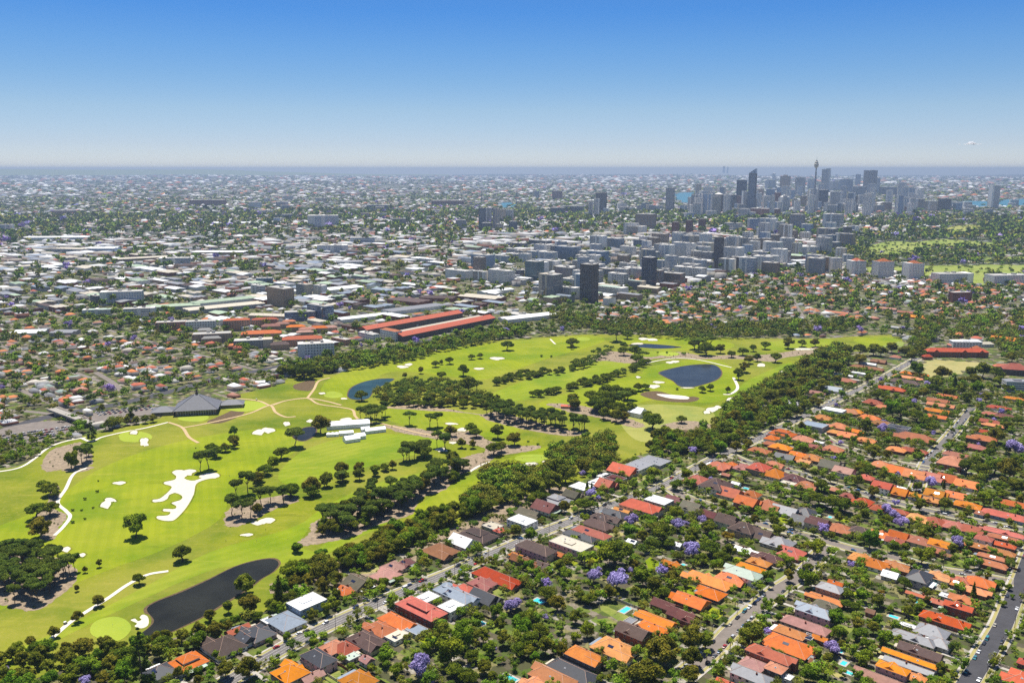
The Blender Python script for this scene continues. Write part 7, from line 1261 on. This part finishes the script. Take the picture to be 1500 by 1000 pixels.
def crane(px, yt, yb, col, look, jib=38, ang=.5):
    x, y = G(px, yb); h = zat(yt, y); e = empty('tower_crane', (x, y), ang); m = MB(); w = .9
    for sx in (-w, w):
        for sy in (-w, w): m.bar((sx, sy, 0), (sx, sy, h * .8), .22, n=4)
    for i in range(int(h * .8 / 3)): z = i * 3; m.bar((-w, -w, z), (w, -w, z + 3), .12, n=3).bar((w, w, z), (-w, w, z + 3), .12, n=3).bar((-w, -w, z + 3), (-w, w, z), .12, n=3)
    m.build('mast', M[col], e); j = MB(); k = jib; top = Vector((k * .55, 0, h * .8 + k * .75))
    for o in (-.7, .7): j.bar((0, o, h * .8), top, .25, n=4)
    j.bar((0, 0, h * .8 + 1.5), top, .25, n=4); j.build('jib', M[col], e); MB().box(-9, -1, -1.2, 1.2, h * .8 - 1, h * .8 + 2).build('counterweight', M['concrete'], e); MB().box(.9, 2.6, -1, 1, h * .8 - 2, h * .8 + .3).build('cab', M['glass'], e)
    q = PX(x, y, h); lab(e, look, float(q[0]), float(q[1]), 'tower crane', 'tower cranes')
M['crane_y'] = plain('crane_yellow', (.6, .33, .03), .5, .1)
crane(799.5, 344, 373, 'wall_white', 'tall white tower crane', 30, .2); crane(896.5, 345, 366, 'wall_white', 'white tower crane', 30, 1.2); crane(982, 355, 374, 'wall_white', 'short white tower crane', 26, 2.3); crane(797, 424, 438, 'crane_y', 'leaning orange tower crane', 18, .4); crane(473, 448, 470, 'crane_y', 'orange tower crane', 16, 1.5); crane(87, 437, 452, 'wall_white', 'thin pale tower crane', 16, 1.5)
# ---------------------------------------------------------------- the long red sheds, the big pale halls
def at3(c, s, x, y, z=0): return G(c[0] + x / s, c[1] + y / s, z)
def long_shed(p0, p1, W_, h, rc, look, wall='wall_white', teeth=1, pitch=9, off=0.0, z=None):
    """p0, p1: two ends of the near eave, in world metres"""
    a, b = Vector((*p0, 0)), Vector((*p1, 0)); d = b - a; ang = math.atan2(d.y, d.x); n = Vector((-d.y, d.x, 0)).normalized(); n = n if n.y > 0 else -n; c = (a + b) / 2 + n * (W_ / 2 + off)
    if d.x < 0: ang += math.pi
    FOOT.append((c.x, c.y, d.length / 2 if abs(math.cos(ang - ANG_B)) > .7 else W_ / 2 + 6, W_ / 2 + 6 if abs(math.cos(ang - ANG_B)) > .7 else d.length / 2)); EXC.append([tuple(map(float, PX(*(q)[:2]))) for q in (a, b, b + n * (W_ + off), a + n * (W_ + off))])
    return shed(c.x, c.y, d.length, W_, h, rc, look, teeth, ang, wall, pitch)
c6 = (400, 400); e0, e1 = at3(c6, 3, 570, 278, 10), at3(c6, 3, 978, 196, 10); 
long_shed(e0, e1, 30, 10, 'redroof', 'long red-roofed brick shed', 'wall_dark', 1, 20); long_shed(e0, e1, 18, 10, 'roof_c', 'long cream middle shed', 'wall_white', 2, 14, 30.5)
e2, e3 = at3(c6, 3, 440, 258, 10), at3(c6, 3, 862, 182, 10); long_shed(e2, e3, 26, 11.5, 'redroof', 'rear long red-roofed shed', 'wall_dark', 1, 22, 18)
M['greenroof'] = plain('pale_green_sheet', (.34, .42, .28), .5, .12, .1); 
for c, s, x0, y0, x1, y1, W_, h, rc, look, teeth, wall in (((0, 400), 3, 830, 165, 1165, 132, 46, 9, 'roof_c', 'wide pale warehouse with low gables', 3, 'wall_grey'), ((0, 400), 3, 640, 152, 880, 140, 40, 8, 'greenroof', 'green sheet-roofed warehouse', 2, 'wall_grey'), ((0, 400), 3, 860, 135, 1130, 108, 42, 10, 'greenroof', 'large pale green factory hall', 2, 'wall_white'),
        ((400, 400), 3, 300, 205, 520, 180, 30, 7, 'roof_w', 'white flat warehouse beside the red sheds', 2, 'wall_white'), ((400, 400), 3, 520, 170, 760, 140, 40, 7, 'roof_g', 'grey multi-gabled factory', 4, 'wall_white'), ((400, 400), 3, 500, 115, 640, 130, 50, 8, 'roof_b', 'brown-roofed brick warehouse', 3, 'wall_brick'), ((400, 400), 3, 640, 108, 790, 112, 44, 8, 'roof_b', 'second brown-roofed brick warehouse', 3, 'wall_brick'), ((400, 400), 3, 810, 100, 975, 115, 50, 8, 'roof_c', 'cream-roofed brick warehouse', 2, 'wall_brick'),
        ((400, 400), 3, 1030, 205, 1250, 180, 34, 8, 'roof_w', 'long white hall beside the tree belt', 2, 'wall_white'), ((400, 400), 3, 250, 75, 400, 60, 50, 9, 'roof_w', 'bright white square warehouse', 2, 'wall_white'), ((400, 400), 3, 930, 85, 1060, 70, 30, 7, 'roof_w', 'low white workshop', 1, 'wall_white'), ((0, 400), 3, 40, 265, 180, 262, 40, 7, 'roof_w', 'white sheet-roofed depot', 2, 'wall_white'), ((0, 400), 3, 215, 262, 315, 262, 34, 7, 'roof_g', 'grey sheet-roofed depot', 2, 'wall_grey'),
        ((0, 400), 3, 1090, 185, 1250, 190, 30, 8, 'roof_c', 'tan brick storehouse', 1, 'wall_tan'), ((0, 220), 3.75, 120, 640, 270, 625, 40, 8, 'roof_c', 'long pale shed with low gables', 3, 'wall_white'), ((0, 220), 3.75, 280, 635, 420, 620, 40, 8, 'roof_w', 'long white shed with low gables', 3, 'wall_white'), ((0, 220), 3.75, 465, 540, 625, 540, 60, 12, 'roof_w', 'white-banded depot hall', 2, 'wall_blue'), ((0, 220), 3.75, 640, 600, 930, 585, 50, 9, 'roof_c', 'broad cream warehouse', 3, 'wall_tan'),
        ((0, 220), 3.75, 1050, 560, 1340, 560, 60, 10, 'roof_w', 'broad white depot', 3, 'wall_tan'), ((0, 220), 3.75, 120, 480, 480, 478, 70, 10, 'roof_w', 'far broad white sheds', 4, 'wall_white'), ((0, 220), 3.75, 280, 540, 450, 545, 60, 12, 'roof_c', 'curved brown-roofed sheds', 3, 'wall_grey'), ((0, 220), 3.75, 1160, 398, 1500, 398, 60, 9, 'roof_w', 'far long white railway shed', 2, 'wall_white'), ((350, 220), 3.75, 0, 400, 380, 398, 50, 9, 'roof_w', 'far long cream railway shed', 2, 'wall_cream'),
        ((350, 220), 3.75, 560, 405, 840, 402, 60, 10, 'roof_w', 'sawtooth railway workshop', 6, 'wall_dark'), ((350, 220), 3.75, 540, 615, 680, 612, 44, 8, 'roof_g', 'grey curved store', 2, 'wall_grey'), ((1100, 300), 3.75, 130, 335, 300, 318, 26, 9, 'roof_w', 'white long-roofed race hall', 2, 'wall_white'), ((1100, 300), 3.75, 250, 308, 480, 298, 34, 12, 'roof_w', 'white curved-roof grandstand', 3, 'wall_white')):
    long_shed(at3(c, s, x0, y0, h), at3(c, s, x1, y1, h), W_, h, rc, look, wall, teeth)
for cx, cy, l, w, rc in ((1190, 232, 34, 12, 'p'), (1240, 222, 26, 11, 'p'), (1300, 235, 34, 12, 'o'), (1350, 245, 30, 12, 'p'), (1400, 240, 34, 12, 'o'), (1450, 238, 26, 11, 'p'), (1270, 212, 24, 10, 'o'), (1190, 205, 28, 10, 'o'), (1340, 258, 30, 10, 'p'), (1130, 262, 26, 11, 'r'), (1110, 300, 34, 12, 'b'), (1230, 312, 30, 12, 'b'), (900, 250, 28, 12, 'k'), (930, 285, 34, 12, 'k')):
    x, y = G(cx / 3, 400 + cy / 3, 9); house(x, y, l, w, rc, 'h', 3, 'tan', RAD(14), 0, cat='apartment house', name='apartment_house', look=f"{RN[rc]} three-storey apartment house", group='low apartment houses')
wares()
WARE.sort(key=lambda q: math.hypot(q[0], q[1]) / (q[2] + q[3]) ** .5)
WR = [('roof_w', 'white'), ('roof_w', 'white'), ('roof_c', 'cream'), ('roof_g', 'grey'), ('roof_l', 'blue grey'), ('roof_b', 'brown'), ('greenroof', 'pale green')]
for i, (x, y, l, w, h, q) in enumerate(WARE[:200]):
    rc, nm = WR[int(q * 6.99)]; t = 1 + int(q * 97) % 3; shed(x, y, l, w, h, rc, f"{nm} {['single', 'double', 'triple'][t - 1]}-gabled warehouse", t, wall=('wall_white', 'wall_grey', 'wall_tan', 'wall_brick')[int(q * 41) % 4])
if WARE[200:]:
    A = np.array(WARE[200:]); n = len(A); rr = np.random.default_rng(4); rc = RC[np.array([6, 6, 7, 5, 9, 3, 6])[(A[:, 5] * 6.99).astype(int)]] * rr.uniform(.75, 1.1, (n, 1)); far_build(A[:, 0], A[:, 1], A[:, 2], A[:, 3], A[:, 4], np.full(n, 1.2), np.full(n, ANG_B), WCc[rr.integers(0, 5, n)], rc)
NH = [0]
def suburbs():
    pal = {'red': [.27, .18, .08, .10, .04, .12, .13, .05, .02, .01], 'pale': [.05, .06, .04, .05, .05, .23, .34, .12, .03, .03]}
    for d0, d1, cell, seed in ((1050, 1700, 17, 11), (1700, 2700, 20, 12), (2700, 4200, 24, 13), (4200, 6500, 38, 14), (6500, 10500, 70, 15), (10500, 19000, 150, 16), (19000, 36000, 270, 17)):
        X, Y, px, py, d, r = ring(d0, d1, cell, seed); reg = region(px, py); n = len(X); pt = np.full(n, .41); ph = np.full(n, .52); palr = np.zeros(n, bool)
        for i, g in enumerate(REGS): m = reg == i; pt[m] = g[2][0]; ph[m] = max(g[2][1], g[2][2] * .45); palr[m] = g[3] == 'red'
        if d0 < 1200: k0 = (reg >= 0) & (py < 640) | (px < 500) & (py < 640); k0 &= ~((px > 880) & (py > 500)); 
        else: k0 = np.ones(n, bool)
        # woods and built land come in patches
        ph_ = np.sin(X * .0031 + np.cos(Y * .0023) * 2) * np.cos(Y * .0041 + np.sin(X * .0017) * 2); pt = np.where((reg < 0), np.clip(pt + ph_ * .22, .2, .85), pt); ph = np.where(reg < 0, np.clip(ph - ph_ * .2, .08, .75), ph)
        u = r.random(n); ht = k0 & (u < ph); tt = k0 & (u >= ph) & (u < ph + pt) | (k0 & ht & (r.random(n) < .12))
        i = np.where(ht)[0]; m = len(i); f = cell / 15; L_ = r.uniform(.68, 1.08, m) * cell * (1 if d0 < 6000 else .6); W_ = L_ * r.uniform(.45, .75, m); ri = np.where(palr[i], r.choice(10, m, p=np.array(pal['red']) / sum(pal['red'])), r.choice(10, m, p=np.array(pal['pale']) / sum(pal['pale'])))
        hh = 3.4 + 2.8 * (r.random(m) < .25) + (f - 1) * 1.2 * r.random(m); rc = RC[ri] * r.uniform(.75, 1.15, (m, 1)); wc = WCc[r.integers(0, 5, m)] * r.uniform(.8, 1.1, (m, 1)); rh = np.where(r.random(m) < (.85 if d0 < 3000 else .45), W_ * .26, .4)
        sel = np.zeros(m, bool)
        if d0 == 1050:   # the nearest of them are houses of their own
            order = np.argsort(d[i]); 
            for q in order[:0]: sel[q] = True
        far_build(X[i], Y[i], L_, W_, hh, rh, np.where(r.random(m) < .5, ANG_B, ANG_B + math.pi / 2) + r.normal(0, .05, m), wc, rc)
        j = np.where(tt)[0]; jx = X[j] + r.normal(0, cell * .2, len(j)); jy = Y[j] + r.normal(0, cell * .2, len(j)); w = r.uniform(.55, 1.1, len(j)) * min(cell, 30 + cell * .25) * (1.1 if d0 > 1700 else 1.0); kk = r.choice(7, len(j), p=[.36, .04, .30, .27, .016, .014, 0])
        FT.extend(zip(jx, jy, w, kk))
street_grid(); suburbs(); flush_build('distant_houses')
# ---------------------------------------------------------------- the masses of trees
def lowtree(n, leaf, kind, r):
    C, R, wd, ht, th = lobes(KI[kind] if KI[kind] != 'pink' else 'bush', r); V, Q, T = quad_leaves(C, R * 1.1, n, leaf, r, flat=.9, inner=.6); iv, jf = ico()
    return V / wd, T, C / wd, R / wd, ht / wd
def forest(name, rows, n, leaf, seed, core=True):
    if not len(rows): return
    r = np.random.default_rng(seed); VV, QQ, CC, TT, CT = [], [], [], [], []; base = 0; rows = np.array(rows); iv, jf = ico()
    for kind in range(7):
        R_ = rows[rows[:, 3] == kind]
        if not len(R_): continue
        lo, hi = map(np.array, PAL[KI[kind]])
        flat_ = 1.0 if seed < 2500 else .8 if seed < 5000 else .42
        for v in range(4):
            S_ = R_[v::4]; m = len(S_)
            if not m: continue
            P, T, C, Rr, ht = lowtree(n, leaf, kind, r); w = S_[:, 2][:, None, None]; hz = flat_ * r.uniform(.8, 1.15, m)[:, None, None]; a = r.uniform(0, 6.28, m)[:, None]; c, s = np.cos(a), np.sin(a)
            def put(Q3):
                x = Q3[None, :, 0] * c - Q3[None, :, 1] * s; y = Q3[None, :, 0] * s + Q3[None, :, 1] * c; return np.stack([x, y, np.broadcast_to(Q3[None, :, 2], x.shape) * hz[:, :, 0]], 2) * w + np.stack([S_[:, 0], S_[:, 1], gz(S_[:, 0], S_[:, 1])], 1)[:, None, :]
            A = put(P); VV.append(A.reshape(-1, 3)); QQ.append((np.arange(4 * n).reshape(1, n, 4) + base + np.arange(m).reshape(m, 1, 1) * 4 * n).reshape(-1, 4)); base += m * 4 * n
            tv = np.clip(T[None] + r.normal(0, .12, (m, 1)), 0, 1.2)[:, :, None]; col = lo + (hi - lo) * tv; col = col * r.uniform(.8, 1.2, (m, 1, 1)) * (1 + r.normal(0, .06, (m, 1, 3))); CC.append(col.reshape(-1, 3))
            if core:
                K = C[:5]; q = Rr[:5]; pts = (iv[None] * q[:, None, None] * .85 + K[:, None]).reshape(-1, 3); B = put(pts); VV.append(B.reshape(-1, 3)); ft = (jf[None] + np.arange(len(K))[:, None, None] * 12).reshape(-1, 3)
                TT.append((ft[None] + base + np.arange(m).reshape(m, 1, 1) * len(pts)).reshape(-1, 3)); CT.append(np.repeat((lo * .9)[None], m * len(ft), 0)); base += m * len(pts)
    me = np_mesh(name, np.concatenate(VV), quads=np.concatenate(QQ), tris=np.concatenate(TT) if TT else None, mat=M['leafrgb'], col=np.clip(np.concatenate(CC + CT), 0, 1)); tag(inst(name, me), kind='stuff')
F_ = np.array(FT); D_ = np.hypot(F_[:, 0], F_[:, 1]); print('stuff trees', len(F_))
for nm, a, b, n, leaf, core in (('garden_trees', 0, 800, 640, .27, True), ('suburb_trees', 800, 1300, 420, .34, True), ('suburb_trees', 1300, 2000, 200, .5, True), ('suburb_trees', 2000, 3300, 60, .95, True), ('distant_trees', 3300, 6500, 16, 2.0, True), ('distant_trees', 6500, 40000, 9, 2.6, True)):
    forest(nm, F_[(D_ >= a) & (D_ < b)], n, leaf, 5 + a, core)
def cloud():
    m, t, b = newmat('cloud'); t.nodes.remove(b); d_ = N(t, "ShaderNodeBsdfDiffuse"); d_.inputs[0].default_value = (.95, .95, .95, 1); tr = N(t, "ShaderNodeBsdfTranslucent"); tr.inputs[0].default_value = (.95, .95, .95, 1); x1 = N(t, "ShaderNodeMixShader"); x1.inputs[0].default_value = .6; tp = N(t, "ShaderNodeBsdfTransparent"); x2 = N(t, "ShaderNodeMixShader"); x2.inputs[0].default_value = .5
    L(t, d_.outputs[0], x1.inputs[1]); L(t, tr.outputs[0], x1.inputs[2]); L(t, tp.outputs[0], x2.inputs[1]); L(t, x1.outputs[0], x2.inputs[2]); L(t, x2.outputs[0], t.nodes["Material Output"].inputs["Surface"])
    d = 70000; x = (1407 - 750) / 1300 * d; z = 300 + d * (246 - 211) / 1300; mb = MB(); iv, jf = ico(); r = random.Random(2)
    for i in range(60):
        u = r.gauss(0, .42); c = np.array([u * 560, r.uniform(-300, 300), r.uniform(0, 190) * max(0.05, 1 - abs(u) * 1.2)]); s_ = np.array([1.5, 1.2, .7]) * r.uniform(25, 75); mb.add([tuple(c + v * s_) for v in iv], [tuple(f) for f in jf])
    o = mb.build('cloud', m, None, (x, d, z)); tag(o, kind='stuff')
cloud()
finish_labels()
